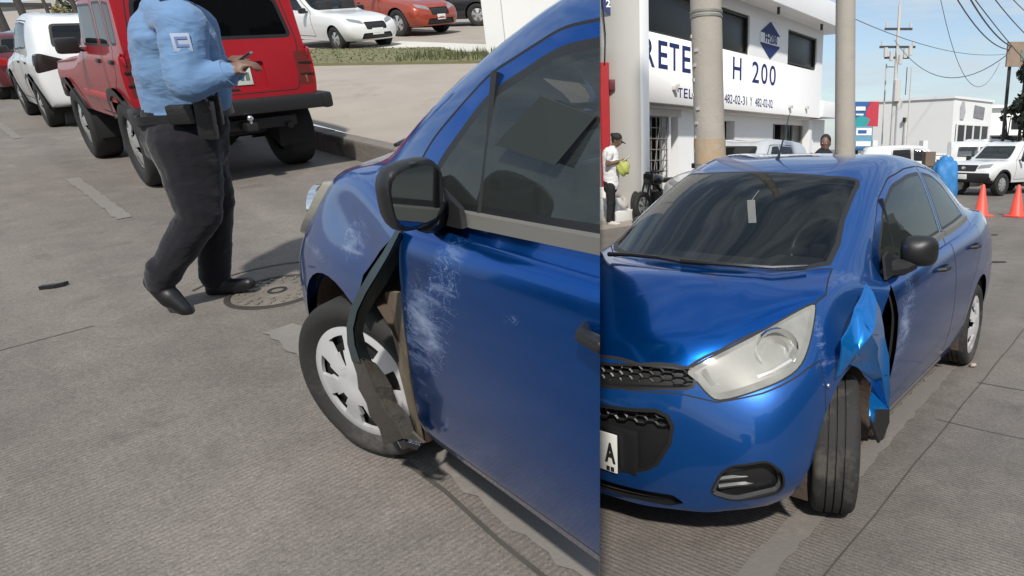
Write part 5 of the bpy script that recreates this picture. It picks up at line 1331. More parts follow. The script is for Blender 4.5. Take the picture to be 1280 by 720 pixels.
def officer():
    D = lambda px, py, y: LD(px, py, y)
    yn, yf, ym = 3.17, 3.42, 3.30
    segs, balls = [], []
    # mats: 0 shirt 1 trousers 2 shoe 3 skin 4 hair 5 cap
    fx = Vector((1, .25, 0)).normalized(); side_ax = Vector((.25, -1, 0)).normalized()
    # trunk
    waist, chest, neck = D(230, 142, ym), D(214, 58, ym), D(205, 5, ym)
    segs += [(D(231, 136, ym), D(226, 92, ym), .172, .182, 0, (tuple(side_ax), .80)), (D(226, 95, ym), D(217, 48, ym), .182, .172, 0, (tuple(side_ax), .90)), (D(217, 45, ym), D(208, 16, ym), .165, .10, 0, (tuple(side_ax), 1.1))]
    segs += [(D(256, 122, ym), D(246, 88, ym), .11, .13, 0, None), (D(205, 128, ym), D(198, 60, ym), .085, .10, 0, None)]
    segs.append((D(206, 5, ym), D(208, -22, ym), .066, .062, 3, None))
    hd = D(213, -52, ym)
    Rm, P = head(balls, segs, hd, (.9, .42, -.12), 3, 4)
    balls += [(tuple(Vector(hd) + Vector((0, 0, .085))), (.115, .105, .052), 5, None), (tuple(Vector(hd) + Vector((.11, .05, .062))), (.075, .06, .012), 5, None)]
    # near (right) arm: shoulder, elbow, wrist
    sh, el, wr = D(228, 30, yn - .05), D(233, 104, yn - .13), D(281, 93, yn - .05)
    segs += [(D(214, 25, ym - .06), sh, .10, .095, 0, None), (sh, el, .098, .078, 0, None), (el, wr, .080, .056, 0, None)]
    hand(segs, D(287, 90, yn - .04), (.85, .25, .42), (.2, .3, -1), 3, 1.0, .95, -1)
    # far (left) arm reaching to the same phone
    sh2, el2, wr2 = D(246, 32, yf + .02), D(268, 95, yf + .12), D(292, 86, yf + .05)
    segs += [(D(222, 25, ym + .05), sh2, .10, .09, 0, None), (sh2, el2, .088, .07, 0, None), (el2, wr2, .070, .052, 0, None)]
    hand(segs, D(293, 84, yf), (.5, -.55, .45), (.6, -.2, -.6), 3, 1.0, .8, 1)
    # hips and legs
    segs += [(D(233, 150, ym), D(233, 178, ym), .178, .182, 1, (tuple(side_ax), .82))]
    kn, an = D(250, 268, yn + .02), D(206, 342, yn)          # trailing right leg
    segs += [(D(232, 176, yn + .06), kn, .150, .096, 1, None), (kn, an, .092, .070, 1, None), (D(206, 336, yn), D(198, 350, yn), .076, .066, 1, None)]
    kf, af = D(268, 256, yf - .03), D(268, 338, yf)           # leading left leg
    segs += [(D(238, 178, yf - .06), kf, .145, .092, 1, None), (kf, af, .088, .072, 1, None), (D(268, 334, yf), D(269, 347, yf), .074, .072, 1, None)]
    # shoes: trailing foot up on its toe, leading foot flat
    segs += [(D(194, 352, yn), D(214, 374, yn - .01), .052, .050, 2, None), (D(212, 370, yn - .01), D(233, 388, yn - .02), .050, .030, 2, None), (D(232, 388, yn - .02), D(239, 393, yn - .02), .032, .018, 2, None)]
    segs += [(D(268, 358, yf), D(290, 358, yf - .01), .048, .044, 2, None), (D(288, 358, yf - .01), D(312, 354, yf - .02), .042, .034, 2, None), (D(266, 362, yf), D(268, 366, yf), .038, .034, 2, None)]
    o = figure('person', segs, balls, [M_SHIRT, M_TROUSER, M_SHOE, M_SKIN, M_HAIR, M_TROUSER], ML, LEFT, 'walking man in pale blue uniform shirt and dark trousers holding a phone', .011, 'person', [(0, .0040, 5, 11), (0, .0014, 14, 32), (1, .006, 5, 9), (1, .002, 14, 24)], 3)
    # belt and things carried on it
    def kid(name, bm, m, sm=40):
        c = bpy.data.objects.new(name, mesh_from_bm(name, bm, m, sm)); COL.objects.link(c); c.parent = o; return c
    b = bmesh.new(); c0 = D(232, 143, ym); ringp = []
    for k in range(33):
        a = 2 * math.pi * k / 32; ringp.append(c0 + fx * .192 * math.cos(a) + side_ax * .160 * math.sin(a) + Vector((0, 0, .012 * math.cos(a))))
    for p, q in zip(ringp, ringp[1:]):
        b.faces.new([b.verts.new(v) for v in (p - Vector((0, 0, .019)), q - Vector((0, 0, .019)), q + Vector((0, 0, .019)), p + Vector((0, 0, .019)))])
    bmesh.ops.remove_doubles(b, verts=b.verts[:], dist=1e-4); ex = bmesh.ops.solidify(b, geom=b.faces[:], thickness=.008); kid('duty_belt', b, M_LEATHER)
    def box_on(name, px, py, y, sz, rz=0, tilt=0, m=M_LEATHER, bev=.012):
        b = bmesh.new(); bx(b, D(px, py, y), sz, Matrix.Rotation(R(rz), 3, 'Z') @ Matrix.Rotation(R(tilt), 3, 'Y'), bev=bev); return kid(name, b, m)
    box_on('belt_pouch', 228, 143, yn - .045, (.11, .05, .085), 12)
    box_on('holster', 258, 150, yn - .045, (.07, .055, .17), 12, 6); box_on('pistol_grip', 252, 126, yn - .06, (.045, .035, .10), 12, -14)
    box_on('radio', 268, 138, yn + .02, (.06, .045, .13), 20, 5)
    b = bmesh.new(); tube(b, [D(270, 122, yn + .02), D(272, 104, yn + .02)], .006, 6); kid('radio_aerial', b, M_LEATHER)
    box_on('epaulette', 222, 3, ym - .14, (.12, .05, .012), 14, 12, mat('navy epaulette', (.02, .025, .05), .7), .004)
    for (nm, p_, q_, r_) in (('cuff', D(279, 93.5, yn - .05), D(286, 91, yn - .045), .061), ('cuff', D(289, 87.5, yf + .055), D(294, 86, yf + .05), .056)):
        b = bmesh.new(); tube(b, [p_, q_], [r_, r_ * .97], 16); kid(nm, b, M_SHIRT)
    b = bmesh.new(); rr_ = []
    for k in range(15):
        a = R(-115 + 230 * k / 14); c_ = D(228, 30, yn - .05); rr_.append(c_ + Vector((.100 * math.sin(a), -.095 * math.cos(a), .02 + .03 * math.sin(a))))
    b.free()
    # flag patch on the sleeve: sits proud of the cloth
    pc = D(227, 53, yn - .155); nrm = (SEAM_CO - (ML @ pc)); n_l = (ML.inverted().to_3x3() @ nrm).normalized(); rt = Vector((0, 0, 1)).cross(n_l).normalized()
    Mp = wall_M(pc, rt, Vector((0, 0, 1)) + rt * -.12)
    b = bmesh.new(); bx(b, (0, 0, 0), (.066, .072, .006), bev=.002); xf(b, Mp); pt = kid('sleeve_patch', b, mat('white patch cloth', (.40, .47, .60), .8))
    b = bmesh.new()
    for yy in (.018, -.012): bx(b, (.004, yy, .004), (.036, .010, .004))
    bx(b, (-.018, .003, .004), (.008, .040, .004)); xf(b, Mp); c = bpy.data.objects.new('patch_mark', mesh_from_bm('patch_mark', b, mat('patch blue', (.16, .24, .44), .8))); COL.objects.link(c); c.parent = pt
    for s in (1, -1):
        b = bmesh.new(); bmesh.ops.create_uvsphere(b, u_segments=10, v_segments=6, radius=.012); xf(b, Matrix.Translation(P(.088, .030 * s, .005))); kid('eye', b, mat('eye', (.35, .33, .30), .2) if s == 1 else bpy.data.materials['eye'])
    # phone held in both hands
    ph = bmesh.new(); bx(ph, (0, 0, 0), (.075, .15, .010), bev=.004)
    tag(obj('phone', ph, mat('black phone', (.01, .01, .012), .15), None, ML @ wall_M(D(297, 78, 3.27), (.3, -.9, 0), (.75, .2, .5)), 30, LEFT), 'small dark phone held in the hands of the walking man', 'phone')
officer()
# ================================================================== RIGHT-HAND STREET (level ground)
MB = frame(.063, 3.046, R(214.1)); FB = Vector((math.sin(R(214.1)), math.cos(R(214.1)), 0)); LB = Vector((-FB.y, FB.x, 0)); OB = Vector((.063, 3.046, 0))
def cb(x, y, z=0.0): return OB + FB * x + LB * y + Vector((0, 0, z))
M_ROADR = road_mat('tined concrete road, level street', ROAD_COL, -math.atan2(FB.y, FB.x), 15.0)
b = bmesh.new(); prism(b, [(-30, -40), (400, -40), (400, 600), (-300, 600), (-300, 30), (-30, 12)], -.6, 0, lambda u, v, h: Vector((u, v, h)))
tag(obj('road', b, M_ROADR, None, None, None, RIGHT), kind='structure')
carB, madeB = hero_car(MB, RIGHT, 'blue car seen from the front, wing crumpled behind the left front wheel', steer=23)
LR_ = lambda px, py, y: loc(MB, px, py, y)
def rib(pts, w, z, name, m, kind='structure'):
    b = bmesh.new(); P = [Vector(p) for p in pts]
    for p, q in zip(P, P[1:]):
        t = (q - p).normalized(); nn = Vector((-t.y, t.x, 0)) * w
        f = b.faces.new([b.verts.new(v + Vector((0, 0, z))) for v in (p - nn, q - nn, q + nn, p + nn)])
        f.normal_update()
        if f.normal.z < 0: f.normal_flip()
    return tag(obj(name, b, m, None, None, None, RIGHT), kind=kind)
def line_r():
    rg = random.Random(8); b = bmesh.new(); prev = None
    for i in range(70):
        x = .9 - .055 * i; q = [b.verts.new(cb(x, .665 + k * .055 + rg.uniform(-.010, .010), .005)) for k in (-1, 1)]
        if prev: b.faces.new((prev[0], q[0], q[1], prev[1]))
        prev = q
    bmesh.ops.recalc_face_normals(b, faces=b.faces[:])
    for f in b.faces:
        if f.normal.z < 0: f.normal_flip()
    tag(obj('lane_line', b, M_PAINTL, None, None, None, RIGHT), kind='structure')
line_r()
rib([cb(1.2 - .3 * i, .86 + .004 * math.sin(i * 1.9) + .006 * i) for i in range(20)], .0035, .0035, 'road_joint', M_JOINT)
rib([cb(-1.98, .9 + .3 * i) for i in range(9)], .004, .0035, 'road_joint', M_JOINT)
rib([cb(-1.2 + .02 * math.sin(i), .84 + .25 * i) for i in range(4)], .0025, .0035, 'road_joint', M_JOINT)
# crumpled wing flap
def flap():
    V = [LR_(*q) for q in ((1084, 354, .765), (1097, 376, .83), (1107, 420, .87), (1113, 468, .885), (1112, 514, .86), (1097, 548, .83), (1087, 520, .81), (1091, 487, .80), (1079, 466, .815), (1063, 455, .80), (1047, 472, .785), (1054, 425, .792), (1071, 385, .792), (1091, 418, .875), (1089, 452, .845), (1102, 470, .86), (1072, 440, .835))]
    F = [(0, 1, 13), (1, 2, 13), (2, 3, 15), (2, 15, 13), (13, 15, 14), (14, 15, 8), (15, 7, 8), (3, 4, 15), (4, 7, 15), (4, 5, 6), (4, 6, 7), (14, 8, 9), (14, 9, 16), (9, 10, 16), (10, 11, 16), (11, 12, 16), (12, 13, 16), (13, 14, 16), (12, 0, 13)]
    b = bmesh.new(); vs = [b.verts.new(v) for v in V]
    for f in F: b.faces.new([vs[i] for i in f])
    bmesh.ops.recalc_face_normals(b, faces=b.faces[:])
    bmesh.ops.triangulate(b, faces=b.faces[:]); bmesh.ops.subdivide_edges(b, edges=b.edges[:], cuts=1, smooth=.10)
    rg = random.Random(9)
    for v in b.verts: v.co += Vector((rg.uniform(-.002, .002), rg.uniform(-.004, .004), rg.uniform(-.003, .003)))
    bmesh.ops.subdivide_edges(b, edges=b.edges[:], cuts=1, smooth=.6)
    ex = bmesh.ops.extrude_face_region(b, geom=b.faces[:])
    for v in [g for g in ex['geom'] if isinstance(g, bmesh.types.BMVert)]: v.co.y -= .006
    bmesh.ops.recalc_face_normals(b, faces=b.faces[:])
    child('crumpled_wing_flap', b, M_BLUE_FLAP, carB, 48)
    b = bmesh.new(); pts = [((1098, 512, .835), (1112, 512, .86)), ((1094, 530, .83), (1112, 528, .86)), ((1090, 528, .83), (1106, 543, .85)), ((1092, 536, .83), (1099, 554, .84))]
    rows = [[LR_(*a), LR_(*c)] for a, c in pts]
    sheet('torn_liner_tip', rows, M_BLACK, carB, .01)
    b = bmesh.new()
    for q in ((1013, 464, .70), (1035, 482, .765)):
        g_ = bmesh.ops.create_uvsphere(b, u_segments=10, v_segments=6, radius=.009); bmesh.ops.translate(b, vec=LR_(*q), verts=g_['verts'])
    child('bumper_rivet', b, M_CHROME, carB)
    b = bmesh.new(); p = LR_(1084, 520, .62); bx(b, p, (.14, .10, .16), Matrix.Rotation(.5, 3, 'Y'), bev=.03); bx(b, p + Vector((-.05, .05, -.08)), (.06, .05, .12), Matrix.Rotation(.9, 3, 'Y'), bev=.015); bx(b, p + Vector((-.02, .02, .14)), (.20, .05, .20), bev=.04); child('exposed_suspension', b, M_LINER, carB)
flap()
# number plate lettering and the tag hanging in the windscreen
plate = [c for c in bpy.data.objects if c.name.startswith('number_plate') and c.parent and c.parent.parent == carB][0]
for s_, y, z, sz, bold in (('A', .118, .368, .105, .004),):
    t = text_bm(s_, sz, .0008, bold, .62); xf(t, wall_M((.7516, y, z), (0, 1, 0), (0, 0, 1))); child('plate_letter', t, M_INK, plate)
b = bmesh.new()
for y_ in (.107, .128): bx(b, (.7518, y_, .309), (.001, .016, .018))
child('plate_mark', b, M_INK, plate)
b = bmesh.new(); bx(b, (-.60, -.03, 1.16), (.006, .045, .12), Matrix.Rotation(.1, 3, 'X'), bev=.002); tube(b, [(-.60, -.03, 1.22), (-.62, 0, 1.27)], .002, 4)
tag(obj('air_freshener', b, mat('white card tag', (.75, .75, .73), .7), None, MB, None, RIGHT), 'white card tag hanging behind the windscreen of the blue car', 'air freshener')

# ------------------------------------------------------------------ the white shop with blue lettering
C0 = Vector((-.76, 17.0, 0)); DF_ = Vector((math.sin(R(33.4)), math.cos(R(33.4)), 0)); NF = Vector((DF_.y, -DF_.x, 0))
def fp(u, o, z): return C0 + DF_ * u + NF * o + Vector((0, 0, z))
MF = Matrix(((DF_.x, NF.x * -1, 0, C0.x), (DF_.y, NF.y * -1, 0, C0.y), (0, 0, 1, 0), (0, 0, 0, 1)))     # local x along the front, -y out of it
M_SHOP = mat('white painted shop wall', (.80, .80, .80), .8, var=.04, scale=.7, bump=.06, bscale=25, dirt=((.62, .61, .59), .8, .64))
M_GREYW = mat('grey beige for shade and fittings', (.52, .50, .47), .85, var=.08, scale=1.0, bump=.08, bscale=25)
M_SHUT = mat('black window panel', (.010, .010, .011), .28, var=.2)
M_FRAME = mat('dark window frame', (.03, .03, .03), .5)
M_SIGNBLUE = mat('navy sign paint', (.010, .022, .13), .6, var=.15)
M_WHITELET = mat('white sign paint', (.78, .78, .80), .6, var=.03)
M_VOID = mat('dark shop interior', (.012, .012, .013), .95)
M_BARS = mat('pale steel gate bars', (.22, .215, .20), .5, .3, var=.2)
shop = empty('shop_building', MF, 'white two storey shop with blue lettering across its front', 'building', None, RIGHT)
def sb(name, boxes, m, parent=None, bev=.012):
    b = bmesh.new()
    for (u0, u1, o0, o1, z0, z1) in boxes: bx(b, ((u0 + u1) / 2, -(o0 + o1) / 2, (z0 + z1) / 2), (u1 - u0, o1 - o0, z1 - z0), bev=bev)
    return child(name, b, m, parent or shop)
WIN = [(-.30, 2.45, 4.20, 5.28), (3.28, 5.14, 4.20, 5.28), (7.84, 10.32, 4.26, 5.30)]
us = [-2.2] + [v for w in WIN for v in w[:2]] + [10.85]
wall_boxes = [(-2.2, 10.85, -.30, 0, 2.58, 4.195), (-2.2, 10.85, -.30, 0, 5.305, 5.62)] + [(us[i], us[i + 1], -.30, 0, 4.195, 5.305) for i in (0, 2, 4, 6)]
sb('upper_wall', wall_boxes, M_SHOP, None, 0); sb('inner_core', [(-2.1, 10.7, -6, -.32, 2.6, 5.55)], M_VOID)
sb('side_wall', [(10.55, 10.85, -6, -.3, 0, 5.62)], M_SHOP)
for (u0, u1, z0, z1) in WIN:
    w = sb('window', [(u0 + .02, u1 - .02, -.16, -.12, z0 + .01, z1 - .01)], M_SHUT)
    sb('window_frame', [(u0, u1, -.12, -.06, z0, z0 + .05), (u0, u1, -.12, -.06, z1 - .05, z1), (u0, u0 + .05, -.12, -.058, z0, z1), (u1 - .05, u1, -.12, -.058, z0, z1)], M_FRAME, w, .004)
sb('eaves_slab', [(-2.6, 11.6, -6.2, .80, 5.62, 6.35)], M_SHOP, None, .02)
sb('canopy_slab', [(10.85, 12.7, -1.6, .10, 2.62, 3.2)], M_SHOP, None, .02)
ROPE = -.55
sb('lower_wall', [(-2.2, -.12, ROPE - .3, ROPE, 0, 2.58), (1.66, 1.74, ROPE - .3, ROPE + .02, 0, 2.3), (2.12, 3.60, ROPE - .3, ROPE, 0, 2.3), (5.30, 8.02, ROPE - .3, ROPE, 0, 2.3), (10.55, 12.7, ROPE - .3, ROPE, 0, 2.58), (-.12, 10.55, ROPE - .3, ROPE, 2.3, 2.58)], M_SHOP, None, 0)
sb('shaded_lintel', [(-.10, 2.2, ROPE + .005, ROPE + .05, 2.30, 2.57)], M_GREYW, None, 0)  # grey strip: shade under the overhang put into its colour
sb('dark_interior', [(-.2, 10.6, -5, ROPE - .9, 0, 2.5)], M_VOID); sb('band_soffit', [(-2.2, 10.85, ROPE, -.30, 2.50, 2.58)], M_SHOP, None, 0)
# gate of crossing bars
g = bmesh.new(); u0, u1, z0, z1 = -.08, 1.60, .05, 2.28
for k in range(8): tube(g, [(u0 + (u1 - u0) * k / 7, -ROPE + .02, z0), (u0 + (u1 - u0) * k / 7, -ROPE + .02, z1)], .016, 5)
for k in range(9): tube(g, [(u0, -ROPE, z0 + (z1 - z0) * k / 8), (u1, -ROPE, z0 + (z1 - z0) * k / 8)], .016, 5)
for k in range(4): tube(g, [(u0 + .42 * k, -ROPE - .02, z0), (u0 + .42 * k + .5 if k < 3 else u1, -ROPE - .02, z1)], .012, 5)
gate = child('gate', g, M_BARS, shop)
# shop doorway
dr = sb('shop_door', [(8.10, 8.16, ROPE - .1, ROPE + .0, 0, 2.3), (10.44, 10.50, ROPE - .1, ROPE, 0, 2.3), (9.05, 9.12, ROPE - .1, ROPE, 0, 2.3), (9.65, 9.71, ROPE - .1, ROPE, 0, 2.3)], M_BARS, None, .006)
sb('door_glass', [(9.12, 9.65, ROPE - .07, ROPE - .05, .05, 2.25)], M_DARKGLASS, dr); sb('display_box', [(8.3, 8.9, ROPE - .6, ROPE - .2, .6, 1.7)], M_GREYW, dr); sb('display_box', [(9.8, 10.3, ROPE - .6, ROPE - .3, .3, 1.5)], M_GREYW, dr)
sb('wall_lamp', [(1.0, 1.12, 0, .12, 2.92, 3.02), (1.16, 1.22, 0, .10, 3.02, 3.08)], M_GREYW); sb('wall_lamp', [(8.0, 8.14, .0, .12, 2.80, 2.90), (9.4, 9.5, 0, .12, 2.84, 2.94)], M_GREYW)
for k in (5.9, 9.3): sb('eaves_lamp', [(k, k + .07, .5, .58, 5.42, 5.62)], M_FRAME)
# lettering
def letters(s, u, z, size, bold, sx, out=.004, m=M_SIGNBLUE, name='sign_lettering', parent=None):
    t = text_bm(s, size, .003, bold, sx, 'LEFT'); xf(t, wall_M((u, -out, z), (1, 0, 0), (0, 0, 1))); return child(name, t, m, parent or shop)
def fit_letters(s, u0, u1, z0, z1, bold, out=.004, name='sign_letter'):
    t = text_bm(s, 1.0, .003, bold, 1.0, 'LEFT'); xs = [v.co.x for v in t.verts]; ys = [v.co.y for v in t.verts]; a, b_, c, d = min(xs), max(xs), min(ys), max(ys)
    for v in t.verts: v.co.x = (v.co.x - a) / (b_ - a) * (u1 - u0); v.co.y = (v.co.y - c) / (d - c) * (z1 - z0)
    xf(t, wall_M((u0, -out, z0), (1, 0, 0), (0, 0, 1))); return child(name, t, M_SIGNBLUE, shop)
for ch, u0, u1 in (('R', -.20, .26), ('E', .42, .82), ('T', .90, 1.34), ('E', 1.48, 1.88)): fit_letters(ch, u0, u1, 3.40, 4.05, .012)
for ch, u0, u1 in (('H', 4.14, 4.66), ('2', 5.34, 5.80), ('0', 5.94, 6.38), ('0', 6.52, 6.98)): fit_letters(ch, u0, u1, 3.44, 4.06, .008)
for ch, u0, u1 in (('T', 1.28, 1.50), ('E', 1.56, 1.74), ('L', 1.80, 1.97), ('.', 2.03, 2.07)): fit_letters(ch, u0, u1, 2.76, 3.00 if ch != '.' else 2.80, .006)
for ch, u0, u1 in (('482', 3.68, 4.14), ('-02', 4.18, 4.62), ('-31', 4.66, 5.04), ('Y', 5.24, 5.38), ('482', 5.58, 6.02), ('-02', 6.06, 6.42), ('-02', 6.44, 6.80)): fit_letters(ch, u0, u1, 2.75, 3.0, .0, name='phone_figures')
letters('331', 5.72, 1.55, .30, .006, 1.3, -ROPE * -1 + .004 if False else ROPE + .006, name='house_number')
# diamond badge FH200
b = bmesh.new(); prism(b, [(6.50, 5.33), (7.15, 4.98), (7.15, 4.62), (6.50, 4.24), (5.85, 4.62), (5.85, 4.98)], -.004, -.03, lambda u, v, h: Vector((u, h, v))); bd = child('badge', b, M_SIGNBLUE, shop)
b = bmesh.new(); prism(b, [(5.80, 4.66), (7.20, 4.66), (7.20, 4.95), (5.80, 4.95)], -.006, -.034, lambda u, v, h: Vector((u, h, v))); child('badge_band', b, M_WHITELET, bd)
t = text_bm('FH200', .37, .003, .008, .88); xf(t, wall_M((6.5, -.040, 4.81), (1, 0, 0), (0, 0, 1))); child('badge_lettering', t, M_SIGNBLUE, bd)
# wing wall, blue 200 sign, red post, steps
w = obj('wing_wall', bmesh.new(), M_GREYW); bpy.data.objects.remove(w)
b = bmesh.new(); bx(b, (-2.02, -.68, 2.45), (.22, 1.34, 4.9), bev=.01); child('wing_wall', b, M_GREYW, shop)  # grey colour stands in for the wall's shaded face
b = bmesh.new(); bx(b, (-2.02, -1.37, 2.45), (.26, .05, 4.92), bev=.01); child('wing_wall_edge', b, M_SHOP, shop)  # white stands in for the lit end of the same wall
p = RD(766, 3, 14.9); right = Vector((1, .15, 0)).normalized()
Ms = wall_M(p, right, (0, 0, 1)); b = bmesh.new(); prism(b, [(-.24, .32), (.24, .32), (.24, -.12), (0, -.30), (-.24, -.12)], -.03, 0, lambda u, v, h: Vector((u, v, h)))
sg = obj('hanging_sign', b, M_SIGNBLUE, None, Ms, None, RIGHT); tag(sg, 'small pointed navy sign reading 200 above the grey wall', 'sign')
t = text_bm('200', .20, .002, .006, .95); xf(t, Matrix.Translation((.0, -.03, .004))); child('sign_lettering', t, M_WHITELET, sg)
b = bmesh.new(); bx(b, (0, 0, .02), (.10, .04, .80)); xf(b, Matrix.Translation((0, .6, -.05))); child('sign_bracket', b, M_GREYW, sg)
M_REDP = mat('red post paint', (.36, .012, .018), .5, var=.15)
p = RD(757, 210, 14.6)
rp = obj('red_post', bmesh.new(), M_REDP); bpy.data.objects.remove(rp)
b = bmesh.new(); bx(b, (0, 0, 1.62), (.20, .12, 3.24), bev=.01); rpo = obj('red_post', b, M_REDP, None, Matrix.Translation((p.x - .02, 14.9, 0)), None, RIGHT); tag(rpo, 'square red steel post behind the man in the cap', 'post')
b = bmesh.new(); bx(b, (.17, -.05, 2.78), (.12, .10, .22), bev=.01); child('meter_box', b, mat('maroon box', (.10, .015, .02), .5), rpo)
b = bmesh.new(); tube(b, [(.02, -.08, 3.2), (.05, -.09, 3.8), (.0, -.08, 4.4), (-.02, -.08, 5.2)], .016, 6); child('cable', b, M_WELL, rpo)
M_STEP = mat('white painted steps', (.70, .70, .68), .85, var=.08, scale=3, dirt=((.4, .38, .35), 3, .6))
st = empty('front_steps', MF, 'white painted steps beside the grey wing wall behind the man in the cap', 'steps', None, RIGHT)
for k in range(3):
    b = bmesh.new(); bx(b, (-2.52, -(.02 + (1.30 - .42 * k) / 2), .11 + .22 * k), (.78, 1.30 - .42 * k, .22), bev=.012); child('step', b, M_STEP, st)
b = bmesh.new(); bx(b, (-1.98, -1.52, .10), (.18, .26, .20), bev=.012); child('step_cheek', b, M_STEP, st)
b = bmesh.new(); prism(b, [(-30, 5), (60, 5), (60, 1.9), (-30, 1.9)], 0, .012, lambda u, v, h: fp(u, v * -1 + 3.8, h)); tag(obj('pavement', b, M_APRON, None, None, None, RIGHT), kind='structure')

# ------------------------------------------------------------------ poles
M_CONC = mat('aged concrete pole', (.36, .325, .28), .9, var=.2, scale=2.5, bump=.25, bscale=30, dirt=((.22, .20, .17), 2.5, .58))
M_CONC2 = mat('tan stained concrete', (.38, .27, .16), .9, var=.35, scale=6, bump=.2, bscale=30, dirt=((.38, .345, .30), 5, .46))
p0, p1 = RD(888, 215, 8.2), RD(882, -10, 8.2)
d = (p1 - p0).normalized(); base = p0 - d * (p0.z / d.z)
b = bmesh.new(); tube(b, [base - d * .02, base + d * 2.0, base + d * 4.5, base + d * 9], [.195, .178, .208 * .87, .13], 24)
o = obj('concrete_pole', b, M_CONC, None, None, 50, RIGHT); tag(o, 'thick pale concrete utility pole standing in front of the shop lettering', 'pole', 'concrete poles along the right-hand street')
b = bmesh.new(); rings = [base + d * z for z in (1.30, 1.33, 1.56, 1.59)]; tube(b, rings, [.1885, .190, .188, .186], 24); child('stained_band', b, M_CONC2, o, 50)
for z in (2.98, 2.93):
    b = bmesh.new(); tube(b, [base + d * z, base + d * (z + .025)], .187, 24); child('strap', b, M_BARS, o, 50)
for q in range(9):
    b = bmesh.new(); a = -1.4 + .21 * (q % 4); z = 1.45 + .16 * q; bx(b, base + d * z + Vector((math.sin(a) * .184, -math.cos(a) * .184, 0)), (.05, .012, .035), Matrix.Rotation(a, 3, 'Z'))
    child('paper_scrap', b, bpy.data.materials.get('weathered paper') or mat('weathered paper', (.5, .48, .45), .9, var=.2), o)
p0, p1 = RD(1056, 190, 11.8), RD(1057, -10, 11.8); d = (p1 - p0).normalized(); base = p0 - d * (p0.z / d.z)
b = bmesh.new(); tube(b, [base, base + d * 4, base + d * 9], [.175, .158, .13], 20)
o = obj('concrete_pole', b, M_CONC, None, None, 50, RIGHT); tag(o, 'slimmer concrete utility pole rising behind the roof of the blue car', 'pole', 'concrete poles along the right-hand street')

# ------------------------------------------------------------------ people
M_TEE = mat('white polo shirt', (.66, .65, .66), .85, var=.06, scale=6); M_BLKTR = mat('black trousers', (.010, .010, .012), .85); M_CAP = mat('black cap', (.012, .012, .013), .8); M_WSHOE = mat('pale shoes', (.5, .48, .46), .6); M_NAVY = mat('dark navy shirt', (.012, .013, .020), .85)
def reader():
    y = 13.45; D = lambda px, py, dy=0.0: RD(px, py + (py - 167) * .02, y + dy)
    segs, balls = [], []; sa = (0, -1, 0)
    segs += [(D(764, 230), D(764, 208), .15, .165, 0, (sa, .72)), (D(764, 208), D(763, 192), .165, .16, 0, (sa, .8)), (D(763, 190), D(766, 184), .13, .06, 0, None), (D(766, 183), D(768, 179), .05, .05, 3, None)]
    Rm, P = head(balls, segs, D(771, 175.5), (.85, -.15, -.5), 3, 4, 1.0)
    c = Vector(D(770, 171)); balls += [(tuple(c), (.125, .105, .06), 5, Rm), (P(.13, 0, .035), (.07, .06, .012), 5, Rm)]
    for s in (-1, 1):
        sh, el, wr = D(763 + 0, 191, .17 * s), D(759 if s < 0 else 764, 205, .20 * s), D(774, 201, .10 * s)
        segs += [(sh, (sh + el) / 2, .065, .058, 0, None), ((sh + el) / 2, el, .050, .045, 3, None), (el, wr, .044, .033, 3, None)]
        hand(segs, D(776, 200.5, .09 * s), (.9, -.15 * s, .25), (0, .3 * -s, -1), 3, 1.0, .7, s)
    for s in (-1, 1):
        hp, kn, an = D(763, 232, .085 * s), D(764 + s, 254, .09 * s), D(763 + s * 1.5, 273, .09 * s)
        segs += [(hp, kn, .10, .072, 1, None), (kn, an, .068, .058, 1, None), (an + Vector((0, 0, -.06)), an + Vector((.15, -.04, -.075)), .045, .036, 2, None)]
    segs.append((D(763, 228), D(763, 234), .145, .14, 1, (sa, .75)))
    o = figure('person', segs, balls, [M_TEE, M_BLKTR, M_WSHOE, M_SKIN, M_HAIR, M_CAP], Matrix.Identity(4), RIGHT, 'man in white polo shirt and black cap reading papers by the steps', .016, 'person', [(0, .008, 7, 14), (1, .008, 6, 12)], 2)
    for s in (1, -1):
        b = bmesh.new(); bmesh.ops.create_uvsphere(b, u_segments=8, v_segments=5, radius=.011); xf(b, Matrix.Translation(P(.088, .030 * s, .0))); c = bpy.data.objects.new('eye', mesh_from_bm('eye', b, bpy.data.materials['eye'], 60)); COL.objects.link(c); c.parent = o
    q = D(782, 199, -.02); b = bmesh.new()
    for k in range(3): bx(b, (0, 0, .006 * k), (.22, .30, .003), Matrix.Rotation(.06 * k, 3, 'Z'))
    tag(obj('papers', b, mat('white papers', (.75, .75, .74), .8), None, Matrix.Translation(q) @ Matrix.Rotation(R(-35), 4, 'Y'), None, RIGHT), 'loose white papers held up by the man in the cap', 'papers')
    q = D(779, 209, -.16); b = bmesh.new(); bmesh.ops.create_icosphere(b, subdivisions=3, radius=1); rg = random.Random(5)
    for v in b.verts:
        k = 1 + .14 * math.sin(v.co.x * 6 + v.co.z * 5) + rg.uniform(-.05, .05); v.co = Vector((v.co.x * .125 * k, v.co.y * .07 * k, v.co.z * .13 * k - (.02 if v.co.z < 0 else 0)))
    tube(b, [(-.05, 0, .10), (-.02, .0, .19), (.03, 0, .19), (.05, 0, .10)], .010, 5)
    tag(obj('carrier_bag', b, mat('yellow green bag', (.36, .38, .09), .6, var=.2), None, Matrix.Translation(q), 50, RIGHT), 'yellow green carrier bag hanging from the reading man\'s hand', 'bag')
reader()
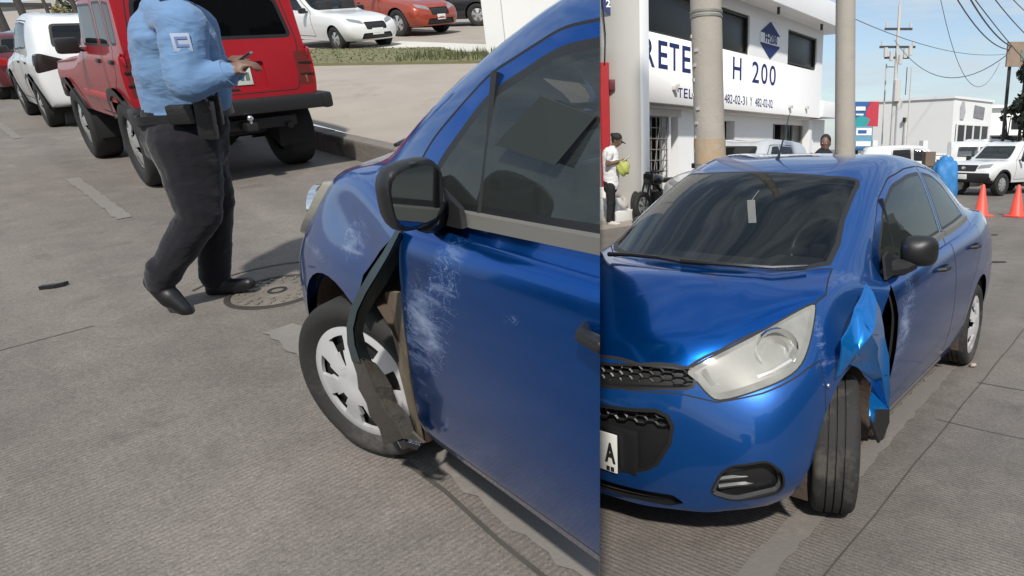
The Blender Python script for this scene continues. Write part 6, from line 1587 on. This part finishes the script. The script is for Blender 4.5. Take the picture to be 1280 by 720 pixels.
def bystander():
    y = 10.8; D = lambda px, py, dy=0.0: RD(px, py, y + dy); segs, balls = [], []; sa = (0, -1, 0)
    z0 = D(1030, 180); bx_, by_ = z0.x, y
    V = lambda x, dy, z: Vector((bx_ + x, by_ + dy, z))
    segs += [(V(0, 0, 1.0), V(0, 0, 1.25), .16, .17, 0, (sa, .72)), (V(0, 0, 1.22), V(0, 0, 1.36), .18, .15, 0, (sa, .72)), (V(0, 0, 1.36), V(0, 0, 1.43), .12, .06, 0, None), (V(0, 0, 1.42), V(.005, 0, 1.47), .05, .05, 2, None)]
    Rm, P = head(balls, segs, (bx_ + .02, by_ - .01, 1.555), (-.35, -.9, 0), 2, 3)
    for s in (-1, 1):
        sh, el, wr = V(.19 * s, 0, 1.36), V(.25 * s, .02, 1.08), V(.24 * s, -.10, .84)
        segs += [(sh, el, .062, .05, 0, None), (el, wr, .048, .035, 2, None)]; hand(segs, wr + Vector((0, -.01, -.02)), (0, -.15, -1), (-s, 0, 0), 2, 1, .4, 1)
        hp, kn, an = V(.09 * s, 0, .95), V(.10 * s, -.02, .50), V(.10 * s, .02, .09); segs += [(hp, kn, .10, .07, 1, None), (kn, an, .066, .05, 1, None), (V(.10 * s, .02, .045), V(.11 * s, -.13, .04), .045, .036, 4, None)]
    o = figure('person', segs, balls, [M_NAVY, M_BLKTR, M_SKIN, M_HAIR, M_SHOE], Matrix.Identity(4), RIGHT, 'dark haired man looking over the roof of the blue car beside the slim pole', .016, 'person', [], 2)
    for s in (1, -1):
        b = bmesh.new(); bmesh.ops.create_uvsphere(b, u_segments=8, v_segments=5, radius=.012); xf(b, Matrix.Translation(P(.088, .030 * s, .0))); c = bpy.data.objects.new('eye', mesh_from_bm('eye', b, bpy.data.materials['eye'], 60)); COL.objects.link(c); c.parent = o
bystander()

# ------------------------------------------------------------------ vehicles of the right-hand street
M_SILVER = paint('silver white car paint', (.56, .57, .58), rough=.28, metal=.25, dust=.05)
a33 = R(33.4)
p = RD(868, 230, 12.6)
place_suv('sport_utility_car', frame(2.0, 15.4, R(213.4)), RIGHT, 'silver white sport utility car parked behind the thick concrete pole', M_SILVER, H=1.63, W=.80, wb=2.4, nose=.72, tail=-.70, r=.33)
def pickup(M, label, m, black_nose=True, r=.36, group=None, H=1.68, crew=False):
    wb = 3.0; f = wb + .75; t = -1.0; W = .84; cr = .75 if crew else 0
    rows = [(f, .42, .80, .87, .66, .76, .66, .44, 0), (f - .25, .40, .96, 1.04, .78, .84, .74, .56, 0), (f - 1.0, .40, 1.03, 1.10, .80, W, .78, .62, 0), (f - 1.25, .40, 1.05, 1.14, .80, W, .79, .68, -.05), (f - 1.55, .40, 1.06, 1.38, .80, W, .79, .68, -.10), (f - 1.90, .40, 1.07, 1.62, .80, W, .79, .66, -.05),
            (f - 2.4, .40, 1.08, H, .80, W, .79, .655, 0), (f - 2.75 - cr, .40, 1.08, H - .01, .80, W, .79, .655, 0), (f - 2.86 - cr, .40, 1.08, H - .08, .80, W, .79, .655, 0), (f - 2.92 - cr, .40, 1.06, 1.08, .80, W, .79, .66, 0), (f - 3.3 - cr * .5, .42, 1.05, 1.065, .80, W, .80, .66, 0), (t + .15, .44, 1.05, 1.065, .80, W, .80, .66, 0), (t, .46, 1.04, 1.055, .78, .82, .78, .64, 0)]
    wins = [('side', rpoly([(f - 1.72, 1.10), (f - 2.55, 1.12), (f - 2.55, 1.54), (f - 2.05, 1.53)], .04, 2)), ('front', rpoly([(-.60, 1.14), (.60, 1.14), (.53, 1.55), (-.53, 1.55)], .06, 2))]
    if crew: wins.append(('side', rpoly([(f - 2.63, 1.12), (f - 3.4, 1.13), (f - 3.36, 1.53), (f - 2.63, 1.54)], .04, 2)))
    def front(bm):
        o = endpatch(bm, rpoly([(.40, .84), (.76, .88), (.72, 1.0), (.44, .96)], .03, 2), True, [M_WHITE_LENS], 'headlight', 0, x0=f - .7)
        o += endpatch(bm, rpoly([(-.38, .76), (.38, .76), (.40, .96), (-.40, .96)], .03, 2), True, [M_BLACK], 'grille', .03, mirrored=False, x0=f - .6)
        o += endpatch(bm, rpoly([(-.80, .36), (.80, .36), (.80, .72), (-.80, .72)], .02, 2), True, [M_BLACK] if black_nose else [m], 'front_bumper', 0, mirrored=False, x0=f - .75)
        return o
    root = gen_car('pickup_truck', 'pickup truck', M, RIGHT, label, rows, m, [(wb, 0), (0, 0)], (r, .22), wins, fcap=(.10, .14, .14, .12, .08), rcap=(.03, .03, .03, .03, .02), arch=1.14, doors=[rpoly([(f - 1.35, .50), (f - 2.62, .50), (f - 2.62, 1.58), (f - 2.02, 1.57), (f - 1.45, 1.08)], .04, 2)], front=front, gl=M_GLASS, archtrim=M_BLACK if black_nose else None, group=group, wheelm=M_ALLOY, spokes=8, wstyle=.3)
    for s in (1, -1):
        b = bmesh.new(); bx(b, (f - 1.60, .98 * s, 1.14), (.10, .16, .17), bev=.03); tube(b, [(f - 1.62, .78 * s, 1.10), (f - 1.60, .92 * s, 1.12)], .02); child('wing_mirror', b, M_BLACK, root)
        b = bmesh.new(); bx(b, (f - 2.48, .845 * s, .98), (.14, .02, .035), bev=.008); child('door_handle', b, M_BLACK, root)
    b = bmesh.new(); bx(b, (f + .155, 0, .60), (.012, .30, .15), bev=.002); child('number_plate', b, M_WHITE_PLATE, root)
    b = bmesh.new(); bmesh.ops.create_uvsphere(b, u_segments=12, v_segments=8, radius=1); xf(b, Matrix.Translation((f + .115, 0, .87)) @ Matrix.Diagonal((.012, .07, .05, 1))); child('badge', b, M_CHROME, root)
    return root
pk = RP(1250, 245)
fw = Vector((math.sin(R(236)), math.cos(R(236)), 0)); lf = Vector((-fw.y, fw.x, 0))
o_ = pk - fw * 3.0 - lf * .78
WG = 'white cars and pickups parked across the far side of the right-hand street'
pickup(frame(o_.x, o_.y, R(236)), 'white pickup truck with black bumper facing the two orange cones', M_WHITE_CAR, True, group=WG)
q = RD(1200, 200, 27); pickup(frame(q.x + .2, 29, R(105)), 'white crew cab pickup parked across behind the blue bundle', M_WHITE_CAR, False, group=WG, H=1.72, crew=True)
q = RD(1138, 200, 23); place_suv('hatchback_car', frame(q.x - .9, 23.4, R(100)), RIGHT, 'white hatchback just showing above the blue car roof', M_WHITE_CAR, H=1.55, W=.78, wb=2.4, nose=.7, tail=-.7, r=.32, group=WG)
q = RD(1243, 190, 36); place_suv('hatchback_car', frame(q.x, 36, R(240)), RIGHT, 'white car partly hidden behind the cab of the white pickup truck', M_WHITE_CAR, H=1.9, W=.85, wb=2.6, nose=.8, tail=-.8, r=.36, group=WG)
q = RD(1104, 195, 33); place_suv('hatchback_car', frame(q.x, 33, R(150)), RIGHT, 'dark car standing below the colourful billboard', M_CHARC, H=1.45, W=.8, wb=2.5, nose=.7, tail=-.7, r=.33)
# blue tarpaulin bundle with a cardboard box
q = RP(1180, 270); q = RD(1181, 217, 16.2)
b = bmesh.new(); bmesh.ops.create_icosphere(b, subdivisions=4, radius=1)
from mathutils import noise as _noise
for v in b.verts:
    k = 1 + .16 * _noise.noise(v.co * 2.2) + .07 * _noise.noise(v.co * 6); n4 = (abs(v.co.x) ** 3 + abs(v.co.y) ** 3 + abs(v.co.z) ** 3) ** (-1 / 3); c_ = v.co * n4; v.co = Vector((c_.x * .28 * k, c_.y * .28 * k, .63 + c_.z * .63 * k))
    if v.co.z < 0: v.co.z = 0
bt = obj('tarpaulin_bundle', b, mat('bright blue tarpaulin', (.03, .19, .46), .6, var=.2, scale=7), None, Matrix.Translation((q.x, 16.2, 0)), 60, RIGHT); tag(bt, 'bright blue tarpaulin bundle standing between the parked white cars', 'bundle')
b = bmesh.new(); bx(b, (0, 0, .70), (.24, .26, 1.40), bev=.01); cbx = obj('cardboard_stack', b, mat('brown cardboard', (.16, .12, .09), .9, var=.2), None, Matrix.Translation((q.x - .26, 16.6, 0)), None, RIGHT); tag(cbx, 'brown cardboard boxes stacked just left of the blue bundle', 'boxes')
for z in (.35, .7, 1.05):
    b = bmesh.new(); bx(b, (0, -.131, z), (.24, .006, .02)); child('box_seam', b, M_WELL, cbx)
# cones
M_CONE = mat('red orange cone plastic', (.80, .085, .055), .5, var=.1)
def cone():
    b = bmesh.new(); lathe(b, [(.165, .03), (.150, .05), (.035, .68), (.022, .70), (.001, .70)], 24); c = empty('traffic_cone', Matrix.Identity(4), 'x', 'cone', 'traffic cones closing the lane', RIGHT); child('cone_body', b, M_CONE, c, 40)
    b = bmesh.new(); bx(b, (0, 0, .018), (.40, .40, .036), bev=.012); child('cone_base', b, M_CONE, c); return c
c1 = cone(); p = RP(1226, 270); c1.matrix_world = Matrix.Translation(p); c1['label'] = 'orange traffic cone nearest the rear wing of the blue car'
c2 = c1.copy(); COL.objects.link(c2); RIGHT.append(c2); c2.matrix_world = Matrix.Translation(RP(1270, 271)) @ Matrix.Rotation(.5, 4, 'Z'); c2['label'] = 'orange traffic cone in front of the white pickup truck wheel'
for ch in list(c1.children): k = ch.copy(); COL.objects.link(k); k.parent = c2
# litter
p = RP(1216, 459); b = bmesh.new(); bmesh.ops.create_icosphere(b, subdivisions=2, radius=.022)
rg = random.Random(4)
for v in b.verts: v.co *= rg.uniform(.75, 1.25); v.co.z *= .7
tag(obj('crumpled_paper', b, mat('pinkish litter', (.42, .33, .30), .8), None, Matrix.Translation(p + Vector((0, 0, .014))), None, RIGHT), 'crumpled pinkish scrap of litter on the road behind the rear wheel', 'litter')
for px, py, w, lab in ((1246, 328, .12, 'flat dark scrap of rubber on the road right of the blue car'), (1241, 294, .08, 'small dark scrap on the road near the orange cones')):
    p = RP(px, py); b = bmesh.new(); prism(b, [(-w, -.02), (-w * .3, -.035), (w, -.015), (w * .8, .02), (-.01, .03), (-w * .9, .015)], .002, .014, lambda u, v, h: Vector((u, v, h))); tag(obj('rubber_scrap', b, M_BLACK, None, Matrix.Translation(p), None, RIGHT), lab, 'debris')

# motorcycles before the gate
def motorcycle(M, label, m):
    r = empty('motorcycle', M, label, 'motorcycle', 'motorcycles parked before the shop gate', RIGHT); mt, mc = wheel_meshes(.30, .10, .66, 6, .55)
    for x in (0, 1.22):
        wheel_obj(r, x, 0, .30, .10, mt, mc, 1)
    b = bmesh.new(); tube(b, [(.05, 0, .32), (.35, 0, .45), (.75, 0, .75), (.98, 0, .80)], .03, 6); tube(b, [(1.22, .07, .30), (.98, .07, .92)], .022, 6); tube(b, [(1.22, -.07, .30), (.98, -.07, .92)], .022, 6); bx(b, (.55, 0, .42), (.34, .22, .30), bev=.04); child('frame', b, M_BLACK, r)
    b = bmesh.new(); bmesh.ops.create_uvsphere(b, u_segments=14, v_segments=10, radius=1); xf(b, Matrix.Translation((.72, 0, .82)) @ Matrix.Diagonal((.26, .14, .13, 1))); bx(b, (.98, 0, .86), (.16, .22, .22), bev=.05); child('fuel_tank', b, m, r, 50)
    b = bmesh.new(); bx(b, (.22, 0, .80), (.62, .22, .10), bev=.04); child('saddle', b, M_BLACK, r, 50)
    b = bmesh.new(); tube(b, [(.90, -.34, 1.02), (.97, -.1, .98), (.97, .1, .98), (.90, .34, 1.02)], .018, 6); child('handlebar', b, M_BLACK, r)
    b = bmesh.new(); tube(b, [(.5, -.14, .30), (.1, -.15, .32), (-.2, -.15, .38)], .04, 8); child('exhaust', b, M_CHROME, r)
    return r
p = RP(822, 262); motorcycle(frame(RD(823, 240, 15.6).x, 15.8, R(200)), 'dark blue motorcycle standing before the lattice gate', paint('dark blue motorcycle paint', (.012, .016, .07)))
motorcycle(frame(RD(842, 240, 15.2).x, 15.3, R(212)), 'black motorcycle beside the silver white car by the gate', paint('black motorcycle paint', (.012, .012, .014)))

# ------------------------------------------------------------------ far side of the street
M_FARWHITE = mat('far white wall', (.74, .74, .73), .9, var=.05, scale=.4, dirt=((.60, .59, .57), .5, .6))
c = RD(1188, 185, 45); c.z = 0; sd = Vector((-3.5, 4.7, 0)).normalized(); fd = Vector((3.75, 4.7, 0)).normalized()
MW = Matrix(((fd.x, sd.x, 0, c.x), (fd.y, sd.y, 0, c.y), (0, 0, 1, 0), (0, 0, 0, 1)))
off = empty('office_building', MW, 'square white block with a grid window and painted figures beyond the pickups', 'building', None, RIGHT)
def ob(name, boxes, m, par, bev=.0):
    b = bmesh.new()
    for (a0, a1, b0, b1, z0, z1) in boxes: bx(b, ((a0 + a1) / 2, (b0 + b1) / 2, (z0 + z1) / 2), (a1 - a0, b1 - b0, z1 - z0), bev=bev)
    bmesh.ops.recalc_face_normals(b, faces=b.faces[:]); return child(name, b, m, par)
ob('wall', [(0, 6.0, 0, 5.9, 0, 4.6)], M_FARWHITE, off); ob('parapet', [(-.1, 6.1, -.1, 6.0, 4.6, 4.75)], M_FARWHITE, off)
gw = ob('grid_window', [(.5, 5.4, -.08, -.02, .6, 3.0)], M_SHUT, off)
ob('mullion', [(.5 + 4.9 * k / 4 - .06, .5 + 4.9 * k / 4 + .06, -.14, -.081, .6, 3.0) for k in range(5)] + [(.5, 5.4, -.13, -.081, z - .05, z + .05) for z in (.6, 1.8, 3.0)], M_FARWHITE, gw)
b = bmesh.new()
prism(b, [(1.0, 3.3), (1.5, 3.3), (1.7, 3.8), (1.5, 4.4), (1.2, 4.5), (.9, 4.1)], -.02, -.05, lambda u, v, h: Vector((u, h, v))); child('wall_painting', b, mat('grey wall painting', (.40, .40, .42), .9, var=.3, scale=3), off)
b = bmesh.new(); prism(b, [(3.0, 3.5), (4.6, 3.4), (4.7, 4.2), (3.1, 4.3)], -.02, -.05, lambda u, v, h: Vector((u, h, v))); child('wall_painting', b, mat('dark grey wall painting', (.22, .22, .24), .9, var=.5, scale=3), off)
ob('wall_lamp', [(-.25, 0, 3.2, 3.35, 3.2, 3.5)], M_FRAME, off); ob('roof_aerial', [(.2, .24, 3.5, 3.54, 5, 6.8)], M_FRAME, off); ob('drain_pipe', [(-.10, 0, 3.2, 3.3, 1, 3.4)], M_GREYW, off); ob('round_vent', [(-.3, 0, 2.1, 2.8, 1.0, 1.6)], M_FRAME, off, .1)
c = RD(1224, 185, 58); c.z = 0
o2 = empty('office_building', Matrix.Translation(c) @ Matrix.Rotation(R(-6), 4, 'Z'), 'low white building with dark strip windows at the far right', 'building', None, RIGHT)
ob('wall', [(-1, 14, 0, 6, 0, 4.7)], M_FARWHITE, o2); ob('roof_edge', [(-1.2, 14.2, -.4, 6, 4.7, 4.95)], M_FARWHITE, o2); 
wv = ob('strip_window', [(.8, 8.5, -.08, -.01, .8, 2.4)], M_SHUT, o2); ob('mullion', [(.8 + k * 1.28 - .06, .8 + k * 1.28 + .06, -.14, -.081, .8, 2.4) for k in range(7)], M_FARWHITE, wv); ob('canopy', [(.3, 9.5, -1.2, 0, 2.5, 2.7)], M_FARWHITE, o2)
for u in (2.4, 5.4): ob('window', [(u, u + 1.1, -.06, -.01, 3.0, 4.0)], M_SHUT, o2)
# boundary wall, rails, billboards
c = RD(1100, 185, 40); b = bmesh.new(); bx(b, (0, 0, .55), (26, .25, 1.1)); bx(b, (0, 0, 1.13), (26, .35, .08)); o = obj('boundary_wall', b, M_FARWHITE, None, Matrix.Translation((c.x + 6, 41, 0)) @ Matrix.Rotation(R(14), 4, 'Z'), None, RIGHT); tag(o, 'low white boundary wall running behind the parked white cars', 'wall')
for k in range(6):
    b = bmesh.new(); bx(b, (-10 + 3.2 * k, -.05, .95), (.3, .4, 1.9)); child('wall_pier', b, M_FARWHITE, o)
def board(px0, py0, px1, py1, y, label, cols, kind):
    a, c = RD(px0, py1, y), RD(px1, py0, y); w, h = c.x - a.x, c.z - a.z
    Mb = Matrix.Translation(((a.x + c.x) / 2, y, (a.z + c.z) / 2)); r = empty('billboard', Mb, label, 'billboard', None, RIGHT)
    b = bmesh.new(); bx(b, (0, .08, 0), (w, .12, h)); child('panel', b, cols[0], r)
    if kind == 1:
        b = bmesh.new(); prism(b, [(w * .02, -h * .5), (w * .5, -h * .5), (w * .5, h * .5), (w * .15, h * .5), (-.0, h * .1)], -.004, .018, lambda u, v, hh: Vector((u, hh, v))); child('red_field', b, cols[1], r)
        b = bmesh.new(); prism(b, [(-w * .5, -h * .5), (w * .05, -h * .5), (w * .18, -h * .2), (-w * .2, -h * .05), (-w * .5, -h * .2)], -.010, .016, lambda u, v, hh: Vector((u, hh, v))); child('teal_field', b, cols[2], r)
        b = bmesh.new(); bx(b, (-w * .22, -.005, h * .22), (w * .38, .02, h * .16)); bx(b, (-w * .25, -.005, -h * .02), (w * .3, .02, h * .07)); child('pale_panel', b, M_WHITELET, r)
    elif kind == 2:
        b = bmesh.new(); bx(b, (0, .005, h * .28), (w * .9, .02, h * .30)); bx(b, (0, .005, -h * .22), (w * .86, .02, h * .2)); child('pale_panel', b, M_WHITELET, r)
        b = bmesh.new(); bx(b, (-w * .1, -.01, h * .28), (w * .5, .02, h * .14)); bx(b, (0, -.01, -h * .42), (w * .9, .02, h * .10)); child('teal_field', b, cols[2], r)
    b = bmesh.new(); tube(b, [(-w * .3, .25, -h / 2 - (a.z)), (-w * .3, .25, h * .4)], .08, 6); tube(b, [(w * .3, .25, -h / 2 - a.z), (w * .3, .25, h * .4)], .08, 6); child('leg', b, M_FRAME, r); return r
CB = (mat('billboard blue', (.02, .10, .30), .6), mat('billboard red', (.45, .03, .05), .6), mat('billboard teal', (.02, .28, .30), .6))
board(1066, 127, 1099, 158, 38, 'blue and red advertising billboard above the parked cars', CB, 1)
board(1068, 158, 1091, 188, 37, 'smaller pale blue notice board under the billboard', (mat('notice blue', (.12, .30, .42), .6), CB[1], CB[0]), 2)
r = board(1258, 52, 1296, 83, 34, 'weathered brown sign box high at the right edge', (mat('weathered brown board', (.26, .19, .14), .8, var=.3, scale=3), CB[1], CB[2]), 0)
b = bmesh.new(); bx(b, (.25, .0, -.05), (.55, .03, .5)); child('sign_face', b, mat('dull green sign face', (.16, .19, .15), .7, var=.3), r)
g0 = RD(1290, 185, 33); g0.z = 0
tree(Matrix.Translation(g0), RIGHT, 'dark drooping tree at the right edge under the sign box', 5.2, 1.0, 2400, mat('dark tree leaves', (.018, .026, .016), .85, var=.5, scale=2), .17, 11, None, .15, 16, .68)
g0 = RD(1260, 185, 36); g0.z = 0
tree(Matrix.Translation(g0), RIGHT, 'thin straggly small tree left of the dark tree', 3.4, .45, 320, M_LEAF, .10, 12, None, -.1, 8, .78)
# transmission pole with cross arms
c = RD(1114, 185, 42); c.z = 0; tp = empty('power_pole', Matrix.Translation(c), 'tall thin power pole with cross arms and hanging equipment', 'pole', None, RIGHT)
b = bmesh.new(); tube(b, [(0, 0, 0), (0, 0, 9.6)], [.14, .09], 8); tube(b, [(0, 0, 9.6), (0, 0, 11.5)], .03, 5); child('shaft', b, M_GREYW, tp)
for z, w in ((8.3, 1.0), (7.3, 1.3), (6.7, .9)):
    b = bmesh.new(); bx(b, (0, 0, z), (w * 1.6, .14, .12)); child('cross_arm', b, M_FRAME, tp)
b = bmesh.new()
for x, z in ((-.7, 7.0), (-.35, 6.8), (.45, 6.95), (.75, 7.1), (.2, 6.6)): tube(b, [(x, -.1, z - .28), (x, -.1, z + .25)], .12, 8); child('transformer', b, M_GREYW, tp); b = bmesh.new()
b.free(); b = bmesh.new()
for x, z in ((-.7, 8.5), (0, 8.55), (.7, 8.5), (-.9, 7.5), (.9, 7.5)): tube(b, [(x, 0, z - .15), (x, 0, z + .15)], .06, 6)
child('insulator', b, M_GREYW, tp); b = bmesh.new(); tube(b, [(.05, -.2, 4.2), (.05, -.2, 5.4)], .2, 8); bx(b, (.3, -.1, 4.0), (.3, .2, .5)); child('equipment_box', b, M_GREYW, tp)
for k, (px, y) in enumerate(((1102, 44), (1133, 46))):
    c = RD(px, 185, y); c.z = 0; b = bmesh.new(); tube(b, [(0, 0, 0), (0, 0, 6.6)], .045, 6); bx(b, (.25, 0, 6.4), (.5, .06, .06)); tag(obj('lamp_post', b, M_GREYW, None, Matrix.Translation(c), None, RIGHT), ['thin grey post left of the power pole', 'thin grey post right of the power pole over the white block'][k], 'post')
# overhead wires: each hangs between two fastening points
M_WIRE = mat('overhead cable', (.13, .13, .14), .7)
for k, (a, c, sag, rad, lab) in enumerate((((1118, 50, 42), (1262, 66, 34), 1.6, .035, 'thin cable sagging from the power pole to the sign box'), ((1165, -60, 20), (1262, 62, 34), .6, .040, 'thick cable bundle running down to the sign box'), ((1182, -60, 20), (1264, 58, 34), .4, .05, 'thickest overhead cable slanting down to the sign box'),
        ((1190, -40, 18), (1330, 120, 36), .3, .028, 'overhead cable passing behind the brown sign box'), ((1208, -50, 16), (1320, 70, 30), .3, .026, 'overhead cable crossing the upper right corner'), ((1232, -40, 16), (1320, 40, 30), .2, .022, 'overhead cable nearest the right edge of the sky'), ((1170, -30, 24), (1250, 78, 36), 2.2, .02, 'slack thin cable below the thick bundle'), ((1060, 20, 30), (1290, 60, 60), 1.0, .03, 'faint level cable crossing behind the power pole'))):
    A, Cc = RD(*a), RD(*c); pts = [A.lerp(Cc, t / 16) - Vector((0, 0, sag * 4 * (t / 16) * (1 - t / 16))) for t in range(17)]
    b = bmesh.new(); tube(b, pts, rad * .6, 5); tag(obj('overhead_cable', b, M_WIRE, None, None, 60, RIGHT), lab, 'cable')

def _fr(u, d): return cb(-u, d)
_fr.rot = Matrix.Rotation(math.atan2(FB.y, FB.x), 3, 'Z')
reflection_row(_fr, Matrix.Identity(4), RIGHT, 33, 9, -32, 14.5, (3.6, 4.6, 5.6, 6.2))  # unseen row, added for paint and glass to mirror
# ------------------------------------------------------------------ where the two streets meet: nothing crosses the meeting plane
def clip_side(roots, keep):
    """keep = -1: the left-hand street, +1: the right-hand street"""
    bpy.context.view_layer.update()
    todo = []
    def walk(o):
        todo.append(o)
        for c in o.children: walk(c)
    for r in roots: walk(r)
    dead = []
    for o in todo:
        if o.type != 'MESH': continue
        Mi = o.matrix_world; ds = [SEAM_NO.dot(Mi @ Vector(c) - SEAM_CO) * keep for c in o.bound_box]
        if min(ds) >= 0: continue
        if max(ds) <= 0: dead.append(o); continue
        inv = Mi.inverted(); co = inv @ SEAM_CO; no = (Mi.to_3x3().transposed() @ SEAM_NO).normalized()
        bm = bmesh.new(); bm.from_mesh(o.data)
        r = bmesh.ops.bisect_plane(bm, geom=bm.verts[:] + bm.edges[:] + bm.faces[:], dist=1e-6, plane_co=co, plane_no=no, clear_inner=keep > 0, clear_outer=keep < 0)
        ce = [e for e in r['geom_cut'] if isinstance(e, bmesh.types.BMEdge) and e.is_valid and len(e.link_faces) == 1]
        if ce and o.get('cap', 1):
            try: bmesh.ops.holes_fill(bm, edges=ce, sides=0)
            except Exception: pass
        if not bm.faces: bm.free(); dead.append(o); continue
        me = o.data.copy(); bm.to_mesh(me); bm.free(); o.data = me
    for o in dead:
        for c in list(o.children): bpy.data.objects.remove(c) if c in dead and False else None
        bpy.data.objects.remove(o)
clip_side([o for o in LEFT], -1)
clip_side([o for o in RIGHT], 1)
